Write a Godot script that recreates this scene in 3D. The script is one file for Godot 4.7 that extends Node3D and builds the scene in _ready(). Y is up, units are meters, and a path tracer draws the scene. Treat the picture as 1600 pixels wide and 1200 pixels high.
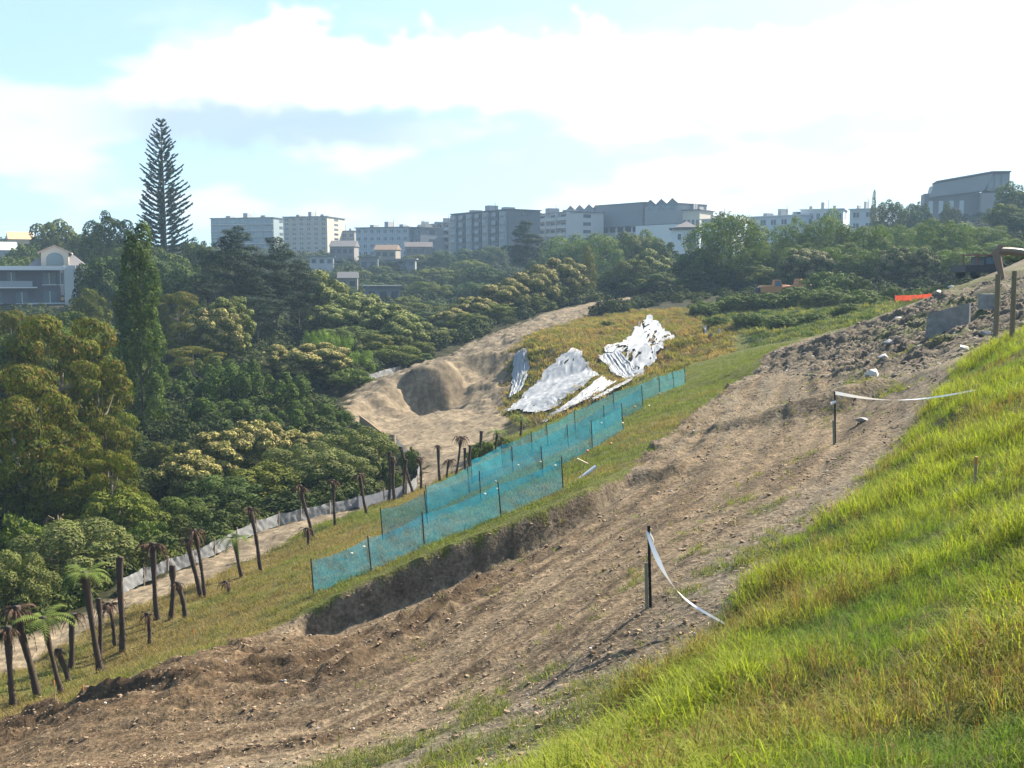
extends Node3D
# A hillside earthworks site: dirt road cut along a slope, mesh fences, tree ferns, a gully of trees, a far ridge with apartment blocks.
# Units are metres, y is up, the eye stands at the origin looking along -z.

var rng := RandomNumberGenerator.new()
var taken := {}
var mats := {}
var protos := {}
var marks := PackedVector3Array()
var grids: Array[Dictionary] = []
var covered: Array[PackedVector2Array] = []
var n_big := FastNoiseLite.new()
var n_mid := FastNoiseLite.new()
var n_fine := FastNoiseLite.new()
var n_rid := FastNoiseLite.new()
var soil_area: PackedVector2Array
var haul_area: PackedVector2Array
var mound_area: PackedVector2Array
var bank_area: PackedVector2Array
var lawn_area: PackedVector2Array
var road_line: PackedVector2Array
var cut_line: PackedVector2Array


class Shape:
	var v := PackedVector3Array()
	var n := PackedVector3Array()
	var c := PackedColorArray()
	var ix := PackedInt32Array()
	var tint := Color(1, 1, 1)
	var flat := true

	func tri(a: Vector3, b: Vector3, d: Vector3) -> void:    # anticlockwise seen from outside
		var m := (b - a).cross(d - a).normalized()
		var k := v.size()
		v.append_array([a, b, d])
		n.append_array([m, m, m])
		c.append_array([tint, tint, tint])
		ix.append_array([k, k + 2, k + 1])

	func quad(a: Vector3, b: Vector3, d: Vector3, e: Vector3) -> void:
		var m := (d - a).cross(e - b).normalized()
		var k := v.size()
		v.append_array([a, b, d, e])
		n.append_array([m, m, m, m])
		c.append_array([tint, tint, tint, tint])
		ix.append_array([k, k + 2, k + 1, k, k + 3, k + 2])

	func box(t: Transform3D, s: Vector3) -> void:
		var h := s * 0.5
		var p: Array[Vector3] = []
		for i in 8:
			p.append(t * Vector3(h.x if i & 1 else -h.x, h.y if i & 2 else -h.y, h.z if i & 4 else -h.z))
		quad(p[4], p[5], p[7], p[6])
		quad(p[1], p[0], p[2], p[3])
		quad(p[5], p[1], p[3], p[7])
		quad(p[0], p[4], p[6], p[2])
		quad(p[6], p[7], p[3], p[2])
		quad(p[0], p[1], p[5], p[4])

	func at_box(o: Vector3, s: Vector3) -> void:
		box(Transform3D(Basis(), o), s)

	func prism(poly: PackedVector2Array, t: Transform3D, depth: float) -> void:    # poly anticlockwise in local xy, extruded along +z
		var idx := Geometry2D.triangulate_polygon(poly)
		for i in range(0, idx.size(), 3):
			var a := poly[idx[i]]
			var b := poly[idx[i + 1]]
			var d := poly[idx[i + 2]]
			if (b - a).cross(d - a) < 0:
				var q := b
				b = d
				d = q
			tri(t * Vector3(a.x, a.y, depth), t * Vector3(b.x, b.y, depth), t * Vector3(d.x, d.y, depth))
			tri(t * Vector3(a.x, a.y, 0), t * Vector3(d.x, d.y, 0), t * Vector3(b.x, b.y, 0))
		for i in poly.size():
			var a2 := poly[i]
			var b2 := poly[(i + 1) % poly.size()]
			quad(t * Vector3(a2.x, a2.y, 0), t * Vector3(b2.x, b2.y, 0), t * Vector3(b2.x, b2.y, depth), t * Vector3(a2.x, a2.y, depth))

	func tube(path: PackedVector3Array, radii: PackedFloat32Array, sides: int) -> void:
		var k := v.size()
		var side := Vector3(1, 0, 0)
		for i in path.size():
			var d := (path[mini(i + 1, path.size() - 1)] - path[maxi(i - 1, 0)]).normalized()
			side = (side - d * side.dot(d))
			side = side.normalized() if side.length() > 0.01 else d.cross(Vector3(0, 0, 1)).normalized()
			var up := d.cross(side)
			for j in sides:
				var a := TAU * j / sides
				var m := side * cos(a) + up * sin(a)
				v.append(path[i] + m * radii[i])
				n.append(m)
				c.append(tint)
		for i in path.size() - 1:
			for j in sides:
				var a0 := k + i * sides + j
				var a1 := k + i * sides + (j + 1) % sides
				ix.append_array([a0, a0 + sides, a1, a1, a0 + sides, a1 + sides])
		var e := v.size()
		v.append(path[path.size() - 1])
		n.append((path[path.size() - 1] - path[path.size() - 2]).normalized())
		c.append(tint)
		for j in sides:
			ix.append_array([e - sides + j, e, e - sides + (j + 1) % sides])

	func mesh() -> ArrayMesh:
		var arr := []
		arr.resize(Mesh.ARRAY_MAX)
		arr[Mesh.ARRAY_VERTEX] = v
		if n.size() == v.size():
			arr[Mesh.ARRAY_NORMAL] = n
		arr[Mesh.ARRAY_COLOR] = c
		arr[Mesh.ARRAY_INDEX] = ix
		var m := ArrayMesh.new()
		m.add_surface_from_arrays(Mesh.PRIMITIVE_TRIANGLES, arr)
		return m


func numbered(called: String) -> String:
	var k: int = taken.get(called, 0)
	taken[called] = k + 1
	return called if k == 0 else "%s_%03d" % [called, k]


func thing(called: String, label: String, category: String, at := Vector3.ZERO, turn := 0.0, group := "") -> Node3D:
	var o := Node3D.new()
	o.name = numbered(called)
	add_child(o)
	o.position = at
	o.rotation.y = turn
	tag(o, label, category, group)
	return o


func tag(o: Node, label: String, category: String, group := "") -> void:
	o.set_meta("label", label)
	o.set_meta("category", category)
	if group:
		o.set_meta("group", group)


func part(called: String, m: Mesh, mat: Material, under: Node3D, at := Transform3D()) -> MeshInstance3D:
	var o := MeshInstance3D.new()
	o.name = called if under != self else numbered(called)
	o.mesh = m
	o.material_override = mat
	o.transform = at
	under.add_child(o, true)
	return o


func paint(key: String, col: Color, rough := 0.85, metal := 0.0) -> StandardMaterial3D:    # col holds linear values
	if mats.has(key):
		return mats[key]
	var m := StandardMaterial3D.new()
	m.resource_name = key
	m.albedo_color = col.linear_to_srgb()
	m.roughness = rough
	m.metallic = metal
	m.vertex_color_use_as_albedo = true
	mats[key] = m
	return m


func grain(m: StandardMaterial3D, freq: float, lo: float, size: float, relief: float, seed_no: int, octaves := 5) -> void:
	var f := FastNoiseLite.new()
	f.seed = seed_no
	f.noise_type = FastNoiseLite.TYPE_SIMPLEX_SMOOTH
	f.frequency = freq
	f.fractal_octaves = octaves
	f.fractal_gain = 0.62
	var t := NoiseTexture2D.new()
	t.width = 512
	t.height = 512
	t.seamless = true
	t.noise = f
	var ramp := Gradient.new()
	ramp.set_color(0, Color(lo, lo, lo))
	ramp.set_color(1, Color(1, 1, 1))
	t.color_ramp = ramp
	m.albedo_texture = t
	m.uv1_triplanar = true
	m.uv1_world_triplanar = true
	m.uv1_scale = Vector3.ONE / size
	if relief > 0.0:
		m.heightmap_enabled = true
		m.heightmap_texture = t
		m.heightmap_scale = relief


func leaf_paint(key: String, col: Color, through: Color) -> StandardMaterial3D:
	if mats.has(key):
		return mats[key]
	var m := paint(key, col, 0.75)
	m.backlight_enabled = true
	m.backlight = through.linear_to_srgb()
	m.metallic_specular = 0.25
	return m


func setup_noise() -> void:
	var k := 0
	for f in [n_big, n_mid, n_fine, n_rid]:
		f.seed = 11 + k
		k += 1
		f.noise_type = FastNoiseLite.TYPE_SIMPLEX_SMOOTH
		f.fractal_octaves = 4
		f.frequency = 1.0
	n_rid.fractal_type = FastNoiseLite.FRACTAL_RIDGED
	n_rid.fractal_octaves = 3


# ------------------------------------------------------------------ the lie of the land

func line(_what: String, pts: Array) -> void:
	for p in pts:
		marks.append(p)


func survey() -> void:
	line("grass_slope", [Vector3(1.67, -3.20, -6.60), Vector3(2.54, -2.43, -5.00), Vector3(3.75, -2.66, -7.50), Vector3(5.93, -2.73, -12.00), Vector3(9.30, -2.54, -19.00), Vector3(12.66, -2.05, -26.00)])
	line("grass_slope", [Vector3(14.87, -1.78, -31.00), Vector3(2.80, -3.97, -11.20), Vector3(4.29, -4.01, -13.80), Vector3(6.02, -3.41, -15.00), Vector3(7.98, -3.30, -20.00), Vector3(11.20, -2.63, -25.50)])
	line("grass_slope", [Vector3(1.09, -4.12, -8.60)])
	line("grass_edge", [Vector3(0.27, -5.25, -10.60), Vector3(1.60, -5.12, -12.70), Vector3(2.88, -4.97, -14.40), Vector3(3.38, -4.80, -15.50), Vector3(4.80, -4.66, -18.00), Vector3(6.54, -4.42, -20.00)])
	line("grass_edge", [Vector3(8.38, -4.20, -23.30), Vector3(10.73, -3.45, -27.00), Vector3(13.64, -2.71, -32.00), Vector3(17.09, -2.46, -37.00)])
	line("road_right", [Vector3(-1.65, -6.35, -13.00), Vector3(0.47, -6.10, -15.00), Vector3(2.24, -5.33, -16.50), Vector3(3.97, -5.18, -20.00), Vector3(5.92, -4.85, -24.00), Vector3(9.30, -4.89, -30.00)])
	line("road_right", [Vector3(13.18, -3.71, -36.00), Vector3(16.60, -2.92, -42.00)])
	line("road_mid", [Vector3(-9.14, -8.92, -18.00), Vector3(-6.09, -8.26, -17.50), Vector3(-3.22, -7.69, -17.00), Vector3(-1.16, -7.16, -18.50), Vector3(1.37, -6.39, -22.00), Vector3(4.02, -5.91, -26.00)])
	line("road_mid", [Vector3(6.67, -5.50, -31.00), Vector3(10.52, -5.11, -40.00), Vector3(15.12, -4.58, -54.00), Vector3(18.52, -4.07, -66.00)])
	line("berm", [Vector3(-4.47, -8.66, -23.80), Vector3(-3.06, -8.49, -24.50), Vector3(-1.59, -8.10, -25.50), Vector3(0.00, -7.57, -26.50), Vector3(1.70, -6.95, -27.50), Vector3(2.87, -6.54, -29.00)])
	line("toe", [Vector3(-5.48, -8.83, -25.65), Vector3(-5.22, -9.17, -25.75), Vector3(-4.67, -9.14, -25.95), Vector3(-4.30, -9.01, -26.07), Vector3(-3.93, -8.89, -26.20), Vector3(-3.51, -8.79, -26.40)])
	line("toe", [Vector3(-3.09, -8.68, -26.60), Vector3(-2.67, -8.58, -26.80), Vector3(-2.26, -8.44, -26.98), Vector3(-1.85, -8.30, -27.15), Vector3(-1.44, -8.17, -27.32), Vector3(-1.03, -8.03, -27.50)])
	line("toe", [Vector3(-0.59, -7.90, -27.71), Vector3(-0.16, -7.77, -27.93), Vector3(0.27, -7.65, -28.14), Vector3(0.70, -7.52, -28.35), Vector3(1.07, -7.38, -28.61), Vector3(1.44, -7.24, -28.88)])
	line("toe", [Vector3(1.81, -7.10, -29.14), Vector3(2.18, -6.96, -29.40), Vector3(2.47, -6.82, -29.77), Vector3(2.76, -6.68, -30.15), Vector3(3.05, -6.54, -30.52), Vector3(3.33, -6.40, -30.90)])
	line("cut_top", [Vector3(-5.73, -8.75, -25.90), Vector3(-5.20, -8.52, -26.05), Vector3(-4.79, -8.34, -26.22), Vector3(-4.38, -8.15, -26.38), Vector3(-3.97, -7.97, -26.55), Vector3(-3.56, -7.82, -26.71)])
	line("cut_top", [Vector3(-3.16, -7.68, -26.88), Vector3(-2.76, -7.53, -27.04), Vector3(-2.36, -7.39, -27.20), Vector3(-1.95, -7.26, -27.40), Vector3(-1.53, -7.14, -27.60), Vector3(-1.11, -7.02, -27.80)])
	line("cut_top", [Vector3(-0.69, -6.90, -28.00), Vector3(-0.30, -6.79, -28.20), Vector3(0.10, -6.68, -28.40), Vector3(0.49, -6.57, -28.60), Vector3(0.89, -6.46, -28.80), Vector3(1.22, -6.37, -29.05)])
	line("cut_top", [Vector3(1.55, -6.29, -29.30), Vector3(1.88, -6.21, -29.55), Vector3(2.20, -6.12, -29.80), Vector3(2.48, -6.07, -30.14), Vector3(2.76, -6.02, -30.48), Vector3(3.03, -5.98, -30.82)])
	line("cut_top", [Vector3(3.31, -5.93, -31.16), Vector3(3.59, -5.88, -31.50)])
	line("lip", [Vector3(-7.52, -8.86, -24.00), Vector3(-9.57, -9.56, -23.40), Vector3(-11.52, -10.20, -22.80)])
	line("fence_one", [Vector3(-5.50, -8.83, -28.50), Vector3(-3.96, -8.32, -29.00), Vector3(-2.51, -7.78, -29.60), Vector3(-0.32, -7.04, -30.30), Vector3(1.54, -6.43, -31.20)])
	line("fence_two", [Vector3(-4.13, -8.46, -33.00), Vector3(-1.05, -7.72, -35.30), Vector3(1.13, -7.23, -37.50), Vector3(3.09, -6.64, -40.00), Vector3(4.53, -6.27, -42.50)])
	line("fence_three", [Vector3(-3.10, -8.78, -38.00), Vector3(0.05, -8.16, -43.00), Vector3(2.51, -7.70, -46.00), Vector3(6.27, -6.36, -50.00)])
	line("fence_four", [Vector3(-1.68, -8.84, -44.00), Vector3(1.71, -8.08, -49.00), Vector3(5.29, -7.06, -54.00), Vector3(8.18, -6.62, -58.00), Vector3(10.25, -6.51, -62.00)])
	line("fern_line", [Vector3(-12.02, -10.31, -24.50), Vector3(-11.74, -10.48, -25.20), Vector3(-11.08, -10.70, -27.50), Vector3(-10.07, -10.40, -31.00), Vector3(-8.85, -10.45, -36.50), Vector3(-7.45, -10.37, -43.00)])
	line("fern_line", [Vector3(-5.48, -10.27, -47.00), Vector3(-4.62, -10.40, -50.00), Vector3(-3.56, -10.42, -52.50), Vector3(-2.23, -10.27, -55.00), Vector3(-0.91, -10.02, -59.00), Vector3(0.50, -9.76, -63.00)])
	line("path_near", [Vector3(-14.07, -11.02, -28.00), Vector3(-13.37, -11.02, -30.50), Vector3(-12.54, -10.81, -33.50), Vector3(-11.29, -10.90, -36.30), Vector3(-9.66, -11.00, -41.00), Vector3(-7.42, -11.06, -48.00)])
	line("path_near", [Vector3(-5.18, -11.01, -52.50), Vector3(-3.57, -11.08, -58.00)])
	line("path_far", [Vector3(-15.52, -11.10, -31.00), Vector3(-14.43, -11.18, -33.00), Vector3(-13.64, -11.19, -36.50), Vector3(-12.42, -11.24, -40.00), Vector3(-11.67, -11.34, -43.80), Vector3(-11.39, -11.39, -46.00)])
	line("path_far", [Vector3(-9.90, -11.48, -48.50), Vector3(-7.63, -11.55, -51.50), Vector3(-5.66, -11.60, -54.00), Vector3(-5.20, -11.53, -57.00), Vector3(-5.54, -11.48, -63.00), Vector3(-7.73, -11.41, -70.00)])
	line("path_far", [Vector3(-11.76, -11.36, -80.00), Vector3(-14.09, -10.81, -88.00), Vector3(-15.26, -10.62, -100.00), Vector3(-11.86, -10.87, -118.00)])
	line("excavation", [Vector3(-4.05, -11.29, -66.00), Vector3(-7.26, -11.74, -74.00), Vector3(-9.80, -11.70, -80.00), Vector3(-6.43, -7.91, -96.00), Vector3(-7.67, -8.04, -95.50), Vector3(-9.02, -8.68, -95.50)])
	line("excavation", [Vector3(-10.37, -9.50, -95.50), Vector3(-4.85, -9.11, -97.00), Vector3(-4.28, -10.42, -97.50), Vector3(-6.27, -8.23, -103.00), Vector3(-8.23, -8.56, -104.00), Vector3(-8.89, -11.52, -93.80)])
	line("excavation", [Vector3(-7.99, -12.60, -93.20), Vector3(-6.56, -13.00, -93.20), Vector3(-5.57, -12.45, -93.80), Vector3(-4.89, -11.58, -95.20), Vector3(-3.62, -11.62, -91.00), Vector3(-11.79, -10.17, -92.00)])
	line("excavation", [Vector3(-12.58, -10.67, -91.50), Vector3(-11.01, -11.28, -90.00), Vector3(-9.69, -11.92, -87.00), Vector3(-12.39, -11.78, -88.00), Vector3(-10.05, -9.80, -110.00), Vector3(-13.70, -10.84, -107.00)])
	line("excavation", [Vector3(-14.00, -10.77, -102.00), Vector3(-2.08, -11.38, -85.00), Vector3(-1.83, -9.70, -100.00), Vector3(-2.04, -8.81, -112.00), Vector3(-0.76, -7.55, -125.00), Vector3(-5.53, -9.04, -130.00)])
	line("excavation", [Vector3(0.00, -7.34, -135.00), Vector3(6.36, -5.42, -150.00), Vector3(12.98, -4.47, -165.00), Vector3(20.46, -3.75, -178.00), Vector3(-2.65, -11.42, -72.00), Vector3(-1.72, -11.11, -70.00)])
	line("mound", [Vector3(0.30, -8.56, -99.50), Vector3(0.00, -9.68, -95.00), Vector3(-0.16, -10.43, -88.00), Vector3(1.33, -7.59, -99.50), Vector3(1.68, -8.46, -95.00), Vector3(0.92, -9.78, -88.50)])
	line("mound", [Vector3(3.88, -6.35, -103.00), Vector3(4.96, -6.68, -96.00), Vector3(6.32, -6.58, -99.00), Vector3(-0.39, -10.48, -79.00), Vector3(1.38, -10.28, -75.00), Vector3(2.21, -10.44, -72.00)])
	line("mound", [Vector3(0.72, -7.07, -99.00), Vector3(4.13, -6.45, -97.00), Vector3(5.88, -6.85, -92.00), Vector3(6.66, -8.25, -84.00), Vector3(2.36, -10.07, -77.00), Vector3(4.08, -6.09, -112.00)])
	line("mound", [Vector3(10.02, -5.70, -118.00), Vector3(15.03, -5.08, -124.00), Vector3(16.41, -4.78, -122.00), Vector3(16.44, -7.23, -104.00), Vector3(17.34, -6.09, -112.00), Vector3(9.39, -8.54, -88.00)])
	line("mound", [Vector3(10.76, -8.77, -84.00), Vector3(7.56, -7.35, -92.00), Vector3(9.53, -6.82, -98.00), Vector3(7.24, -8.00, -88.00), Vector3(7.81, -8.35, -80.00), Vector3(21.84, -5.79, -120.00)])
	line("mound", [Vector3(20.07, -7.26, -100.00), Vector3(14.66, -7.29, -86.00), Vector3(7.07, -7.86, -80.00), Vector3(3.52, -9.64, -72.00)])
	line("strip", [Vector3(5.15, -5.79, -36.50), Vector3(7.28, -5.49, -41.00), Vector3(10.25, -5.10, -48.00), Vector3(13.87, -4.49, -57.00), Vector3(16.53, -4.26, -64.00)])
	line("crest", [Vector3(8.89, -6.29, -56.00), Vector3(13.27, -5.80, -66.00), Vector3(18.49, -5.19, -78.00)])
	line("bank", [Vector3(20.18, -5.16, -95.00), Vector3(25.12, -4.72, -92.00), Vector3(28.69, -4.05, -86.00), Vector3(24.52, -4.07, -135.00), Vector3(35.41, -3.68, -130.00), Vector3(41.78, -3.53, -115.00)])
	line("bank", [Vector3(47.26, -3.23, -122.00), Vector3(48.41, -2.41, -100.00), Vector3(56.64, -3.29, -130.00), Vector3(31.99, -3.18, -88.00), Vector3(37.64, -2.75, -104.00), Vector3(37.83, -2.65, -100.00)])
	line("bank", [Vector3(38.63, -2.51, -97.00), Vector3(22.46, -4.07, -74.00), Vector3(29.09, -3.18, -80.00), Vector3(34.09, -2.44, -88.00)])
	line("spoil", [Vector3(17.38, -3.46, -52.00), Vector3(17.14, -3.27, -47.00), Vector3(18.16, -2.81, -46.00), Vector3(21.99, -2.62, -62.00), Vector3(22.81, -1.40, -58.00), Vector3(25.38, -0.61, -60.00)])
	line("spoil", [Vector3(28.06, 0.07, -62.00), Vector3(28.01, 0.00, -58.00), Vector3(19.66, -2.31, -45.00), Vector3(20.59, -1.82, -43.00), Vector3(13.66, -3.88, -40.00), Vector3(14.98, -3.48, -41.00)])
	line("plateau", [Vector3(30.83, -2.56, -170.00), Vector3(51.37, -2.04, -170.00), Vector3(63.42, -0.90, -150.00), Vector3(72.39, 0.90, -150.00), Vector3(125.16, 7.78, -260.00), Vector3(138.74, 15.77, -330.00)])
	line("plateau", [Vector3(105.24, 12.56, -350.00), Vector3(72.21, 11.97, -400.00), Vector3(27.09, 12.12, -450.00), Vector3(-27.10, 9.97, -450.00), Vector3(-64.76, 8.25, -430.00), Vector3(-116.29, 11.32, -420.00)])
	line("plateau", [Vector3(-12.12, -8.44, -200.00), Vector3(-19.42, -8.69, -160.00), Vector3(-36.31, -6.02, -250.00), Vector3(-27.18, -1.80, -300.00), Vector3(0.00, 0.00, -330.00), Vector3(6.66, -6.62, -220.00)])
	line("plateau", [Vector3(31.41, -1.56, -260.00)])
	line("hollow", [Vector3(11.05, -4.47, -34.20), Vector3(12.02, -4.32, -34.80), Vector3(11.66, -3.59, -35.40), Vector3(12.57, -3.39, -35.80), Vector3(13.58, -3.49, -36.40)])
	line("gully", [Vector3(-17.43, -12.14, -95.00), Vector3(-16.12, -12.60, -75.00), Vector3(-17.92, -13.37, -58.00), Vector3(-20.87, -13.49, -48.00), Vector3(-19.96, -12.90, -40.00), Vector3(-8.53, -12.52, -66.00)])
	line("hills", [Vector3(-35, -8, -130), Vector3(-50, -8, -110), Vector3(-60, -8.5, -150), Vector3(-75, -4.8, -200), Vector3(-100, -5.5, -190), Vector3(-85, -7.5, -160)])
	line("hills", [Vector3(-40, -10, -60), Vector3(-45, -9.5, -85), Vector3(-30, -12, -70), Vector3(-60, -5, -60), Vector3(0, -1.6, 0), Vector3(-12, -6.5, -3)])
	line("hills", [Vector3(10, 1.6, -4), Vector3(0, -2.6, -4), Vector3(-14, -8.5, -12), Vector3(-25, -11.5, -18), Vector3(-45, -9, -30), Vector3(-6, -2.5, 12)])
	line("hills", [Vector3(15, 4, 12), Vector3(18, 2, -15), Vector3(26, 2, -26), Vector3(34, 3, -45), Vector3(-30, -8, 12), Vector3(-60, -6, 12)])
	line("hills", [Vector3(40, 8, 12), Vector3(45, 4, -80), Vector3(70, 8, -120), Vector3(-120, 1, -100), Vector3(-100, 1, -60), Vector3(-100, 0, 12)])
	line("hills", [Vector3(80, 14, 12), Vector3(-140, 1, -200), Vector3(-220, 5, -250), Vector3(-250, 9, -430), Vector3(120, 12, -200), Vector3(160, 22, -320)])
	line("hills", [Vector3(250, 30, -300), Vector3(300, 40, 12), Vector3(-300, 20, 12), Vector3(-400, 20, -750), Vector3(400, 40, -750), Vector3(0, 14, -750)])
	line("hills", [Vector3(0, 10, -560), Vector3(-500, 20, 60), Vector3(500, 40, 60), Vector3(-500, 20, -1500), Vector3(500, 30, -1500), Vector3(200, 25, -520)])
	line("hills", [Vector3(-200, 15, -560)])
	soil_area = PackedVector2Array([Vector2(-11.52, -22.80), Vector2(-9.57, -23.40), Vector2(-7.52, -24.00), Vector2(-5.73, -25.90), Vector2(-5.20, -26.05), Vector2(-3.97, -26.55), Vector2(-2.36, -27.20), Vector2(-0.69, -28.00), Vector2(0.89, -28.80), Vector2(2.20, -29.80), Vector2(3.59, -31.50), Vector2(4.12, -33.50), Vector2(6.21, -39.00), Vector2(8.99, -46.00), Vector2(12.17, -54.00), Vector2(16.28, -63.00), Vector2(18.80, -67.00), Vector2(22.31, -73.50), Vector2(28.73, -79.00), Vector2(33.70, -87.00), Vector2(33.82, -80.00), Vector2(36.68, -80.00), Vector2(34.25, -66.00), Vector2(21.92, -42.00), Vector2(17.09, -37.00), Vector2(13.64, -32.00), Vector2(10.73, -27.00), Vector2(8.38, -23.30), Vector2(6.54, -20.00), Vector2(4.80, -18.00), Vector2(3.38, -15.50), Vector2(2.88, -14.40), Vector2(1.60, -12.70), Vector2(0.27, -10.60), Vector2(-2.50, -8.50), Vector2(-16.00, -12.00), Vector2(-17.00, -20.00)])
	haul_area = PackedVector2Array([Vector2(-14.07, -28.00), Vector2(-13.37, -30.50), Vector2(-12.54, -33.50), Vector2(-11.29, -36.30), Vector2(-9.66, -41.00), Vector2(-7.42, -48.00), Vector2(-5.18, -52.50), Vector2(-3.57, -58.00), Vector2(-2.50, -58.00), Vector2(-1.67, -68.00), Vector2(-0.89, -73.00), Vector2(-0.39, -80.00), Vector2(-0.12, -98.00), Vector2(0.00, -110.00), Vector2(0.85, -116.00), Vector2(3.89, -128.00), Vector2(8.49, -140.00), Vector2(15.02, -155.00), Vector2(20.58, -170.00), Vector2(21.23, -180.00), Vector2(13.37, -170.00), Vector2(6.10, -155.00), Vector2(0.00, -140.00), Vector2(-5.66, -133.00), Vector2(-7.76, -116.00), Vector2(-11.86, -118.00), Vector2(-15.26, -100.00), Vector2(-14.09, -88.00), Vector2(-11.76, -80.00), Vector2(-7.73, -70.00), Vector2(-5.54, -63.00), Vector2(-5.20, -57.00), Vector2(-5.66, -54.00), Vector2(-7.63, -51.50), Vector2(-9.90, -48.50), Vector2(-11.39, -46.00), Vector2(-11.67, -43.80), Vector2(-12.42, -40.00), Vector2(-13.64, -36.50), Vector2(-14.43, -33.00), Vector2(-15.52, -31.00), Vector2(-17.00, -26.00), Vector2(-17.00, -24.00)])
	mound_area = PackedVector2Array([Vector2(-0.48, -79.00), Vector2(0.00, -98.00), Vector2(0.33, -110.00), Vector2(3.86, -127.00), Vector2(8.37, -138.00), Vector2(16.96, -140.00), Vector2(23.73, -135.00), Vector2(22.32, -105.00), Vector2(16.08, -80.00), Vector2(9.28, -76.00), Vector2(3.48, -71.00), Vector2(2.18, -71.00)])
	bank_area = PackedVector2Array([Vector2(21.26, -100.00), Vector2(22.85, -130.00), Vector2(24.56, -140.00), Vector2(37.02, -136.00), Vector2(43.56, -120.00), Vector2(39.03, -100.00), Vector2(31.99, -88.00), Vector2(24.28, -80.00), Vector2(19.33, -74.00)])
	lawn_area = PackedVector2Array([Vector2(0.27, -10.60), Vector2(1.60, -12.70), Vector2(2.88, -14.40), Vector2(3.38, -15.50), Vector2(4.80, -18.00), Vector2(6.54, -20.00), Vector2(8.38, -23.30), Vector2(10.73, -27.00), Vector2(13.64, -32.00), Vector2(17.09, -37.00), Vector2(21.92, -42.00), Vector2(40.00, -44.00), Vector2(40.00, 8.00), Vector2(-1.00, 4.00), Vector2(-1.50, -8.50)])
	road_line = PackedVector2Array([Vector2(-9.14, -18.00), Vector2(-6.09, -17.50), Vector2(-3.22, -17.00), Vector2(-1.16, -18.50), Vector2(1.37, -22.00), Vector2(4.02, -26.00), Vector2(6.67, -31.00), Vector2(10.52, -40.00), Vector2(15.12, -54.00), Vector2(18.52, -66.00)])
	cut_line = PackedVector2Array([Vector2(-5.73, -25.90), Vector2(-5.20, -26.05), Vector2(-3.97, -26.55), Vector2(-2.36, -27.20), Vector2(-0.69, -28.00), Vector2(0.89, -28.80), Vector2(2.20, -29.80), Vector2(3.59, -31.50)])
	var flat := PackedVector2Array()
	for p in marks:
		flat.append(Vector2(p.x, p.z))
	var idx := Geometry2D.triangulate_delaunay(flat)
	for g in [[-18.0, -74.0, 0.2, 235, 400], [-20.0, -152.0, 0.45, 112, 220], [-72.0, -204.0, 0.8, 184, 275], [-498.0, -1190.0, 8.0, 124, 150]]:
		raster(g[0], g[1], g[2], g[3], g[4], idx)


func raster(x0: float, z0: float, res: float, nx: int, nz: int, idx: PackedInt32Array) -> void:
	var h := PackedFloat32Array()
	h.resize(nx * nz)
	for i in range(0, idx.size(), 3):
		var a := marks[idx[i]]
		var b := marks[idx[i + 1]]
		var d := marks[idx[i + 2]]
		var den := (b.z - d.z) * (a.x - d.x) + (d.x - b.x) * (a.z - d.z)
		if absf(den) < 1e-9:
			continue
		var i0 := clampi(int(ceil((minf(a.x, minf(b.x, d.x)) - x0) / res)), 0, nx)
		var i1 := clampi(int(floor((maxf(a.x, maxf(b.x, d.x)) - x0) / res)), -1, nx - 1)
		var j0 := clampi(int(ceil((minf(a.z, minf(b.z, d.z)) - z0) / res)), 0, nz)
		var j1 := clampi(int(floor((maxf(a.z, maxf(b.z, d.z)) - z0) / res)), -1, nz - 1)
		for j in range(j0, j1 + 1):
			var z := z0 + j * res
			for k in range(i0, i1 + 1):
				var x := x0 + k * res
				var l1 := ((b.z - d.z) * (x - d.x) + (d.x - b.x) * (z - d.z)) / den
				var l2 := ((d.z - a.z) * (x - d.x) + (a.x - d.x) * (z - d.z)) / den
				if l1 >= -1e-4 and l2 >= -1e-4 and l1 + l2 <= 1.0001:
					h[j * nx + k] = l1 * a.y + l2 * b.y + (1.0 - l1 - l2) * d.y
	var keep := PackedByteArray()
	keep.resize(nx * nz)
	if res < 0.3:
		for j in nz:
			for k in nx:
				var p := Vector2(x0 + k * res, z0 + j * res)
				if p.y < -20.0 and p.y > -36.0 and p.x > -8.0 and p.x < 6.0 and cut_near(p) < 0.9:
					keep[j * nx + k] = 1
	for turn in (2 if res < 0.3 else 1 if res < 0.5 else 3):
		var s := h.duplicate()
		for j in range(1, nz - 1):
			for k in range(1, nx - 1):
				var q := j * nx + k
				var l := h[q - 1]
				var r := h[q + 1]
				var u := h[q - nx]
				var d2 := h[q + nx]
				if res < 0.3 and keep[q]:
					continue
				s[q] = 0.4 * h[q] + 0.15 * (l + r + u + d2)
		h = s
	grids.append({"x": x0, "z": z0, "res": res, "nx": nx, "nz": nz, "h": h})


func on_grid(g: Dictionary, x: float, z: float) -> float:
	var u: float = (x - g.x) / g.res
	var w: float = (z - g.z) / g.res
	var nx: int = g.nx
	var i := clampi(int(u), 0, nx - 2)
	var j := clampi(int(w), 0, int(g.nz) - 2)
	u = clampf(u - i, 0.0, 1.0)
	w = clampf(w - j, 0.0, 1.0)
	var h: PackedFloat32Array = g.h
	var q := j * nx + i
	return lerpf(lerpf(h[q], h[q + 1], u), lerpf(h[q + nx], h[q + nx + 1], u), w)


func inside(g: Dictionary, x: float, z: float) -> float:    # metres inside the grid's border
	return minf(minf(x - g.x, g.x + (g.nx - 1) * g.res - x), minf(z - g.z, g.z + (g.nz - 1) * g.res - z))


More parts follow.
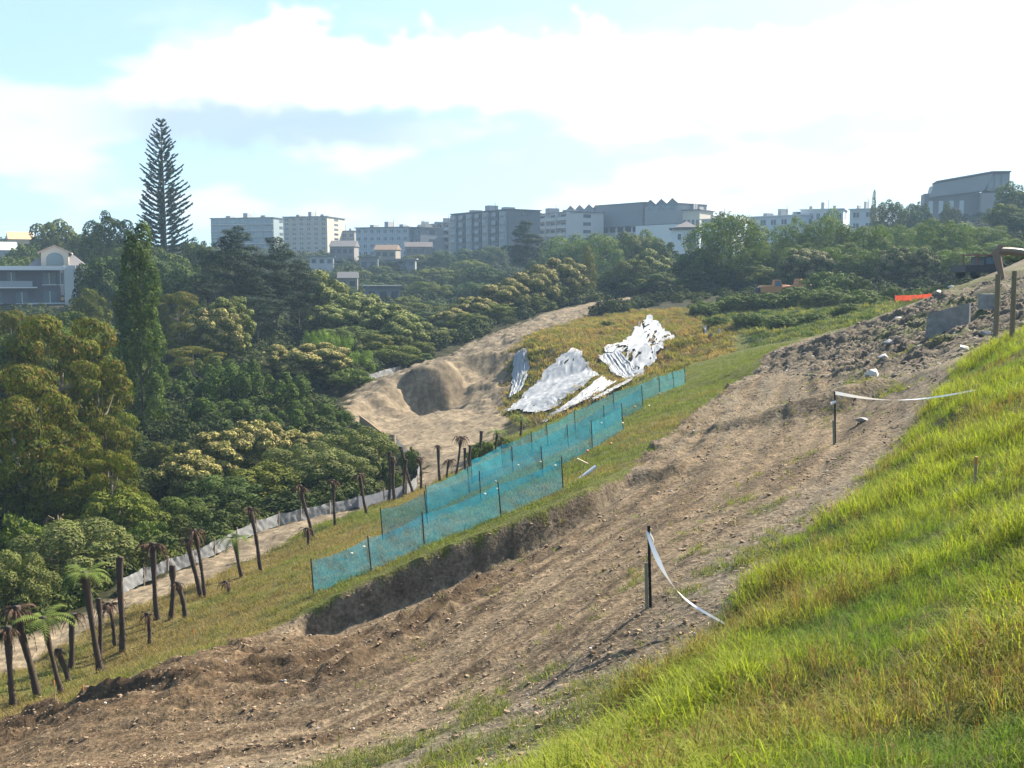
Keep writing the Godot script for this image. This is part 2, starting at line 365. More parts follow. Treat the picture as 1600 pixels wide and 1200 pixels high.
func land(x: float, z: float) -> float:
	var h := 0.0
	var share := 1.0
	for k in grids.size():
		var g := grids[k]
		if k == grids.size() - 1:
			return h + share * on_grid(g, x, z)
		var a := inside(g, x, z)
		if a <= 0.0:
			continue
		var fade := clampf(a / (3.0 if k < 2 else 12.0), 0.0, 1.0)
		h += share * fade * on_grid(g, x, z)
		share *= 1.0 - fade
		if share < 0.001:
			break
	return h


func road_at(p: Vector2) -> Vector2:    # metres along the road, metres to its right
	var best := 1e9
	var out := Vector2.ZERO
	var run := 0.0
	for i in road_line.size() - 1:
		var a := road_line[i]
		var d := road_line[i + 1] - a
		var l := d.length()
		var t := clampf((p - a).dot(d) / (l * l), 0.0, 1.0)
		var e := p - a - d * t
		var q := e.length_squared()
		if q < best:
			best = q
			out = Vector2(run + t * l, sqrt(q) * signf(d.cross(p - a)))
		run += l
	return out


func cut_near(p: Vector2) -> float:
	var best := 1e9
	for i in cut_line.size() - 1:
		best = minf(best, Geometry2D.get_closest_point_to_segment(p, cut_line[i], cut_line[i + 1]).distance_squared_to(p))
	return sqrt(best)


enum {BUSH, SOIL, HAUL, MOUND, BANK, LAWN, DRY}


func zone(x: float, z: float) -> int:
	var w := 0.5 if z > -60.0 else 1.6
	if z < -20.0 and z > -36.0 and x > -8.0 and x < 5.0 and cut_near(Vector2(x, z)) < 1.3:
		w = 0.10
	var p := Vector2(x + w * n_mid.get_noise_2d(x * 0.9, z * 0.9), z + w * n_mid.get_noise_2d(x * 0.9 + 40.0, z * 0.9))
	if z > -50.0 and Geometry2D.is_point_in_polygon(p, lawn_area):
		return LAWN
	if z > -92.0 and Geometry2D.is_point_in_polygon(p, soil_area):
		return SOIL
	if z > -150.0 and Geometry2D.is_point_in_polygon(p, mound_area):
		return MOUND
	if z > -184.0 and Geometry2D.is_point_in_polygon(p, haul_area):
		return HAUL
	if z > -142.0 and z < -70.0 and Geometry2D.is_point_in_polygon(p, bank_area):
		return BANK
	if z > -100.0 and x > -16.0 and x > -14.4 + (-z - 28.0) * 0.345 and x < 34.0:
		return DRY
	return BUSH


func relief(x: float, z: float, what: int, col: Array) -> float:    # small shapes on top of the land, and the ground's own colour
	var b := n_big.get_noise_2d(x * 0.12, z * 0.12)
	var m := n_mid.get_noise_2d(x * 0.55, z * 0.55)
	var f := n_fine.get_noise_2d(x * 2.4, z * 2.4)
	var ff := n_fine.get_noise_2d(x * 7.0, z * 7.0)
	var add := 0.0
	match what:
		SOIL:
			var r := road_at(Vector2(x, z))
			var cut := cut_near(Vector2(x, z))
			var tr := n_mid.get_noise_2d(r.x * 0.1, r.y * 1.15 + 60.0)
			var tr2 := n_rid.get_noise_2d(r.x * 0.13 + 9.0, r.y * 0.85)
			var tr3 := n_fine.get_noise_2d(r.x * 0.5, r.y * 4.0)
			var worked := smoothstep(-1.0, -3.0, r.y) * smoothstep(0.7, 1.6, cut)
			var rough := 1.0 + 1.6 * worked
			var heap := smoothstep(12.0, 15.0, x) * smoothstep(-36.0, -42.0, z) * smoothstep(-66.0, -54.0, z)
			var rut := 0.0
			var wet := 0.0
			for q in 5:
				var off: float = [-5.3, -4.3, -3.3, -1.5, 0.9][q] + 0.55 * n_mid.get_noise_2d(r.x * 0.07, 30.0 + 5.0 * q)
				var e := (r.y - off) / 0.2
				var live := smoothstep(-0.25, 0.25, n_mid.get_noise_2d(r.x * 0.16, 90.0 + 9.0 * q) + 0.12) * (1.0 if q < 3 else 0.45)
				rut += live * (0.21 * exp(-e * e) * (0.7 + 0.9 * absf(f) + 0.5 * m) - 0.10 * exp(-pow(e + 1.7, 2.0)))
				wet = maxf(wet, live * exp(-pow((e + 0.4) * 0.55, 2.0)))
			add = 0.10 * tr + 0.05 * m * rough + 0.035 * f * rough + 0.018 * ff * rough + 0.14 * worked * tr2 + 0.03 * tr3
			add += rut
			add += heap * (0.34 * n_mid.get_noise_2d(x * 0.4, z * 0.4) + 0.2 * n_rid.get_noise_2d(x * 0.6, z * 0.6) + 0.17 * f + 0.07 * ff)
			if cut < 1.3:
				add *= 0.12 + 0.88 * smoothstep(0.5, 1.3, cut)
			var c := Color(0.290, 0.216, 0.142).lerp(Color(0.165, 0.118, 0.076), clampf(0.36 + 1.9 * tr - 0.4 * f, 0.0, 1.0))
			c = c.lerp(Color(0.120, 0.080, 0.048), clampf(worked * (0.75 - 0.9 * tr2), 0.0, 0.9))
			c = c.lerp(Color(0.17, 0.112, 0.064), smoothstep(-3.5, -7.0, x) * smoothstep(-30.0, -22.0, z) * 0.6)
			c = c.lerp(Color(0.075, 0.050, 0.032), wet * 0.85)
			c = c.lerp(Color(0.215, 0.185, 0.145), smoothstep(2.0, 5.0, r.y + 3.0 * b) * 0.75)
			c = c.lerp(Color(0.27, 0.222, 0.160), clampf(smoothstep(26.0, 40.0, -z) * (0.5 + 1.3 * tr), 0.0, 0.8))
			c = c.lerp(Color(0.165, 0.138, 0.108), heap * 0.8)
			c = c.lerp(Color(0.27, 0.215, 0.155), smoothstep(0.8, 0.3, cut) * 0.9 * (0.75 + 0.5 * n_mid.get_noise_2d(r.x * 0.8, 5.0)))
			c = c.lerp(Color(0.12, 0.15, 0.045), smoothstep(0.12, 0.42, b + 0.7 * m) * smoothstep(1.5, 4.0, r.y) * 0.6)
			col[0] = c * (1.0 + 0.5 * f + 0.35 * ff)
		HAUL:
			var far := smoothstep(60.0, 95.0, -z)
			add = (0.10 + 0.22 * far) * m + (0.05 + 0.12 * far) * f + 0.05 * far * ff + far * (0.3 * n_rid.get_noise_2d(x * 0.22, z * 0.13) + 0.15 * n_mid.get_noise_2d(x * 1.3, z * 0.3))
			var c2 := Color(0.305, 0.243, 0.168).lerp(Color(0.175, 0.138, 0.098), clampf(0.45 + 0.8 * m + 0.5 * n_mid.get_noise_2d(x * 1.6, z * 0.25), 0.0, 1.0))
			col[0] = c2 * (1.0 + 0.35 * f)
		MOUND:
			add = 0.30 * m + 0.10 * f
			var c3 := Color(0.185, 0.165, 0.050).lerp(Color(0.26, 0.185, 0.09), clampf(0.5 + 1.6 * n_big.get_noise_2d(x * 0.3, z * 0.3), 0.0, 1.0))
			col[0] = c3 * (1.0 + 0.4 * m + 0.2 * f)
		BANK:
			add = 0.45 * m + 0.15 * f
			var c4 := Color(0.055, 0.085, 0.03).lerp(Color(0.20, 0.19, 0.06), clampf(0.35 + 1.4 * n_big.get_noise_2d(x * 0.3 + 30.0, z * 0.3), 0.0, 1.0))
			col[0] = c4 * (1.0 + 0.4 * m)
		LAWN:
			add = 0.16 * m + 0.05 * f
			col[0] = Color(0.105, 0.150, 0.030).lerp(Color(0.19, 0.17, 0.07), clampf(0.3 + m, 0.0, 1.0)) * (1.0 + 0.4 * ff)
		DRY:
			add = 0.07 * m + 0.03 * f
			var c5 := Color(0.205, 0.165, 0.062).lerp(Color(0.135, 0.150, 0.040), clampf(0.5 + 1.5 * b + 0.7 * m + 0.05 * (x + 4.0), 0.0, 1.0))
			col[0] = c5 * (1.0 + 0.3 * f + 0.3 * ff)
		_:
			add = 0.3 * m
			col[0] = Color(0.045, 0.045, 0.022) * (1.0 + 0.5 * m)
	return add


func ground_y(x: float, z: float) -> float:
	var c := [Color.WHITE]
	return land(x, z) + relief(x, z, zone(x, z), c)


func on_land(x: float, z: float, up := 0.0) -> Vector3:
	return Vector3(x, land(x, z) + up, z)


func build_ground() -> void:
	var names := ["ground", "dirt_road", "haul_road", "mound", "bank", "grass_slope", "grass_strip"]
	var look := []
	var grains := [[0.02, 0.5, 3.0, 4.0], [0.022, 0.42, 1.7, 5.0], [0.02, 0.6, 5.0, 8.0], [0.03, 0.45, 4.0, 12.0], [0.03, 0.4, 5.0, 14.0], [0.04, 0.4, 1.5, 5.0], [0.04, 0.45, 2.0, 6.0]]
	for k in 7:
		var m := paint("soil_%s" % names[k], Color(1.25, 1.25, 1.25), 0.95)
		m.albedo_color = Color(1, 1, 1)
		m.metallic_specular = 0.2
		grain(m, grains[k][0], grains[k][1], grains[k][2], grains[k][3], 100 + k)
		look.append(m)
	var shapes: Array[Shape] = []
	for k in 7:
		shapes.append(Shape.new())
	# finest where the road passes close by, coarser with distance; each coarser sheet dips under the finer one
	var sheets := [[-14.0, -64.0, 0.13, 292, 478, Rect2()], [-18.0, -150.0, 0.38, 121, 391, Rect2(-14.0, -64.0, 37.8, 62.0)], [-72.0, -204.0, 0.85, 173, 260, Rect2(-18.0, -150.0, 45.6, 148.0)], [-498.0, -1190.0, 8.0, 124, 157, Rect2(-72.0, -204.0, 146.2, 220.0)]]
	for s in sheets:
		var x0: float = s[0]
		var z0: float = s[1]
		var res: float = s[2]
		var nx: int = s[3]
		var nz: int = s[4]
		var hole: Rect2 = s[5]
		var h := PackedFloat32Array()
		var zn := PackedByteArray()
		var cs := PackedColorArray()
		h.resize(nx * nz)
		zn.resize(nx * nz)
		cs.resize(nx * nz)
		var one := [Color.WHITE]
		for j in nz:
			var z := z0 + j * res
			for i in nx:
				var x := x0 + i * res
				var q := j * nx + i
				if hole.has_area() and hole.grow(-2.5 * res).has_point(Vector2(x, z)):
					zn[q] = 255
					continue
				var k := zone(x, z)
				h[q] = land(x, z) + relief(x, z, k, one)
				if hole.has_area() and hole.has_point(Vector2(x, z)):
					h[q] -= 0.35 * res
				zn[q] = k
				cs[q] = one[0]
		for k in 7:
			var remap := PackedInt32Array()
			remap.resize(nx * nz)
			remap.fill(-1)
			var sh := shapes[k]
			for j in nz - 1:
				for i in nx - 1:
					var q := j * nx + i
					if zn[q] != k or zn[q + 1] == 255 or zn[q + nx] == 255 or zn[q + nx + 1] == 255:
						continue
					for r in [q, q + 1, q + nx, q + nx + 1]:
						if remap[r] < 0:
							remap[r] = sh.v.size()
							var ri: int = r % nx
							var rj: int = r / nx
							sh.v.append(Vector3(x0 + ri * res, h[r], z0 + rj * res))
							sh.c.append(cs[r])
							var l := h[r - 1] if ri > 0 and zn[r - 1] != 255 else h[r]
							var rr := h[r + 1] if ri < nx - 1 and zn[r + 1] != 255 else h[r]
							var u := h[r - nx] if rj > 0 and zn[r - nx] != 255 else h[r]
							var d := h[r + nx] if rj < nz - 1 and zn[r + nx] != 255 else h[r]
							sh.n.append(Vector3(l - rr, 2.0 * res, u - d).normalized())
					sh.ix.append_array([remap[q], remap[q + 1], remap[q + nx], remap[q + 1], remap[q + nx + 1], remap[q + nx]])
	for k in 7:
		if shapes[k].v.size():
			part(names[k], shapes[k].mesh(), look[k], self).set_meta("kind", "structure")


# ------------------------------------------------------------------ sky

func build_sky() -> PanoramaSkyMaterial:
	var wide := 2048
	var high := 1024
	var im := Image.create_empty(wide, high, false, Image.FORMAT_RGBF)
	var puff := FastNoiseLite.new()
	puff.seed = 5
	puff.noise_type = FastNoiseLite.TYPE_SIMPLEX_SMOOTH
	puff.frequency = 1.0
	puff.fractal_octaves = 5
	puff.fractal_gain = 0.55
	var sun := Vector3(0.574, 0.656, -0.491).normalized()
	for j in high:
		var el := PI * (0.5 - (j + 0.5) / high)
		if el < -0.03:
			im.fill_rect(Rect2i(0, j, wide, high - j), Color(0.14, 0.15, 0.13))
			break
		var e := rad_to_deg(el)
		for i in wide:
			var az := TAU * (i + 0.5) / wide
			if az > PI:
				az -= TAU
			var d := Vector3(sin(az) * cos(el), sin(el), -cos(az) * cos(el))
			var a := rad_to_deg(az)
			var th := rad_to_deg(acos(clampf(d.dot(sun), -1.0, 1.0)))
			var up := clampf(d.y, 0.0, 1.0)
			var k := pow(1.0 - up, 2.4)
			var c := Vector3(0.050, 0.128, 0.25).lerp(Vector3(0.225, 0.335, 0.37), k)
			var glow := exp(-th / 12.0) * 0.9 + exp(-th / 26.0) * 0.55
			c += Vector3(1.0, 0.98, 0.92) * glow
			# the long heap cloud with a flat shaded base
			var lump := puff.get_noise_2d(a * 0.11, e * 0.2 + 3.0)
			var fine := puff.get_noise_2d(a * 0.42 + 50.0, e * 0.62)
			var run := smoothstep(-24.0, -17.0, a) * (1.0 - smoothstep(60.0, 80.0, a))
			if a < -40.0 or a > 90.0:
				run = smoothstep(-0.1, 0.25, puff.get_noise_2d(a * 0.02 + 7.0, 1.0))
			var top := 9.0 + 3.6 * run + 2.2 * lump - 2.0 * smoothstep(-14.0, -22.0, a)
			var body := smoothstep(-0.2, 0.55, top - e + 1.1 * fine) * smoothstep(8.2, 9.3, e + 0.7 * fine) * run
			var shade := smoothstep(5.9, 7.2, e + 0.8 * fine) * (1.0 - smoothstep(8.4, 9.5, e + 0.6 * lump)) * run * (1.0 - smoothstep(-9.0, 2.0, a)) * 0.9
			var wisp := smoothstep(-0.05, 0.4, puff.get_noise_2d(a * 0.07 + 90.0, e * 0.26) + 0.18) * 0.75 * smoothstep(0.5, 4.0, e) * (1.0 - smoothstep(9.0, 14.0, e + 2.0 * lump))
			var high_cloud := smoothstep(0.12, 0.55, puff.get_noise_2d(a * 0.03 + 20.0, e * 0.09)) * smoothstep(13.0, 18.0, e) * (1.0 - smoothstep(50.0, 70.0, e))
			var white := Vector3(0.36, 0.37, 0.375) + Vector3(1, 1, 0.97) * glow * 0.6
			c = c.lerp(white, wisp * 0.85)
			c = c.lerp(Vector3(0.178, 0.235, 0.31) + Vector3(1, 1, 1) * glow * 0.3, shade)
			c = c.lerp(white, maxf(body, high_cloud * 0.9))
			im.set_pixel(i, j, Color(c.x, c.y, c.z))
	var m := PanoramaSkyMaterial.new()
	m.panorama = ImageTexture.create_from_image(im)
	return m


# ------------------------------------------------------------------ trees

func lobes_for(kind: String, tall: float, seed_no: int) -> Array:    # each lobe is [centre, radii] in a crown of radius 1 and half height tall
	var r := RandomNumberGenerator.new()
	r.seed = seed_no
	var out := []
	match kind:
		"poplar":
			for i in 100:
				var y := -1.0 + 2.0 * (i + r.randf()) / 100.0
				var w := (0.40 + 0.34 * r.randf()) * pow(clampf(1.0 - absf(y + 0.15) * 0.8, 0.05, 1.0), 0.55)
				var a := r.randf() * TAU
				out.append([Vector3(cos(a) * w, y * tall * 0.92, sin(a) * w), Vector3(0.22, 0.42, 0.22) * r.randf_range(0.7, 1.3)])
		"cypress":
			for i in 40:
				var y := r.randf_range(-1.0, 1.0)
				var w := 0.7 * (0.5 - 0.5 * y)
				var a := r.randf() * TAU
				out.append([Vector3(cos(a) * w, y * tall * 0.93, sin(a) * w), Vector3(0.22, 0.42, 0.22) * r.randf_range(0.8, 1.3)])
		"pine":
			for i in 62:
				var y := r.randf_range(-0.7, 1.0) if i < 46 else r.randf_range(0.45, 1.0)
				var w := (0.85 - 0.78 * clampf(y, 0.0, 1.0)) * sqrt(r.randf()) * (0.75 if y < -0.3 else 1.0)
				var a := r.randf() * TAU
				out.append([Vector3(cos(a) * w, y * tall * 0.9, sin(a) * w), Vector3(0.33, 0.17, 0.33) * r.randf_range(0.7, 1.25) * (1.0 - 0.55 * clampf(y, 0.0, 1.0))])
		"kanuka":
			for i in 42:
				var y := r.randf_range(-0.9, 0.95)
				var w := sqrt(clampf(1.0 - y * y, 0.05, 1.0)) * r.randf_range(0.5, 0.92)
				var a := r.randf() * TAU
				out.append([Vector3(cos(a) * w, y * tall * 0.85, sin(a) * w), Vector3(0.27, 0.115, 0.27) * r.randf_range(0.7, 1.35)])
		"clump":
			for i in 44:
				var a := r.randf() * TAU
				var w := sqrt(r.randf()) * 0.85
				var y := sqrt(clampf(1.0 - w * w, 0.0, 1.0))
				out.append([Vector3(cos(a) * w, r.randf_range(-0.7, 0.75) * y * tall, sin(a) * w), Vector3(0.17, 0.42, 0.17) * r.randf_range(0.7, 1.2)])
		"bamboo":
			for i in 34:
				var a := r.randf() * TAU
				var w := sqrt(r.randf()) * 0.85
				out.append([Vector3(cos(a) * w, r.randf_range(-0.75, 0.85 - 0.5 * w) * tall, sin(a) * w), Vector3(0.16, 0.5, 0.16) * r.randf_range(0.7, 1.2)])
		_:
			var count := 26 if kind == "willow" else 34
			out.append([Vector3.ZERO, Vector3(0.58, 0.58 * tall, 0.58)])
			for i in count:
				var y := 1.0 - 1.75 * (i + 0.5) / count
				var a := i * 2.39996 + r.randf_range(-0.3, 0.3)
				var w := sqrt(clampf(1.0 - y * y, 0.0, 1.0))
				var k := r.randf_range(0.56, 0.90)
				var rad := r.randf_range(0.15, 0.33) * (1.25 if kind == "willow" else 1.0)
				out.append([Vector3(cos(a) * w * k, y * k * tall, sin(a) * w * k), Vector3(rad, rad * (0.7 + 0.3 * tall), rad)])
	return out


func crown_mesh(lobes: Array, leaves: int, long: float, wide: float, seed_no: int, cols: Array, only_top := -9.0, loose := 0.12, droop := 0.0) -> ArrayMesh:
	var r := RandomNumberGenerator.new()
	r.seed = seed_no
	var v := PackedVector3Array()
	var c := PackedColorArray()
	var ix := PackedInt32Array()
	var tone := PackedFloat32Array()
	var share := PackedFloat32Array()
	var centre := PackedVector3Array()
	var radii := PackedVector3Array()
	var sum := 0.0
	for l in lobes:
		tone.append(r.randf_range(0.75, 1.25))
		centre.append(l[0])
		radii.append(l[1])
		sum += pow(l[1].x * l[1].y, 1.0)
		share.append(sum)
	var count := centre.size()
	var made := 0
	var tries := 0
	while made < leaves and tries < leaves * 4:
		tries += 1
		var i := share.bsearch(r.randf() * sum)
		i = mini(i, count - 1)
		var d := Vector3(r.randfn(), r.randfn() + 0.25, r.randfn()).normalized()
		if d.y < only_top:
			continue
		var p := centre[i] + d * radii[i] * (1.0 - loose + 2.0 * loose * r.randf() * r.randf())
		var hid := false
		for k in count:
			if k != i and ((p - centre[k]) / radii[k]).length_squared() < 0.6:
				hid = true
				break
		if hid:
			continue
		var nrm := (d + Vector3(r.randfn(), r.randfn(), r.randfn()) * 0.33).normalized()
		var t := nrm.cross(Vector3(r.randfn(), r.randfn(), r.randfn())).normalized()
		t = (t + Vector3(0, -droop, 0)).normalized()
		var s := nrm.cross(t).normalized()
		var q := r.randf_range(0.7, 1.3)
		var k0 := v.size()
		v.append(p - t * long * 0.5 * q)
		v.append(p + s * wide * 0.5 * q)
		v.append(p + t * long * 0.5 * q)
		v.append(p - s * wide * 0.5 * q)
		var base: Color = cols[0].lerp(cols[1], r.randf())
		if cols.size() > 2 and p.y > 0.0 and r.randf() < cols[3]:
			base = cols[2]
		var col := base * (tone[i] * r.randf_range(0.8, 1.2))
		c.append(col)
		c.append(col)
		c.append(col)
		c.append(col)
		ix.append_array([k0, k0 + 2, k0 + 1, k0, k0 + 3, k0 + 2])
		made += 1
	var sh := Shape.new()
	sh.v = v
	sh.c = c
	sh.ix = ix
	return sh.mesh()


func trunk_mesh(seed_no: int, limbs: int, thick: float) -> ArrayMesh:    # unit height, reach about 0.6 to the side
	var r := RandomNumberGenerator.new()
	r.seed = seed_no
	var s := Shape.new()
	var bend := r.randf_range(-0.06, 0.06)
	s.tube(PackedVector3Array([Vector3(0, -0.08, 0), Vector3(bend * 0.4, 0.15, 0), Vector3(bend, 0.45, bend), Vector3(bend * 0.5, 0.75, 0), Vector3(0, 1.0, bend)]), PackedFloat32Array([thick * 1.3, thick, thick * 0.8, thick * 0.5, thick * 0.15]), 7)
	for i in limbs:
		var a := TAU * i / limbs + r.randf_range(-0.5, 0.5)
		var y := r.randf_range(0.25, 0.7)
		var o := Vector3(cos(a), 0, sin(a))
		var reach := r.randf_range(0.35, 0.6)
		s.tube(PackedVector3Array([Vector3(bend, y, 0), Vector3(bend, y + 0.08, 0) + o * reach * 0.5, Vector3(0, y + 0.24, 0) + o * reach]), PackedFloat32Array([thick * 0.55, thick * 0.35, thick * 0.08]), 5)
	return s.mesh()


func proto(kind: String, tall: float, variant: int) -> Dictionary:
	var key := "%s %.1f %d" % [kind, tall, variant]
	if protos.has(key):
		return protos[key]
	var seed_no := hash(key) % 100000
	var d := {}
	var shape := kind
	var n := 9500
	var lw := [0.085, 0.046]
	var cols := [Color(0.030, 0.060, 0.020), Color(0.060, 0.092, 0.030)]
	var loose := 0.10
	var droop := 0.0
	match kind:
		"grey":
			n = 13000
			lw = [0.070, 0.034]
			cols = [Color(0.055, 0.085, 0.045), Color(0.095, 0.120, 0.065)]
			shape = "broad"
		"kanuka":
			n = 13000
			lw = [0.068, 0.028]
			cols = [Color(0.055, 0.075, 0.016), Color(0.105, 0.110, 0.028), Color(0.140, 0.090, 0.035), 0.22]
			loose = 0.13
		"clump":
			n = 9500
			lw = [0.085, 0.042]
			cols = [Color(0.025, 0.055, 0.016), Color(0.055, 0.100, 0.026)]
		"willow":
			n = 10500
			lw = [0.085, 0.030]
			cols = [Color(0.060, 0.105, 0.040), Color(0.110, 0.155, 0.058)]
			loose = 0.2
			droop = 0.4
		"bamboo":
			n = 7000
			lw = [0.12, 0.024]
			cols = [Color(0.085, 0.150, 0.022), Color(0.150, 0.215, 0.038)]
			loose = 0.25
			droop = 0.3
		"pine":
			n = 13000
			lw = [0.085, 0.018]
			cols = [Color(0.016, 0.030, 0.016), Color(0.034, 0.050, 0.024)]
			loose = 0.28
		"poplar":
			n = 20000
			lw = [0.075, 0.060]
			cols = [Color(0.045, 0.085, 0.024), Color(0.090, 0.135, 0.040)]
			loose = 0.16
		"cypress":
			n = 7500
			lw = [0.11, 0.034]
			cols = [Color(0.075, 0.078, 0.022), Color(0.120, 0.110, 0.032)]
		"shrub":
			n = 4200
			lw = [0.13, 0.060]
			cols = [Color(0.050, 0.088, 0.026), Color(0.095, 0.130, 0.042)]
			shape = "broad"
			loose = 0.25
	var lobes := lobes_for(shape, tall, seed_no)
	d.crown = crown_mesh(lobes, n, lw[0], lw[1], seed_no + 1, cols, -9.0, loose, droop)
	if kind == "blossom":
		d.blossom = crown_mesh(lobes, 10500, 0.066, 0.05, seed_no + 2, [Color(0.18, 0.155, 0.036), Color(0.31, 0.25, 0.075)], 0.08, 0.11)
	var limbs: int = {"pine": 14, "poplar": 5, "cypress": 4, "shrub": 6, "bamboo": 12}.get(kind, 9)
	d.trunk = trunk_mesh(seed_no + 3, limbs, {"pine": 0.026, "poplar": 0.03, "bamboo": 0.008, "shrub": 0.014}.get(kind, 0.036))
	d.tall = tall
	protos[key] = d
	return d


func tree(called: String, kind: String, x: float, z: float, top: float, width: float, label: String, group: String) -> void:
	var y := land(x, z) - 0.15
	var h := maxf(top - y, maxf(0.7, width * 0.42))
	var p: Dictionary = {"kanuka": ["kanuka", 0.9], "kanuka_green": ["kanuka", 0.9], "broad": ["broad", 1.0], "broad_grey": ["grey", 0.8], "shrub": ["shrub", 0.75], "blossom": ["blossom", 0.9], "blossom_green": ["blossom", 0.9], "blossom_grey": ["blossom", 0.9], "clump": ["clump", 1.0], "willow": ["willow", 1.1], "willow_dark": ["willow", 1.1], "pine": ["pine", 1.5], "bamboo": ["bamboo", 1.3], "cypress": ["cypress", 2.2]}.get(kind).reduce(func(a, b): return {"k": a, "t": b})
	var low: float = {"pine": 0.30, "kanuka": 0.16, "shrub": 0.0, "bamboo": 0.0, "cypress": 0.04, "clump": 0.0}.get(p.k, 0.08)
	var span := h * (1.0 - low)
	var variants := 3 if p.k in ["broad", "blossom", "willow", "kanuka", "clump", "pine", "grey", "shrub"] else 1
	var want := span / width
	var tall: float = p.t
	if p.k in ["broad", "blossom", "willow"] and want > 1.25:
		tall = 1.5
	var d := proto(p.k, tall, rng.randi() % variants)
	var cat: String = "shrub" if called == "shrub" else "bamboo" if called == "bamboo_clump" else "tree"
	var o := thing(called, label, cat, Vector3(x, y, z), rng.randf() * TAU, group)
	var tint: Array = {"kanuka": ["leaf_olive", Color(0.95, 1.0, 0.75)], "kanuka_green": ["leaf_lime", Color(1.15, 1.25, 0.6)], "broad": ["leaf_dark", Color(1.2, 1.02, 0.68)], "broad_grey": ["leaf_grey", Color(1.25, 1.08, 0.8)], "shrub": ["leaf_shrub", Color(1.0, 0.95, 0.7)], "blossom": ["leaf_moss", Color(1.5, 1.1, 0.6)], "blossom_green": ["leaf_moss", Color(1.5, 1.1, 0.6)], "blossom_grey": ["leaf_dark", Color(1.2, 1.02, 0.68)], "willow_dark": ["leaf_deep", Color(1.1, 0.98, 0.7)], "clump": ["leaf_clump", Color(1.15, 1.02, 0.6)], "willow": ["leaf_pale", Color(1.2, 1.1, 0.8)], "pine": ["leaf_pine", Color(1, 1, 1)]}.get(kind, ["leaf_plain", Color(1, 1, 1)])
	if called == "broadleaf_tree" and kind == "broad":
		tint = [["leaf_dark", Color(1.2, 1.02, 0.68)], ["leaf_warm", Color(1.75, 1.3, 0.6)], ["leaf_cool", Color(0.95, 0.92, 0.78)], ["leaf_olive_dark", Color(1.6, 1.12, 0.6)]][rng.randi() % 4]
	var leaf := leaf_paint(tint[0], tint[1] * Color(1.22, 1.12, 0.86), Color(0.30, 0.42, 0.12) if not p.k in ["pine", "willow", "bamboo", "kanuka"] else (Color(0.50, 0.65, 0.2) if p.k != "pine" else Color(0.10, 0.13, 0.06)))
	var half := span * 0.5
	var at := Transform3D(Basis.from_scale(Vector3(width * 0.5, half / (d.tall * 1.0), width * 0.5)), Vector3(0, h - half, 0))
	part("crown", d.crown, leaf, o, at)
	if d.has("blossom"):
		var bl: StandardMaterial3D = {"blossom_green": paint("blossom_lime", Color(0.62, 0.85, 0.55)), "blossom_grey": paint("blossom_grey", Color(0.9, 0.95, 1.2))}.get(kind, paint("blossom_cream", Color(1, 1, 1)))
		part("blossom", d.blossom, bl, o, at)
	part("trunk", d.trunk, paint("bark_pale", Color(0.22, 0.18, 0.13)) if p.k == "kanuka" else paint("bark", Color(0.085, 0.068, 0.05)), o, Transform3D(Basis.from_scale(Vector3(width * 0.62, h * 0.86, width * 0.62)), Vector3.ZERO))


func poplar(x: float, z: float, top: float, width: float) -> void:
	var y := land(x, z) - 0.2
	var h := top - y
	var d := proto("poplar", 3.6, 0)
	var o := thing("poplar_tree", "tall narrow green poplar standing above the hollow left of the dark bushes", "tree", Vector3(x, y, z))
	part("crown", d.crown, leaf_paint("leaf_poplar", Color(1.15, 1.0, 0.72), Color(0.62, 0.80, 0.25)), o, Transform3D(Basis.from_scale(Vector3(width * 0.5, h * 0.5 / 3.6, width * 0.5)), Vector3(0, h * 0.5, 0)))
	part("trunk", d.trunk, paint("bark", Color(0.085, 0.068, 0.05)), o, Transform3D(Basis.from_scale(Vector3(width * 0.6, h * 0.9, width * 0.6)), Vector3.ZERO))


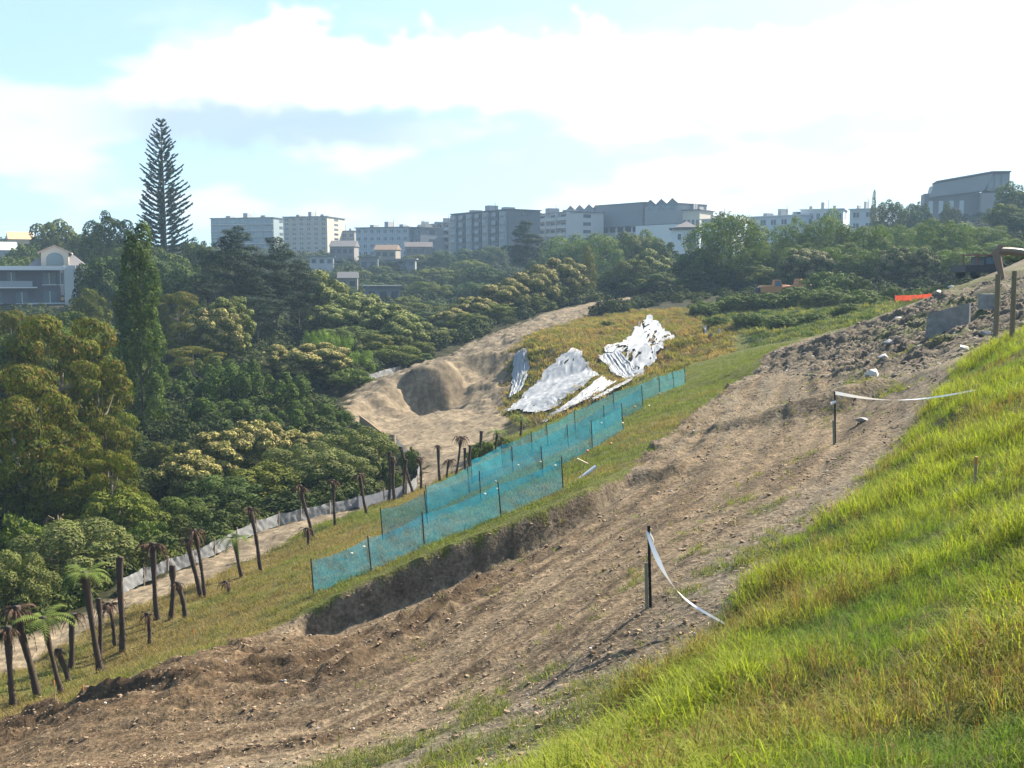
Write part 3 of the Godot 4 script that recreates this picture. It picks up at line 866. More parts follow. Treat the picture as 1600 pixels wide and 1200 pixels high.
func norfolk_pine(x: float, z: float, top: float, width: float) -> void:
	var y := land(x, z) - 0.3
	var h := top - y
	var o := thing("norfolk_pine", "very tall dark conifer with tiers of level branches, on the left skyline", "tree", Vector3(x, y, z))
	var s := Shape.new()
	s.tube(PackedVector3Array([Vector3(0, 0, 0), Vector3(0.1, h * 0.5, 0), Vector3(0, h, 0)]), PackedFloat32Array([0.42, 0.24, 0.04]), 8)
	part("trunk", s.mesh(), paint("bark", Color(0.085, 0.068, 0.05)), o)
	var r := RandomNumberGenerator.new()
	r.seed = 77
	var f := Shape.new()
	var wood := Shape.new()
	var tiers := 38
	for k in tiers:
		var t := (k + 0.5) / tiers
		var yy := h * (0.10 + 0.895 * t)
		var reach := width * 0.5 * pow(1.0 - t, 0.62) * clampf(0.8 + 0.9 * t, 0.0, 1.12) * r.randf_range(0.88, 1.08) + 0.35
		var arms := 9 if t < 0.8 else 6
		for a_i in arms:
			var a := TAU * a_i / arms + k * 0.7 + r.randf_range(-0.15, 0.15)
			var out := Vector3(cos(a), 0, sin(a))
			var lift := 0.12 + 0.55 * t
			if r.randf() < 0.08:
				continue
			var len := reach * r.randf_range(0.72, 1.12)
			var path := PackedVector3Array()
			for q in 5:
				var u := q / 4.0
				path.append(Vector3(0, yy + len * (lift * u - 0.22 * u * (1.0 - u) + 0.10 * u * u), 0) + out * len * u)
			wood.tube(path, PackedFloat32Array([0.07, 0.06, 0.05, 0.03, 0.02]), 4)
			var steps := int(len / 0.17) + 2
			for q in steps:
				var u := pow((q + 0.5) / steps, 0.8)
				if u < 0.22:
					continue
				var c0 := Vector3(0, yy + len * (lift * u - 0.22 * u * (1.0 - u) + 0.10 * u * u), 0) + out * len * u
				var side := out.cross(Vector3.UP)
				for m in 5:
					var dir := (side * r.randf_range(-1.0, 1.0) + Vector3.UP * r.randf_range(-0.15, 0.75) + out * r.randf_range(0.2, 0.9)).normalized()
					var cross := dir.cross(Vector3(r.randfn(), r.randfn(), r.randfn())).normalized() * 0.10
					var e := c0 + dir * r.randf_range(0.25, 0.5) * (1.15 - 0.4 * t)
					f.tint = Color(0.020, 0.036, 0.022).lerp(Color(0.04, 0.058, 0.03), r.randf())
					f.quad(c0 - cross, c0 + cross, e + cross * 0.5, e - cross * 0.5)
	f.n = PackedVector3Array()
	part("foliage", f.mesh(), leaf_paint("leaf_pine", Color(1, 1, 1), Color(0.25, 0.3, 0.15)), o)
	part("branches", wood.mesh(), paint("bark", Color(0.085, 0.068, 0.05)), o)


func fern_meshes() -> void:
	var r := RandomNumberGenerator.new()
	r.seed = 31
	for variant in 3:
		for dead in [false, true]:
			var s := Shape.new()
			var count := 13 if not dead else 16
			for k in count:
				var a := TAU * k / count + r.randf_range(-0.2, 0.2)
				var out := Vector3(cos(a), 0, sin(a))
				var side := out.cross(Vector3.UP)
				var len := r.randf_range(1.0, 1.6) if not dead else r.randf_range(0.5, 1.5)
				var rise := r.randf_range(0.25, 0.75) if not dead else r.randf_range(-0.1, 0.7)
				var fall := r.randf_range(0.5, 1.0) if not dead else r.randf_range(0.4, 1.3)
				var prev := Vector3.ZERO
				for q in 15:
					var u := (q + 1) / 15.0
					var p := out * len * u * (1.0 - 0.35 * u * (1.0 if dead else 0.5)) + Vector3.UP * (rise * u - fall * u * u) * len
					var w := 0.30 * sin(PI * clampf(u * 0.95 + 0.03, 0.0, 1.0)) * (1.0 if not dead else 0.38)
					s.tint = (Color(0.095, 0.140, 0.030).lerp(Color(0.16, 0.19, 0.05), r.randf()) if not dead else Color(0.055, 0.032, 0.022).lerp(Color(0.11, 0.07, 0.045), r.randf()))
					var d := (p - prev).normalized()
					for sg in [-1.0, 1.0]:
						var tip: Vector3 = p + side * sg * w + d * 0.10 + Vector3.DOWN * (0.05 + (r.randf() * 0.16 if dead else 0.0))
						s.tri(p - d * 0.035, tip, p + d * 0.035)
					s.quad(prev - side * 0.012, prev + side * 0.012, p + side * 0.01, p - side * 0.01)
					prev = p
			s.n = PackedVector3Array()
			protos["frond %d %s" % [variant, dead]] = s.mesh()
		var t := Shape.new()
		var path := PackedVector3Array()
		var rad := PackedFloat32Array()
		for q in 13:
			var u := q / 12.0
			path.append(Vector3(1.6 * sin(u * 3.0 + variant * 2.0) * u * (1.0 - u), u * 1.03 - 0.03, 1.4 * cos(u * 4.0 + variant) * u * (1.0 - u)))
			rad.append((0.95 - 0.25 * sin(u * PI) + 0.25 * smoothstep(0.7, 1.0, u)) * r.randf_range(0.8, 1.2) * (1.35 if q == 0 else 1.0))
		for q in 13:    # level rings, since the trunk is stretched to its height later
			for j in 9:
				var a := TAU * j / 9.0
				t.v.append(path[q] + Vector3(cos(a), 0, sin(a)) * rad[q])
				t.n.append(Vector3(cos(a), 0, sin(a)))
				t.c.append(Color(1, 1, 1) * r.randf_range(0.7, 1.25))
		for q in 12:
			for j in 9:
				var k := q * 9 + j
				var k1 := q * 9 + (j + 1) % 9
				t.ix.append_array([k, k1, k + 9, k1, k1 + 9, k + 9])
		for j in 7:
			t.ix.append_array([12 * 9, 12 * 9 + j + 1, 12 * 9 + j + 2])
		for q in 90:    # old frond bases sticking out of the trunk
			var u := r.randf()
			var a := r.randf() * TAU
			var o := Vector3(cos(a), 0, sin(a))
			var pq := path[int(u * 12.0)]
			var c0 := Vector3(pq.x, u, pq.z) + o * 0.8
			var k := r.randf_range(0.5, 1.3)
			t.tint = Color(1, 1, 1) * k
			var sd := o.cross(Vector3.UP) * 0.14
			t.tri(c0 - sd, c0 + sd, c0 + o * r.randf_range(0.3, 0.8) + Vector3.UP * 0.03)
		protos["fern trunk %d" % variant] = t.mesh()


func tree_fern(x: float, z: float, h: float, lean: float, kind: int, label: String) -> void:
	var o := thing("tree_fern", label, "tree fern", on_land(x, z, -0.08), 0.0, "tree ferns along the haul road")
	var wood := paint("fern_trunk", Color(0.055, 0.036, 0.028), 0.95)
	var v := rng.randi() % 3
	var r := rng.randf_range(0.075, 0.11) * (0.8 + 0.08 * h)
	part("trunk", protos["fern trunk %d" % v], wood, o, Transform3D(Vector3(r, 0, 0), Vector3(lean, h, 0), Vector3(0, 0, r), Vector3.ZERO))
	var top := Vector3(lean, h - 0.06, 0)
	var turn := Basis(Vector3.UP, rng.randf() * TAU)
	if kind in [1, 3]:
		part("dead_fronds", protos["frond %d true" % v], leaf_paint("frond_dead", Color(1, 1, 1), Color(0.25, 0.2, 0.1)), o, Transform3D(turn.scaled(Vector3.ONE * rng.randf_range(0.4, 0.68)), top))
	if kind == 0 and rng.randf() < 0.6:
		part("dead_fronds", protos["frond %d true" % v], leaf_paint("frond_dead", Color(1, 1, 1), Color(0.25, 0.2, 0.1)), o, Transform3D(turn.scaled(Vector3.ONE * rng.randf_range(0.2, 0.36)), top))
	if kind in [2, 3]:
		part("fronds", protos["frond %d false" % v], leaf_paint("frond_green", Color(1, 1, 1), Color(0.62, 0.80, 0.25)), o, Transform3D(turn.scaled(Vector3.ONE * rng.randf_range(0.5, 0.75) * (1.0 + 0.1 * float(kind == 3))), top))


# ------------------------------------------------------------------ fences and site gear

func rod(from: Vector3, to: Vector3, r0: float, r1: float, sides := 6, tint := Color(1, 1, 1)) -> ArrayMesh:
	var s := Shape.new()
	s.tint = tint
	s.tube(PackedVector3Array([from, from.lerp(to, 0.5), to]), PackedFloat32Array([r0, (r0 + r1) * 0.5, r1]), sides)
	return s.mesh()


func cloth(p: Array[Vector3], q: Array[Vector3], rows: int, wave: Callable) -> ArrayMesh:    # a sheet between a lower edge p and an upper edge q, smooth
	var s := Shape.new()
	var cols := p.size()
	for j in rows + 1:
		for i in cols:
			var t := float(j) / rows
			s.v.append(p[i].lerp(q[i], t) + (wave as Callable).call(i, t))
			s.c.append(Color(1, 1, 1))
	for j in rows + 1:
		for i in cols:
			var k := j * cols + i
			var dx := s.v[k + (1 if i < cols - 1 else 0)] - s.v[k - (1 if i > 0 else 0)]
			var dy := s.v[k + (cols if j < rows else 0)] - s.v[k - (cols if j > 0 else 0)]
			s.n.append(dx.cross(dy).normalized())
	for j in rows:
		for i in cols - 1:
			var k := j * cols + i
			s.ix.append_array([k, k + cols, k + 1, k + 1, k + cols, k + cols + 1])
	return s.mesh()


func panel_between(a: Vector3, b: Vector3, ha: Vector3, hb: Vector3, steps: int, rows: int, sag: float, crease: float, seed_no: int) -> ArrayMesh:
	var low: Array[Vector3] = []
	var high: Array[Vector3] = []
	for i in steps + 1:
		var t := float(i) / steps
		var g := a.lerp(b, t)
		g.y = land(g.x, g.z) + 0.02
		low.append(g)
		high.append((a + ha).lerp(b + hb, t) + Vector3.DOWN * sag * sin(PI * t))
	var side := (b - a).cross(Vector3.UP).normalized()
	return cloth(low, high, rows, func(i: int, t: float) -> Vector3: return side * crease * n_fine.get_noise_2d(seed_no * 7.0 + i * 0.9 + t * 1.5, t * 0.8))


func net_fence(spots: Array, label: String, high: float) -> void:
	var base := on_land(spots[0].x, spots[0].y)
	var o := thing("mesh_fence", label, "fence", base, 0.0, "blue-green mesh fences above the cut bank")
	var net := paint("netting", Color(0.010, 0.36, 0.46, 0.40), 0.6)
	net.albedo_color = Color(0.04, 0.66, 0.76, 0.43)
	net.transparency = BaseMaterial3D.TRANSPARENCY_ALPHA
	net.backlight_enabled = true
	net.backlight = Color(0.80, 0.95, 1.0)
	var dark := paint("fence_stake", Color(0.025, 0.022, 0.022), 0.7)
	for i in spots.size():
		var g := on_land(spots[i].x, spots[i].y)
		var up := Vector3(-0.06 - 0.03 * (i % 2), high + 0.08, 0.0)
		part("stake", rod(g - base - up * 0.15, g - base + up, 0.019, 0.019), dark, o)
		if i > 0:
			var f := on_land(spots[i - 1].x, spots[i - 1].y)
			part("net", panel_between(f, g, Vector3(-0.06 - 0.03 * ((i - 1) % 2), high, -0.03), Vector3(-0.06 - 0.03 * (i % 2), high, -0.03), 10, 4, 0.09, 0.09, i), net, o, Transform3D(Basis(), -base))


func cloth_fence(called: String, spots: Array, label: String, high: float, mat: Material, crease: float) -> void:
	var base := on_land(spots[0].x, spots[0].y)
	var o := thing(called, label, "fence", base)
	var wood := paint("peg_wood", Color(0.30, 0.22, 0.14), 0.8)
	for i in spots.size():
		var g := on_land(spots[i].x, spots[i].y)
		part("stake", rod(g - base - Vector3.UP * 0.1, g - base + Vector3(0.02, high + 0.1, 0), 0.028, 0.028), wood, o)
		if i > 0:
			var f := on_land(spots[i - 1].x, spots[i - 1].y)
			part("fabric", panel_between(f, g, Vector3(0, high, 0.03), Vector3(0, high, 0.03), 12, 5, 0.06, crease, i * 3), mat, o, Transform3D(Basis(), -base))


func tarp(label: String, left: Array, right: Array, torn: float, seed_no: int) -> void:
	var base := on_land(left[0].x, left[0].y)
	var o := thing("plastic_sheet", label, "plastic sheet", base, 0.0, "white plastic sheets laid over the mound")
	var foot := PackedVector2Array(left)
	for i in right.size():
		foot.append(right[right.size() - 1 - i])
	covered.append(foot)
	var s := Shape.new()
	var nu := 44
	var nv := 90
	var n := FastNoiseLite.new()
	n.seed = seed_no
	n.frequency = 1.0
	n.fractal_octaves = 3
	var gone := PackedByteArray()
	for j in nv + 1:
		var t := float(j) / nv
		var a := along(left, t)
		var b := along(right, t)
		for i in nu + 1:
			var u := float(i) / nu
			var p := a.lerp(b, u)
			var edge := n.get_noise_2d(t * 6.0, 0.0 if u < 0.5 else 30.0)
			p += (b - a) * (u - 0.5) * 0.26 * edge
			p += (along(left, 1.0) - along(left, 0.0)).lerp(along(right, 1.0) - along(right, 0.0), u) * 0.10 * (t - 0.5) * n.get_noise_2d(u * 7.0, 70.0)
			var w := n.get_noise_2d(u * 8.0 + t * 1.2, t * 1.3)
			var ripple := 0.11 * w + 0.06 * n.get_noise_2d(u * 4.0 + t * 5.0, t * 6.0 - u * 3.0 + 20.0) + 0.03 * n.get_noise_2d(u * 24.0, t * 2.0 + 9.0) + 0.02 * n.get_noise_2d(u * 9.0, t * 14.0)
			s.v.append(Vector3(p.x, land(p.x, p.y) + 0.30 + ripple, p.y) - base)
			s.c.append(Color(1, 1, 1))
			gone.append(1 if n.get_noise_2d(u * 5.0 + 40.0, t * 3.0) + 0.4 * n.get_noise_2d(u * 22.0, t * 9.0) > torn else 0)
	for j in nv + 1:
		for i in nu + 1:
			var k := j * (nu + 1) + i
			var dx := s.v[k + (1 if i < nu else 0)] - s.v[k - (1 if i > 0 else 0)]
			var dy := s.v[k + (nu + 1 if j < nv else 0)] - s.v[k - (nu + 1 if j > 0 else 0)]
			var m := dx.cross(dy).normalized()
			s.n.append(m if m.y > 0.0 else -m)
	for j in nv:
		for i in nu:
			var k := j * (nu + 1) + i
			if gone[k]:
				continue
			if (s.v[k + 1] - s.v[k]).cross(s.v[k + nu + 1] - s.v[k]).y > 0.0:
				s.ix.append_array([k, k + nu + 1, k + 1, k + 1, k + nu + 1, k + nu + 2])
			else:
				s.ix.append_array([k, k + 1, k + nu + 1, k + 1, k + nu + 2, k + nu + 1])
	part("sheet", s.mesh(), paint("white_plastic", Color(0.22, 0.23, 0.25), 0.75), o)


func along(p: Array, t: float) -> Vector2:
	var f := clampf(t, 0.0, 1.0) * (p.size() - 1)
	var i := mini(int(f), p.size() - 2)
	return p[i].lerp(p[i + 1], f - i)


func ribbon(path: PackedVector3Array, wide: PackedFloat32Array, turn: float) -> ArrayMesh:
	var s := Shape.new()
	for i in path.size():
		var d := (path[mini(i + 1, path.size() - 1)] - path[maxi(i - 1, 0)]).normalized()
		var a := d.cross(Vector3(0, 0, 1)).normalized()
		var b := d.cross(a)
		var w := (a * cos(turn * i) + b * sin(turn * i)) * wide[i] * 0.5
		var m := w.cross(d).normalized()
		s.v.append_array([path[i] - w, path[i] + w])
		s.n.append_array([m, m])
		s.c.append_array([Color(1, 1, 1), Color(1, 1, 1)])
	for i in path.size() - 1:
		var k := i * 2
		s.ix.append_array([k, k + 2, k + 1, k + 1, k + 2, k + 3])
	return s.mesh()


func marker_stakes() -> void:
	var dark := paint("marker_dark", Color(0.028, 0.024, 0.022), 0.6)
	var tape := paint("white_tape", Color(0.80, 0.80, 0.82), 0.4)
	tape.backlight_enabled = true
	tape.backlight = Color(0.6, 0.6, 0.6)
	var a: Vector3 = Vector3(2.24, -5.33, -16.50)
	a.y = ground_y(a.x, a.z)
	var o := thing("marker_stake", "tall dark metal stake with white tape tied at its top, nearest the camera", "stake", a)
	var s := Shape.new()
	for q in 3:    # a steel post of three ribs
		s.box(Transform3D(Basis(Vector3.UP, TAU * q / 3.0).rotated(Vector3(0, 0, 1), 0.035), Vector3(-0.035, 0.62, 0)), Vector3(0.048, 1.44, 0.008))
	part("post", s.mesh(), dark, o)
	var end: Vector3 = Vector3(2.94, -4.86, -14.17) - a
	var topp := Vector3(-0.085, 1.25, 0.0)
	var path := PackedVector3Array()
	var wide := PackedFloat32Array()
	for i in 29:
		var t := i / 28.0
		var p := topp.lerp(end + Vector3.UP * 0.06, t) + Vector3.DOWN * 0.42 * sin(PI * pow(t, 0.85)) * (1.0 - 0.35 * t)
		p.y = maxf(p.y, ground_y(a.x + p.x, a.z + p.z) - a.y + 0.03)
		path.append(p)
		wide.append(0.035 + 0.055 * exp(-pow((t - 0.17) / 0.12, 2.0)))
	var tp := thing("marker_tape", "white barrier tape hanging from the nearest dark stake down to the grass", "tape", a)
	part("strip", ribbon(path, wide, 0.12), tape, tp)
	var loop := PackedVector3Array()
	var lw := PackedFloat32Array()
	for i in 15:
		var t := i / 14.0
		loop.append(topp + Vector3(0.02 + 0.085 * sin(PI * t), -0.36 * t, 0.03 * sin(TAU * t)))
		lw.append(0.028)
	part("loose_end", ribbon(loop, lw, 0.2), tape, tp)
	var peg := thing("marker_peg", "short grey-green wooden peg leaning beside the nearest dark stake", "peg", a + Vector3(-0.085, 0, 0.03))
	s = Shape.new()
	s.box(Transform3D(Basis(Vector3(0, 0, 1), 0.03), Vector3(0, 0.33, 0)), Vector3(0.05, 0.82, 0.045))
	part("post", s.mesh(), paint("peg_grey", Color(0.19, 0.20, 0.15), 0.8), peg)
	var b: Vector3 = Vector3(9.30, -4.89, -30.00)
	b.y = ground_y(b.x, b.z)
	o = thing("marker_stake", "thin dark stake with a white cap beside the road, farther from the camera", "stake", b)
	s = Shape.new()
	s.box(Transform3D(Basis(Vector3(0, 0, 1), 0.04), Vector3(-0.03, 0.70, 0)), Vector3(0.045, 1.66, 0.045))
	part("post", s.mesh(), dark, o)
	part("cap", rod(Vector3(-0.16, 1.18, 0.03), Vector3(-0.03, 1.24, 0.03), 0.05, 0.035), tape, o)
	peg = thing("marker_peg", "short pale wooden peg beside the white-capped stake", "peg", b + Vector3(-0.05, 0, 0.06))
	s = Shape.new()
	s.box(Transform3D(Basis(Vector3(0, 0, 1), 0.06), Vector3(-0.02, 0.3, 0)), Vector3(0.05, 0.8, 0.05))
	part("post", s.mesh(), paint("peg_grey", Color(0.19, 0.20, 0.15), 0.8), peg)
	var far_end: Vector3 = Vector3(10.84, -2.68, -24.50) - b
	path = PackedVector3Array()
	wide = PackedFloat32Array()
	for i in 25:
		var t := i / 24.0
		path.append(Vector3(-0.06, 1.49, 0).lerp(far_end, t) + Vector3.DOWN * 0.22 * sin(PI * t))
		wide.append(0.10 - 0.06 * t)
	tp = thing("marker_tape", "white barrier tape stretched from the white-capped stake over to the long grass", "tape", b)
	part("strip", ribbon(path, wide, 0.1), tape, tp)
	for q in [[Vector3(-8.44, -9.76, -27.13), "thin survey peg with an orange tip, at the road edge by the cut bank", 0.42], [Vector3(-9.56, -9.49, -22.69), "thin survey peg with an orange tip on the lower left road edge", 0.42], [Vector3(-10.41, -9.84, -23.15), "leftmost thin survey peg with an orange tip at the road edge", 0.42], [Vector3(6.82, -3.09, -15.30), "short brown wooden peg standing in the long grass", 0.42]]:
		var g: Vector3 = q[0]
		g.y = ground_y(g.x, g.z)
		var pg := thing("survey_peg", q[1], "peg", g)
		var big: float = 0.026 if "brown" in q[1] else 0.012
		part("shaft", rod(Vector3(0, -0.1, 0), Vector3(0, q[2] * 0.75, 0), big, big), paint("peg_wood", Color(0.30, 0.22, 0.14), 0.8), pg)
		part("tip", rod(Vector3(0, q[2] * 0.75, 0), Vector3(0, q[2], 0), big * 1.05, big), paint("peg_orange", Color(0.75, 0.22, 0.04), 0.6) if big < 0.02 else paint("peg_brown", Color(0.42, 0.20, 0.05), 0.7), pg)


func loft_wall(spots: Array, label: String) -> void:
	var base := on_land(spots[0].x, spots[0].y)
	var o := thing("timber_wall", label, "wall", base)
	for i in spots.size() - 1:
		for k in 3:
			var f := on_land(spots[i].x, spots[i].y, 0.12 + 0.25 * k) - base
			var g := on_land(spots[i + 1].x, spots[i + 1].y, 0.12 + 0.25 * k) - base
			var s := Shape.new()
			s.box(Transform3D(Basis.looking_at((g - f).normalized()), (f + g) * 0.5), Vector3(0.05, 0.23, (g - f).length() * 0.99))
			part("plank", s.mesh(), paint("plank_%d" % k, Color(0.30, 0.20, 0.12) * (0.8 + 0.15 * k), 0.85), o)


func digger(at: Vector3, turn: float, size: float, body: Color, label: String, boom_up: float) -> void:
	var o := thing("excavator", label, "excavator", at, turn)
	o.scale = Vector3.ONE * size
	var yellow := paint("digger_%s" % label.substr(0, 12), body, 0.5)
	var black := paint("digger_black", Color(0.025, 0.025, 0.028), 0.8)
	for sg in [-1.0, 1.0]:
		var s := Shape.new()
		var poly := PackedVector2Array()
		for q in 9:
			var a := -PI / 2 + PI * q / 8.0
			poly.append(Vector2(1.45 + 0.4 * cos(a), 0.4 + 0.4 * sin(a)))
		for q in 9:
			var a := PI / 2 + PI * q / 8.0
			poly.append(Vector2(-1.45 + 0.4 * cos(a), 0.4 + 0.4 * sin(a)))
		s.prism(poly, Transform3D(Basis(), Vector3(0, 0, sg * 1.0 - 0.27)), 0.54)
		part("track", s.mesh(), black, o)
	var u := Shape.new()
	u.at_box(Vector3(0, 0.62, 0), Vector3(1.6, 0.3, 1.4))
	part("turntable", u.mesh(), black, o)
	u = Shape.new()
	u.prism(PackedVector2Array([Vector2(-1.9, 0.8), Vector2(1.2, 0.8), Vector2(1.2, 1.25), Vector2(0.1, 1.3), Vector2(0.0, 1.85), Vector2(-1.75, 1.85), Vector2(-1.95, 1.6)]), Transform3D(Basis(), Vector3(0, 0, -1.15)), 2.3)
	part("housing", u.mesh(), yellow, o)
	u = Shape.new()
	u.prism(PackedVector2Array([Vector2(-2.35, 0.85), Vector2(-1.92, 0.85), Vector2(-1.97, 1.62), Vector2(-2.25, 1.6)]), Transform3D(Basis(), Vector3(0, 0, -1.1)), 2.2)
	part("counterweight", u.mesh(), black, o)
	u = Shape.new()
	u.prism(PackedVector2Array([Vector2(0.12, 1.28), Vector2(1.35, 1.25), Vector2(1.45, 1.6), Vector2(1.15, 2.75), Vector2(0.12, 2.75)]), Transform3D(Basis(), Vector3(0, 0, 0.1)), 1.0)
	var cab := part("cab", u.mesh(), yellow, o)
	u = Shape.new()
	u.prism(PackedVector2Array([Vector2(0.3, 1.75), Vector2(1.28, 1.75), Vector2(1.06, 2.6), Vector2(0.3, 2.6)]), Transform3D(Basis(), Vector3(0, 0, 1.09)), 0.03)
	u.box(Transform3D(Basis(Vector3(0, 0, 1), 0.26), Vector3(1.33, 2.15, 0.6)), Vector3(0.03, 0.95, 0.8))
	part("window", u.mesh(), paint("vehicle_glass", Color(0.10, 0.16, 0.22), 0.1), cab)
	var p0 := Vector2(0.9, 1.3)
	var p1 := p0 + Vector2(1.7, 1.9 * boom_up)
	var p2 := p1 + Vector2(2.2, -0.15)
	var arc := PackedVector3Array()
	var rad := PackedFloat32Array()
	for q in 13:
		var t := q / 12.0
		var e := p0.lerp(p1, t).lerp(p1.lerp(p2, t), t)
		arc.append(Vector3(e.x, e.y, -0.35))
		rad.append(0.24 - 0.08 * t)
	u = Shape.new()
	u.tube(arc, rad, 6)
	part("boom", u.mesh(), yellow, o)
	u = Shape.new()
	u.tube(PackedVector3Array([Vector3(p2.x - 0.25, p2.y + 0.3, -0.35), Vector3(p2.x, p2.y, -0.35), Vector3(p2.x - 0.5, p2.y - 1.9, -0.35)]), PackedFloat32Array([0.12, 0.2, 0.11]), 6)
	part("arm", u.mesh(), yellow, o)
	u = Shape.new()
	u.prism(PackedVector2Array([Vector2(0, 0), Vector2(-0.75, -0.15), Vector2(-0.8, -0.55), Vector2(-0.35, -0.85), Vector2(0.05, -0.75)]), Transform3D(Basis(), Vector3(p2.x - 0.4, p2.y - 1.85, -0.75)), 0.8)
	part("bucket", u.mesh(), black, o)


func pickup(at: Vector3, turn: float) -> void:
	var o := thing("parked_truck", "dark truck with a blue window on the spoil heap at the right", "truck", at, turn)
	var u := Shape.new()
	u.prism(PackedVector2Array([Vector2(-2.4, 0.5), Vector2(2.3, 0.5), Vector2(2.4, 0.95), Vector2(1.1, 1.05), Vector2(-2.4, 1.05)]), Transform3D(Basis(), Vector3(0, 0, -0.9)), 1.8)
	part("body", u.mesh(), paint("truck_paint", Color(0.05, 0.05, 0.06), 0.4), o)
	u = Shape.new()
	u.prism(PackedVector2Array([Vector2(-0.7, 1.06), Vector2(1.3, 1.06), Vector2(0.7, 1.75), Vector2(-0.6, 1.75)]), Transform3D(Basis(), Vector3(0, 0, -0.8)), 1.6)
	part("cab", u.mesh(), paint("truck_paint", Color(0.05, 0.05, 0.06), 0.4), o)
	u = Shape.new()
	u.prism(PackedVector2Array([Vector2(-0.5, 1.15), Vector2(1.05, 1.15), Vector2(0.62, 1.65), Vector2(-0.5, 1.65)]), Transform3D(Basis(), Vector3(0, 0, 0.81)), 0.02)
	part("window", u.mesh(), paint("vehicle_glass", Color(0.10, 0.16, 0.22), 0.1), o)
	u = Shape.new()
	u.at_box(Vector3(-0.1, 1.85, 0), Vector3(2.6, 0.08, 1.9))
	u.at_box(Vector3(-1.3, 1.45, 0.8), Vector3(0.06, 0.8, 0.06))
	u.at_box(Vector3(-1.3, 1.45, -0.8), Vector3(0.06, 0.8, 0.06))
	part("roof_rack", u.mesh(), paint("rack_red", Color(0.22, 0.06, 0.05), 0.6), o)
	for wx in [-1.5, 1.5]:
		for wz in [-0.88, 0.88]:
			part("wheel", rod(Vector3(wx, 0.36, wz - 0.11), Vector3(wx, 0.36, wz + 0.11), 0.36, 0.36, 14), paint("tyre", Color(0.02, 0.02, 0.02), 0.9), o)


func rubble() -> void:
	var r := RandomNumberGenerator.new()
	r.seed = 9
	var slab := [Vector3(17.77, -2.83, -45.41), Vector3(19.85, -2.13, -45.85), Vector3(19.84, -1.21, -45.85), Vector3(17.89, -1.67, -45.41)]
	var s := Shape.new()
	var back := Vector3(0.14, 0, -0.16)
	var p: Array[Vector3] = []
	for q in slab:
		p.append(q - slab[0])
	s.quad(p[0], p[1], p[2], p[3])
	s.quad(p[1] + back, p[0] + back, p[3] + back, p[2] + back)
	s.quad(p[3], p[2], p[2] + back, p[3] + back)
	s.quad(p[0], p[3], p[3] + back, p[0] + back)
	s.quad(p[1], p[1] + back, p[2] + back, p[2])
	var conc := paint("concrete", Color(0.30, 0.31, 0.31), 0.9)
	grain(conc, 0.012, 0.72, 2.5, 2.0, 211)
	var o := thing("concrete_slab", "large grey concrete slab lying tilted against the spoil heap", "slab", slab[0])
	part("slab", s.mesh(), conc, o)
	s = Shape.new()
	s.box(Transform3D(Basis(Vector3.UP, 0.3), Vector3.ZERO), Vector3(0.75, 0.7, 0.5))
	o = thing("concrete_block", "square pale concrete block left of the wooden post on the heap", "block", Vector3(21.64, -1.21, -48.00))
	part("block", s.mesh(), conc, o)
	var chunk_shapes: Array[ArrayMesh] = []
	for k in 6:
		chunk_shapes.append(stone_mesh(50 + k, 0.45))
	var where := ["at the foot of the tilted grey slab", "left of the tilted grey slab", "below the slab near the dark hollow", "on the crest of the spoil heap", "beside the wooden post", "on the slope under the orange mesh", "at the edge of the long grass", "on the heap above the tilted slab", "between the slab and the truck", "at the upper end of the dirt road", "near the white-capped stake", "in the dark hollow beside the road"]
	var px := [Vector2(17.2, -44.5), Vector2(16.6, -46.5), Vector2(14.8, -42.0), Vector2(23.5, -58.0), Vector2(18.6, -41.2), Vector2(20.5, -56.0), Vector2(16.6, -38.6), Vector2(19.6, -49.0), Vector2(25.0, -60.0), Vector2(16.2, -52.0), Vector2(10.4, -31.0), Vector2(13.6, -39.6)]
	for k in 12:
		var at := on_land(px[k].x, px[k].y, 0.18)
		at.y = ground_y(at.x, at.z) + 0.05
		o = thing("concrete_chunk", "broken pale concrete chunk " + where[k], "rubble", at, r.randf() * TAU, "concrete chunks on the spoil heap")
		part("chunk", chunk_shapes[k % 6], paint("chunk_%d" % (k % 3), [Color(0.42, 0.41, 0.40), Color(0.27, 0.27, 0.28), Color(0.45, 0.44, 0.43)][k % 3], 0.9), o, Transform3D(Basis.from_scale(Vector3(r.randf_range(0.18, 0.36), r.randf_range(0.10, 0.2), r.randf_range(0.15, 0.3))), Vector3.ZERO))
	for q in [[Vector3(18.04, -2.33, -39.30), 2.35, "thick weathered wooden fence post standing in the long grass", 0.10], [Vector3(14.71, -1.68, -31.00), 2.0, "thinner wooden fence post right of the thick one", 0.075]]:
		var g := on_land(q[0].x, q[0].z)
		o = thing("fence_post", q[2], "post", g, 0.0, "wooden fence posts at the right")
		part("post", rod(Vector3(0, -0.3, 0), Vector3(-0.02, q[1], 0), q[3], q[3] * 0.92, 10), paint("post_wood", Color(0.17, 0.135, 0.09), 0.9), o)
	var pa: Vector3 = Vector3(2.42, -6.41, -33.35)
	o = thing("drain_pipe", "white plastic pipe lying at the top of the cut bank", "pipe", Vector3(pa.x, ground_y(pa.x, pa.z), pa.z))
	part("pipe", rod(Vector3(-0.35, -0.12, 0.2), Vector3(0.28, 0.30, -0.1), 0.06, 0.06, 8), paint("pipe_white", Color(0.6, 0.63, 0.68), 0.4), o)
	pa = Vector3(2.43, -6.66, -35.90)
	o = thing("loose_plank", "pale loose plank at the top of the cut bank", "plank", Vector3(pa.x, ground_y(pa.x, pa.z), pa.z))
	s = Shape.new()
	s.box(Transform3D(Basis(Vector3(0, 0, 1), -0.45), Vector3(0.0, 0.25, 0)), Vector3(0.42, 0.04, 0.1))
	part("board", s.mesh(), paint("plank_pale", Color(0.5, 0.4, 0.28), 0.8), o)


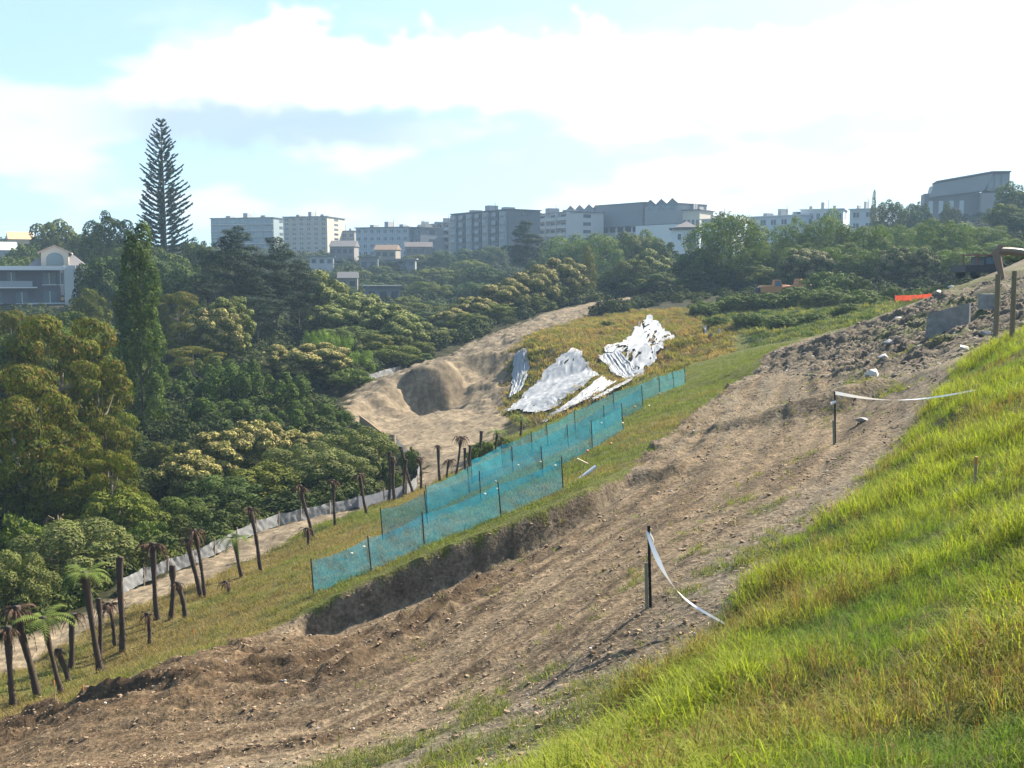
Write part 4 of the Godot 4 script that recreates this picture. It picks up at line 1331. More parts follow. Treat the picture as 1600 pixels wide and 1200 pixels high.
func stone_mesh(seed_no: int, rough: float) -> ArrayMesh:
	var r := RandomNumberGenerator.new()
	r.seed = seed_no
	var t := (1.0 + sqrt(5.0)) / 2.0
	var pts: Array[Vector3] = []
	for q in [[-1, t, 0], [1, t, 0], [-1, -t, 0], [1, -t, 0], [0, -1, t], [0, 1, t], [0, -1, -t], [0, 1, -t], [t, 0, -1], [t, 0, 1], [-t, 0, -1], [-t, 0, 1]]:
		pts.append(Vector3(q[0], q[1], q[2]).normalized() * r.randf_range(1.0 - rough, 1.0 + rough))
	var s := Shape.new()
	for q in [[0, 11, 5], [0, 5, 1], [0, 1, 7], [0, 7, 10], [0, 10, 11], [1, 5, 9], [5, 11, 4], [11, 10, 2], [10, 7, 6], [7, 1, 8], [3, 9, 4], [3, 4, 2], [3, 2, 6], [3, 6, 8], [3, 8, 9], [4, 9, 5], [2, 4, 11], [6, 2, 10], [8, 6, 7], [9, 8, 1]]:
		s.tri(pts[q[0]], pts[q[1]], pts[q[2]])
	return s.mesh()


# ------------------------------------------------------------------ things nobody could count

func scatter(called: String, label: String, category: String, m: Mesh, mat: Material, at: Array[Transform3D], cols: PackedColorArray) -> void:
	var mm := MultiMesh.new()
	mm.transform_format = MultiMesh.TRANSFORM_3D
	mm.use_colors = true
	mm.mesh = m
	mm.instance_count = at.size()
	for i in at.size():
		mm.set_instance_transform(i, at[i])
		mm.set_instance_color(i, cols[i])
	var o := MultiMeshInstance3D.new()
	o.name = numbered(called)
	o.multimesh = mm
	o.material_override = mat
	add_child(o)
	o.set_meta("kind", "stuff")
	tag(o, label, category)


func tuft(seed_no: int, blades: int, high: float, wide: float, spread: float, lean: float, heads: bool) -> ArrayMesh:
	var r := RandomNumberGenerator.new()
	r.seed = seed_no
	var s := Shape.new()
	for k in blades:
		var a := r.randf() * TAU
		var o := Vector3(cos(a), 0, sin(a))
		var root := o * sqrt(r.randf()) * spread
		var b := r.randf() * TAU
		var dir := Vector3(cos(b), 0, sin(b))
		var side := dir.cross(Vector3.UP) * wide * r.randf_range(0.7, 1.3) * 0.5
		var h := high * r.randf_range(0.55, 1.15)
		var l := lean * r.randf_range(0.3, 1.3)
		var p1 := root + Vector3.UP * h * 0.45 + dir * h * l * 0.25
		var p2 := root + Vector3.UP * h * 0.82 + dir * h * l * 0.7
		var p3 := root + Vector3.UP * h * (1.0 - 0.25 * l) + dir * h * l * 1.2
		s.tint = Color(1, 1, 1) * r.randf_range(0.75, 1.25)
		s.quad(root - side, root + side, p1 + side * 0.9, p1 - side * 0.9)
		s.quad(p1 - side * 0.9, p1 + side * 0.9, p2 + side * 0.55, p2 - side * 0.55)
		s.tri(p2 - side * 0.55, p2 + side * 0.55, p3)
		if heads and k % 2 == 0:
			s.tint = Color(0.9, 0.7, 0.55)
			s.quad(p2 - side * 1.8, p2 + side * 1.8, p3 + side * 1.0, p3 - side * 1.0)
	s.n = PackedVector3Array()
	return s.mesh()


func grasses() -> void:
	var r := RandomNumberGenerator.new()
	r.seed = 404
	var blade := leaf_paint("grass_blade", Color(1, 1, 1), Color(0.95, 1.0, 0.45))
	var spots: Array = [[], [], []]
	var tints: Array = [PackedColorArray(), PackedColorArray(), PackedColorArray()]
	# long grass on the near slope
	var d := 3.4
	while d < 46.0:
		var step := clampf(0.055 + d * 0.0038, 0.070, 0.27)
		var x := -3.0
		while x < d * 0.53 + 2.0:
			x += step
			var p := Vector2(x + r.randf_range(-step, step) * 0.7, -d + r.randf_range(-step, step) * 0.7)
			var q := p + 0.35 * Vector2(n_mid.get_noise_2d(p.x * 0.9, p.y * 0.9), n_mid.get_noise_2d(p.x * 0.9 + 40.0, p.y * 0.9))
			if not Geometry2D.is_point_in_polygon(q, lawn_area):
				continue
			var b := n_big.get_noise_2d(p.x * 0.35, p.y * 0.35)
			var m := n_mid.get_noise_2d(p.x * 0.8 + 17.0, p.y * 0.8)
			var dry := smoothstep(0.10, 0.42, n_big.get_noise_2d(p.x * 0.25 + 70.0, p.y * 0.25) + 0.45 * m)
			if r.randf() < 0.10 * dry:
				continue
			var kind := 2 if r.randf() < 0.45 * dry + 0.06 else (0 if m > -0.05 else 1)
			var c := Color(0.270, 0.315, 0.040).lerp(Color(0.115, 0.185, 0.032), clampf(0.25 - 1.6 * b - 0.8 * m, 0.0, 1.0))
			c = c.lerp(Color(0.26, 0.215, 0.10), clampf(dry * 0.45 + (0.5 if r.randf() < 0.08 else 0.0), 0.0, 1.0)) * r.randf_range(0.7, 1.25)
			if kind == 2:
				c = Color(0.24, 0.175, 0.085) * r.randf_range(0.6, 1.2)
			var size := clampf(0.85 + 0.8 * b + 0.4 * m, 0.6, 1.4) * r.randf_range(0.75, 1.2) * (0.8 + step * 1.2)
			var t := Basis(Vector3.UP, r.randf() * TAU).scaled(Vector3(size, size * r.randf_range(0.8, 1.15), size))
			t = Basis(Vector3(1, 0, 0), r.randf_range(-0.2, 0.1)) * t
			spots[kind].append(Transform3D(t, Vector3(p.x, ground_y(p.x, p.y) - 0.02, p.y)))
			tints[kind].append(c)
		d += step
	var typed: Array[Transform3D] = []
	for k in 3:
		typed.assign(spots[k])
		scatter("long_grass", ["bright green long grass on the slope at the lower right", "shorter green grass in the hollows of the right slope", "brown seeding grass stalks among the long grass"][k], "grass", [tuft(1, 18, 0.28, 0.008, 0.13, 0.95, false), tuft(2, 18, 0.22, 0.008, 0.14, 1.0, false), tuft(3, 9, 0.34, 0.006, 0.10, 0.45, true)][k], blade, typed, tints[k])
	# dry grass of the strip behind the cut and down to the tree ferns
	var dry_at: Array[Transform3D] = []
	var dry_col := PackedColorArray()
	while dry_at.size() < 15000:
		var p := Vector2(r.randf_range(-14.0, 18.0), -r.randf_range(19.0, 76.0))
		if absf(p.x) > -p.y * 0.53 or zone(p.x, p.y) != DRY or r.randf() < (-p.y - 40.0) / 60.0 or (p.y > -36.0 and cut_near(p) < 0.45):
			continue
		var b := n_big.get_noise_2d(p.x * 0.12, p.y * 0.12) * 1.5 + 0.7 * n_mid.get_noise_2d(p.x * 0.55, p.y * 0.55) + 0.05 * (p.x + 4.0)
		dry_col.append(Color(0.25, 0.19, 0.075).lerp(Color(0.155, 0.185, 0.042), clampf(0.45 + b, 0.0, 1.0)) * r.randf_range(0.75, 1.2))
		var size := r.randf_range(0.5, 1.2)
		dry_at.append(Transform3D(Basis(Vector3.UP, r.randf() * TAU).scaled(Vector3(size * 1.3, size, size * 1.3)), Vector3(p.x, ground_y(p.x, p.y) - 0.01, p.y)))
	scatter("dry_grass", "short dry yellow grass behind the cut bank and under the tree ferns", "grass", tuft(4, 12, 0.13, 0.013, 0.16, 0.9, false), blade, dry_at, dry_col)
	# rough grass of the mound and the bank
	dry_at = []
	dry_col = PackedColorArray()
	while dry_at.size() < 15000:
		var p := Vector2(r.randf_range(-2.0, 46.0), -r.randf_range(70.0, 140.0))
		var z := zone(p.x, p.y)
		if z != MOUND and z != BANK:
			continue
		if covered.any(func(f): return Geometry2D.is_point_in_polygon(p, f)):
			continue
		var b := n_big.get_noise_2d(p.x * 0.3, p.y * 0.3) * 1.6
		dry_col.append((Color(0.17, 0.165, 0.045).lerp(Color(0.27, 0.185, 0.085), clampf(0.5 + b, 0.0, 1.0)) if z == MOUND else Color(0.065, 0.10, 0.035).lerp(Color(0.21, 0.20, 0.065), clampf(0.3 + b, 0.0, 1.0))) * r.randf_range(0.75, 1.2))
		var size := r.randf_range(0.7, 1.5)
		dry_at.append(Transform3D(Basis(Vector3.UP, r.randf() * TAU).scaled(Vector3(size * 1.3, size, size * 1.3)), Vector3(p.x, ground_y(p.x, p.y) - 0.04, p.y)))
	scatter("rough_grass", "rough brown and green grass covering the mound and the bank behind it", "grass", tuft(5, 12, 0.28, 0.032, 0.30, 0.8, false), blade, dry_at, dry_col)
	# low growth that hides the floor of the bush
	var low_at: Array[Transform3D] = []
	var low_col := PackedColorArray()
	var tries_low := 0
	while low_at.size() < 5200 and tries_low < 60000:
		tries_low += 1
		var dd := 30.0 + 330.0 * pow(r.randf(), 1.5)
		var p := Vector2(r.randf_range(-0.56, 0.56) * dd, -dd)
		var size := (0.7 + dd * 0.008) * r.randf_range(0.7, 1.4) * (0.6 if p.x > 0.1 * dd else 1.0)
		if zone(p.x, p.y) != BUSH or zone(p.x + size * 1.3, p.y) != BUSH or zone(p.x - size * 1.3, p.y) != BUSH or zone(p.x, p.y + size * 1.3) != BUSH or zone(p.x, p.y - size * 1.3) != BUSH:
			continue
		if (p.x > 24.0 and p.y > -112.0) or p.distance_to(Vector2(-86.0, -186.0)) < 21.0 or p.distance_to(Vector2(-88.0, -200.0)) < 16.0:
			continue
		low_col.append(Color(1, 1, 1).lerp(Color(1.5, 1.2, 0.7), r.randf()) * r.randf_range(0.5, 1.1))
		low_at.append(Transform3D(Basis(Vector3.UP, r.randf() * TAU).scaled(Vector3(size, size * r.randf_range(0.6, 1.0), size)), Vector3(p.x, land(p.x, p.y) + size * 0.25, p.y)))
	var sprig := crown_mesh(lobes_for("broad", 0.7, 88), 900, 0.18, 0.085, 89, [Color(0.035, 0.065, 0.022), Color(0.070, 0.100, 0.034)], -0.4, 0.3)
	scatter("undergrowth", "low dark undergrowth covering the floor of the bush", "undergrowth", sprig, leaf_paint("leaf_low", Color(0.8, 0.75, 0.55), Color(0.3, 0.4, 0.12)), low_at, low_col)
	# weeds that creep over the bare soil
	dry_at = []
	dry_col = PackedColorArray()
	var tries := 0
	while dry_at.size() < 2600 and tries < 60000:
		tries += 1
		var p := Vector2(r.randf_range(-3.0, 17.0), -r.randf_range(9.0, 46.0))
		if zone(p.x, p.y) != SOIL:
			continue
		var right := road_at(p).y
		var b := n_big.get_noise_2d(p.x * 0.12, p.y * 0.12) + 0.7 * n_mid.get_noise_2d(p.x * 0.55, p.y * 0.55)
		if r.randf() > smoothstep(0.05, 0.45, b) * smoothstep(1.2, 4.0, right) + 0.012:
			continue
		dry_col.append(Color(0.115, 0.165, 0.035).lerp(Color(0.28, 0.22, 0.11), r.randf() * 0.7) * r.randf_range(0.7, 1.2))
		var size := r.randf_range(0.4, 1.1)
		dry_at.append(Transform3D(Basis(Vector3.UP, r.randf() * TAU).scaled(Vector3.ONE * size), Vector3(p.x, ground_y(p.x, p.y) - 0.01, p.y)))
	scatter("weeds", "sparse weeds creeping over the bare soil beside the long grass", "weeds", tuft(6, 12, 0.13, 0.011, 0.12, 1.0, false), blade, dry_at, dry_col)
	# clods, stones and dry straw on the road
	var clod_at: Array[Transform3D] = []
	var clod_col := PackedColorArray()
	while clod_at.size() < 11000:
		var dd := 9.0 + 50.0 * pow(r.randf(), 1.7)
		var p := Vector2(r.randf_range(-0.55, 0.5) * dd, -dd)
		if zone(p.x, p.y) != SOIL:
			continue
		var rd := road_at(p)
		var heap := 1.0 if p.x > 12.5 and p.y < -36.0 else 0.0
		var many := clampf(0.22 + n_mid.get_noise_2d(rd.x * 0.25, rd.y * 1.1) * 1.6 + smoothstep(-2.0, -4.0, rd.y) * 0.4 + 0.7 * heap, 0.05, 1.0)
		if r.randf() > many:
			continue
		var size := 0.008 + 0.030 * pow(r.randf(), 7.0) * (1.0 + 1.3 * heap) + 0.00030 * dd
		if r.randf() < 0.004:
			size *= 2.0
		var c := Color(0.27, 0.19, 0.12).lerp(Color(0.15, 0.10, 0.064), r.randf())
		if heap > 0.0:
			c = c.lerp(Color(0.14, 0.125, 0.11), 0.7)
		if r.randf() < 0.012 + 0.05 * heap:
			c = Color(0.42, 0.40, 0.37) * r.randf_range(0.7, 1.3)
			size = minf(size, 0.03 + 0.09 * heap)
		clod_col.append(c * r.randf_range(0.8, 1.25))
		clod_at.append(Transform3D(Basis(Vector3(r.randfn(), r.randfn(), r.randfn()).normalized(), r.randf() * TAU).scaled(Vector3(size * r.randf_range(0.8, 1.6), size * 0.75, size)), Vector3(p.x, ground_y(p.x, p.y) + size * 0.2, p.y)))
	scatter("soil_clods", "brown clods and small stones strewn over the dirt road", "soil", stone_mesh(5, 0.35), paint("clod", Color(1, 1, 1), 0.95), clod_at, clod_col)
	var straw_at: Array[Transform3D] = []
	var straw_col := PackedColorArray()
	while straw_at.size() < 6500:
		var dd := 9.5 + 24.0 * pow(r.randf(), 1.5)
		var p := Vector2(r.randf_range(-0.5, 0.4) * dd, -dd)
		if zone(p.x, p.y) != SOIL or road_at(p).y < -2.5:
			continue
		straw_col.append(Color(0.33, 0.25, 0.15) * r.randf_range(0.5, 1.25))
		var b := Basis(Vector3.UP, r.randf() * TAU) * Basis(Vector3(1, 0, 0), r.randf_range(-0.5, 0.5))
		straw_at.append(Transform3D(b.scaled(Vector3(1, 1, 1) * r.randf_range(0.35, 1.0)), Vector3(p.x, ground_y(p.x, p.y) + 0.012, p.y)))
	var st := Shape.new()
	st.at_box(Vector3.ZERO, Vector3(0.10, 0.006, 0.007))
	scatter("straw", "dry straw bits lying on the dirt road", "straw", st.mesh(), paint("straw", Color(1, 1, 1), 0.8), straw_at, straw_col)
	# pale and orange flower heads around the mesh fences
	var heads := [Vector2(-4.7, -30.0), Vector2(-4.4, -30.4), Vector2(-0.9, -33.0), Vector2(-0.5, -33.2), Vector2(1.4, -34.6), Vector2(1.0, -38.0), Vector2(2.6, -36.4), Vector2(3.4, -36.2), Vector2(0.2, -40.0), Vector2(4.3, -41.0), Vector2(5.4, -46.4), Vector2(5.8, -44.6), Vector2(7.0, -50.0), Vector2(3.9, -46.0), Vector2(-0.6, -36.0)]
	var seed_head := stone_mesh(8, 0.2)
	for k in heads.size():
		var g := on_land(heads[k].x, heads[k].y)
		var orange := k in [6, 7, 10, 12]
		var o := thing("wild_flower", "%s %s wild flower by the mesh fences" % [["first", "second", "third", "fourth", "fifth", "sixth", "seventh", "eighth", "ninth", "tenth", "eleventh"][heads.filter(func(h): return (heads.find(h) in [6, 7, 10, 12]) == orange and h.x < heads[k].x).size()] + " from left", "orange" if orange else "pale"], "flower", g, 0.0, "%s wild flowers by the mesh fences" % ("orange" if orange else "pale"))
		part("stem", rod(Vector3.ZERO, Vector3(0.03, 0.5, 0), 0.008, 0.006, 4), paint("stem", Color(0.16, 0.16, 0.05), 0.8), o)
		part("flower_head", seed_head, paint("flower_orange", Color(0.55, 0.20, 0.09), 0.7) if orange else paint("flower_pale", Color(0.62, 0.52, 0.36), 0.8), o, Transform3D(Basis.from_scale(Vector3(0.055, 0.045, 0.055)), Vector3(0.03, 0.53, 0)))


# ------------------------------------------------------------------ buildings

func grid_windows(o: Node3D, wide: float, top: float, base: float, floors: int, cols: int, z: float, share: Vector2, glass: Material, frame: Material, rows_from := 0) -> void:
	var fh := (top - base) / floors
	var cw := wide / cols
	var s := Shape.new()
	s.at_box(Vector3.ZERO, Vector3(cw * share.x, fh * share.y, 0.16))
	var m := s.mesh()
	var f := Shape.new()
	f.at_box(Vector3(0, -fh * share.y * 0.5 - 0.06, 0.1), Vector3(cw * share.x + 0.2, 0.12, 0.3))
	f.at_box(Vector3(0, 0, 0.05), Vector3(0.09, fh * share.y, 0.1))
	var fm := f.mesh()
	for j in range(rows_from, floors):
		for i in cols:
			var w := part("window", m, glass, o, Transform3D(Basis(), Vector3((i + 0.5) * cw, base + (j + 0.5) * fh, z)))
			part("frame", fm, frame, w)


func block(called: String, label: String, p0: Vector2, p1: Vector2, top: float, base: float, deep: float, floors: int, cols: int, wall: Color, style: String) -> void:
	# front wall runs from p0 (left) to p1 (right) as seen from the site
	var dir := (p1 - p0)
	var wide := dir.length()
	var turn := -atan2(dir.y, dir.x)
	var o := thing(called, label, "building", Vector3(p0.x, 0, p0.y), turn)
	var s := Shape.new()
	s.at_box(Vector3(wide * 0.5, (top + base) * 0.5 - 2.0, -deep * 0.5), Vector3(wide, top - base + 4.0, deep))
	var key := "wall %.2f %.2f %.2f" % [wall.r, wall.g, wall.b]
	part("wall", s.mesh(), paint(key, wall, 0.8), o)
	s = Shape.new()
	s.at_box(Vector3(wide * 0.5, top + 0.15, -deep * 0.5), Vector3(wide + 0.8, 0.3, deep + 0.8))
	var dark := paint("roof_dark", Color(0.10, 0.10, 0.11), 0.7)
	part("roof", s.mesh(), dark if style != "white" else paint("roof_pale", Color(0.55, 0.55, 0.55), 0.7), o)
	for k in 3:
		s = Shape.new()
		s.at_box(Vector3(wide * (0.2 + 0.28 * k), top + 0.302 + 0.55 * (1 + k % 2), -deep * 0.45), Vector3(wide * 0.07, 1.1 * (1 + k % 2), deep * 0.3))
		part("plant_room", s.mesh(), paint("plant_grey", Color(0.24, 0.25, 0.26), 0.7), o)
	s = Shape.new()
	s.at_box(Vector3(wide * 0.62, top + 1.8, -deep * 0.3), Vector3(0.12, 3.0, 0.12))
	part("aerial", s.mesh(), dark, o)
	var glass := paint("window_glass", Color(0.045, 0.06, 0.075), 0.12)
	var pale := paint("frame_pale", Color(0.55, 0.55, 0.55), 0.6)
	var grey := paint("frame_grey", Color(0.16, 0.17, 0.18), 0.6)
	var fh := (top - base) / floors
	match style:
		"glass":
			grid_windows(o, wide, top, base, floors, cols, 0.05, Vector2(0.86, 0.62), paint("window_blue", Color(0.12, 0.17, 0.20), 0.1), grey)
			for j in floors:
				s = Shape.new()
				s.at_box(Vector3(wide * 0.5, base + j * fh + 0.1, 0.5), Vector3(wide - 0.6, 0.22, 1.0))
				part("floor_slab", s.mesh(), pale, o)
		"balcony":
			grid_windows(o, wide, top, base, floors, cols, 0.05, Vector2(0.6, 0.58), glass, grey)
			for j in floors:
				for i in cols:
					s = Shape.new()
					s.at_box(Vector3((i + 0.5) * wide / cols, base + j * fh + 0.1, 0.75), Vector3(wide / cols * 0.86, 0.2, 1.5))
					var b := part("balcony", s.mesh(), pale, o)
					s = Shape.new()
					s.at_box(Vector3((i + 0.5) * wide / cols, base + j * fh + 0.65, 1.45), Vector3(wide / cols * 0.86, 0.9, 0.06))
					part("railing", s.mesh(), paint("rail_glass", Color(0.30, 0.36, 0.38), 0.3), b)
			for i in cols + 1:
				s = Shape.new()
				s.at_box(Vector3(i * wide / cols, (top + base) * 0.5, 0.8), Vector3(0.35, top - base, 1.62))
				part("party_wall", s.mesh(), paint(key, wall, 0.8), o)
		"dark":
			for i in cols:
				s = Shape.new()
				var forward_bay := i % 2 == 0  # alternate bays: grey ones stand forward, darker ones sit back
				s.at_box(Vector3((i + 0.5) * wide / cols, (top + base) * 0.5, 0.45 if forward_bay else 0.15), Vector3(wide / cols * 0.72, top - base - 0.8, 0.9 if forward_bay else 0.3))
				part("bay", s.mesh(), paint("bay_grey" if forward_bay else "bay_dark", Color(0.19, 0.22, 0.235) if forward_bay else Color(0.09, 0.095, 0.105), 0.5), o)
			grid_windows(o, wide, top, base, floors, cols, 0.92, Vector2(0.5, 0.5), paint("window_blue", Color(0.12, 0.17, 0.20), 0.1), grey)
		_:
			grid_windows(o, wide, top, base, floors, cols, 0.05, Vector2(0.46, 0.45), glass, pale)
	# the right end wall gets a column of windows too
	for j in floors:
		s = Shape.new()
		s.at_box(Vector3(wide + 0.03, base + (j + 0.55) * fh, -deep * 0.5), Vector3(0.12, fh * 0.42, deep * 0.22))
		part("end_window", s.mesh(), glass, o)


func house(label: String, at: Vector3, turn: float, size: Vector3, wall: Color, roof: Color, gable: bool, cols: int) -> void:
	var o := thing("house", label, "house", at, turn)
	var s := Shape.new()
	s.at_box(Vector3(0, size.y * 0.5 - 1.0, 0), Vector3(size.x, size.y + 2.0, size.z))
	part("wall", s.mesh(), paint("wall %.2f %.2f %.2f" % [wall.r, wall.g, wall.b], wall, 0.8), o)
	s = Shape.new()
	var rm := paint("roof %.2f %.2f %.2f" % [roof.r, roof.g, roof.b], roof, 0.7)
	if gable:
		var hh := size.z * 0.32
		s.prism(PackedVector2Array([Vector2(-size.z * 0.56, 0.02), Vector2(size.z * 0.56, 0.02), Vector2(0, hh)]), Transform3D(Basis(Vector3.UP, PI / 2), Vector3(-size.x * 0.54, size.y, 0)), size.x * 1.08)
	else:
		s.at_box(Vector3(0, size.y + 0.16, 0), Vector3(size.x + 1.0, 0.3, size.z + 1.0))
	part("roof", s.mesh(), rm, o)
	s = Shape.new()
	s.at_box(Vector3.ZERO, Vector3(size.x / cols * 0.55, minf(1.5, size.y * 0.4), 0.14))
	var m := s.mesh()
	var floors := maxi(1, int(size.y / 2.8))
	for j in floors:
		for i in cols:
			part("window", m, paint("window_glass", Color(0.045, 0.06, 0.075), 0.12), o, Transform3D(Basis(), Vector3(-size.x * 0.5 + (i + 0.5) * size.x / cols, (j + 0.55) * size.y / floors, size.z * 0.5 + 0.03)))


func put(px: float, dist: float) -> Vector2:    # a bearing given as metres to the side per 1648 metres ahead
	return Vector2((px - 800.0) / 1648.0 * dist, -dist)


func skyline() -> void:
	block("apartment_block", "long low grey-blue glass apartment slab, leftmost on the far ridge", put(334, 470), put(431, 462), 24.6, 8.0, 14.0, 6, 7, Color(0.20, 0.25, 0.27), "glass")
	block("apartment_tower", "beige apartment tower with rows of windows, second from left on the ridge", put(446, 440), put(514, 436), 23.6, 6.0, 20.0, 9, 6, Color(0.38, 0.34, 0.28), "plain")
	block("apartment_block", "small grey block right of the beige tower", put(506, 455), put(556, 452), 18.4, 8.0, 14.0, 3, 5, Color(0.25, 0.24, 0.23), "plain")
	block("apartment_block", "pale blue-grey apartment block with a dark right end on the ridge", put(558, 405), put(640, 396), 17.6, 4.0, 14.0, 5, 8, Color(0.32, 0.36, 0.40), "plain")
	block("stair_tower", "narrow dark end block with a bright right edge beside the pale block", put(641, 398), put(658, 394), 17.4, 4.0, 12.0, 4, 2, Color(0.13, 0.15, 0.18), "plain")
	block("apartment_block", "brownish apartment block with balconies left of the dark bayed block", put(659, 425), put(707, 405), 19.6, 6.0, 13.0, 5, 5, Color(0.30, 0.26, 0.23), "balcony")
	block("apartment_block", "tall dark apartment block with grey window bays in the middle of the ridge", put(706, 385), put(795, 355), 21.6, 5.5, 13.0, 6, 7, Color(0.11, 0.12, 0.135), "dark")
	block("apartment_block", "white-framed apartment block with balconies behind the dark pine", put(797, 400), put(890, 365), 21.4, 8.0, 14.0, 5, 6, Color(0.42, 0.42, 0.42), "balcony")
	zigzag_hall()
	block("slit_window_block", "cream block with tall narrow windows right of the zigzag roofs", put(1057, 352), put(1090, 348), 21.0, 10.0, 12.0, 1, 5, Color(0.52, 0.47, 0.40), "plain")
	block("white_block", "plain pale blue block left of the big middle tree", put(1093, 305), put(1140, 300), 15.6, 8.0, 10.0, 2, 4, Color(0.50, 0.54, 0.58), "white")
	block("long_building", "long low blue-white building right of the big middle tree", put(1165, 345), put(1246, 330), 18.4, 11.0, 12.0, 2, 5, Color(0.42, 0.47, 0.52), "white")
	block("long_building", "flat white building on the skyline above the dark leafy trees", put(1246, 335), put(1312, 330), 20.2, 12.0, 12.0, 2, 6, Color(0.50, 0.52, 0.54), "white")
	block("small_block", "small grey flat-roofed block left of the spiky skyline tree", put(1322, 320), put(1362, 316), 19.4, 13.0, 10.0, 2, 2, Color(0.45, 0.47, 0.50), "white")
	villa()
	hilltop_house()
	left_houses()
	var rows := [
		[put(505, 292), 2.2, 0.15, Vector3(7.5, 3.2, 6), Color(0.46, 0.47, 0.50), Color(0.20, 0.21, 0.22), false, 3, "white flat-roofed house low on the far hillside at the left"],
		[put(540, 330), 5.6, -0.1, Vector3(9, 3.6, 7), Color(0.22, 0.21, 0.21), Color(0.16, 0.15, 0.15), true, 4, "dark house under the beige tower on the hillside"],
		[put(578, 300), 0.6, 0.1, Vector3(6, 5.0, 6), Color(0.24, 0.24, 0.26), Color(0.18, 0.18, 0.18), false, 2, "tall narrow grey house below the pale apartment block"],
		[put(607, 330), 4.6, -0.2, Vector3(8, 3.6, 6), Color(0.30, 0.26, 0.22), Color(0.26, 0.17, 0.11), true, 3, "house with an orange tiled roof below the pale apartment block"],
		[put(628, 310), 2.0, 0.0, Vector3(10, 2.8, 6), Color(0.20, 0.21, 0.24), Color(0.30, 0.30, 0.31), false, 4, "low house with a long pale roof on the far hillside"],
		[put(655, 345), 6.0, 0.1, Vector3(10, 3.5, 6), Color(0.20, 0.18, 0.17), Color(0.12, 0.10, 0.10), true, 4, "brown terrace below the balconied apartment block"],
		[put(598, 215), -6.0, 0.2, Vector3(8, 4.2, 6), Color(0.17, 0.20, 0.23), Color(0.14, 0.16, 0.18), false, 3, "grey-blue house half hidden at the foot of the far hillside"],
		[put(545, 235), -3.4, 0.1, Vector3(5, 3.2, 5), Color(0.2, 0.18, 0.17), Color(0.11, 0.11, 0.12), true, 2, "small dark-roofed house behind the yellow-green trees"]]
	for q in rows:
		house(q[8], Vector3(q[0].x, q[1], q[0].y), q[2], q[3] * 0.85, q[4] * 0.8, q[5] * 0.75, q[6], q[7])


func zigzag_hall() -> void:
	var p0 := put(885, 392)
	var p1 := put(1058, 350)
	var dir := p1 - p0
	var wide := dir.length()
	var o := thing("long_hall", "long grey building with zigzag gables at both ends and a white base", "building", Vector3(p0.x, 0, p0.y), -atan2(dir.y, dir.x))
	var grey := paint("hall_grey", Color(0.17, 0.185, 0.20), 0.7)
	var pale := paint("hall_pale", Color(0.24, 0.25, 0.26), 0.7)
	var white := paint("hall_white", Color(0.62, 0.62, 0.60), 0.7)
	var s := Shape.new()
	s.at_box(Vector3(wide * 0.48, 20.5, -7), Vector3(wide * 0.44, 7.6, 14))
	part("wall", s.mesh(), grey, o)
	for end in [0, 1]:
		s = Shape.new()
		var w := wide * 0.27
		var x0 := 0.0 if end == 0 else wide - w
		s.at_box(Vector3(x0 + w * 0.5, 19.8, -6.6), Vector3(w, 6.0, 14.4))
		part("end_wall", s.mesh(), pale, o)
		for k in 3:
			s = Shape.new()
			s.prism(PackedVector2Array([Vector2(-w / 6.0, 0), Vector2(w / 6.0, 0), Vector2(w / 6.0, 0.7), Vector2(0, 2.4), Vector2(-w / 6.0, 0.7)]), Transform3D(Basis(), Vector3(x0 + (k + 0.5) * w / 3.0, 22.803, -14)), 14.6)
			var g := part("gable", s.mesh(), paint("hall_gable", Color(0.14, 0.15, 0.17), 0.7), o)
			s = Shape.new()
			s.at_box(Vector3(x0 + (k + 0.5) * w / 3.0 - 0.6, 22.4, 0.66), Vector3(1.0, 1.9, 0.12))
			s.at_box(Vector3(x0 + (k + 0.5) * w / 3.0 + 0.8, 22.4, 0.66), Vector3(1.0, 1.9, 0.12))
			part("window", s.mesh(), paint("window_blue", Color(0.12, 0.17, 0.20), 0.1), g)
	s = Shape.new()
	s.at_box(Vector3(wide * 0.5, 24.45, -7), Vector3(wide * 0.45, 0.3, 14.6))
	part("roof", s.mesh(), paint("roof_dark", Color(0.10, 0.10, 0.11), 0.7), o)
	s = Shape.new()
	s.at_box(Vector3(wide * 0.5, 12.0, -9), Vector3(wide * 0.98, 10.0, 10))
	part("undercroft", s.mesh(), paint("hall_dark", Color(0.07, 0.065, 0.065), 0.8), o)
	s = Shape.new()
	s.at_box(Vector3(wide * 0.83, 12.6, -2.0), Vector3(wide * 0.36, 8.0, 5.2))
	part("white_wall", s.mesh(), white, o)
	s = Shape.new()
	s.at_box(Vector3(wide * 0.09, 13.2, -2.0), Vector3(wide * 0.2, 6.0, 5.2))
	var corner := part("white_corner", s.mesh(), white, o)
	for k in 5:
		s = Shape.new()
		s.at_box(Vector3(wide * (0.015 + 0.037 * k) + 0.6, 14.4, 0.62), Vector3(0.8, 0.9, 0.1))
		part("window", s.mesh(), paint("window_glass", Color(0.045, 0.06, 0.075), 0.12), corner)
	s = Shape.new()
	s.at_box(Vector3(wide * 0.43, 14.0, -1.6), Vector3(wide * 0.44, 1.6, 0.3))
	part("parapet", s.mesh(), paint("hall_parapet", Color(0.42, 0.42, 0.42), 0.7), o)
	for k in 6:
		s = Shape.new()
		s.at_box(Vector3(wide * (0.24 + 0.07 * k), 14.5, -1.2), Vector3(0.45, 6.0, 0.45))
		part("column", s.mesh(), white, o)


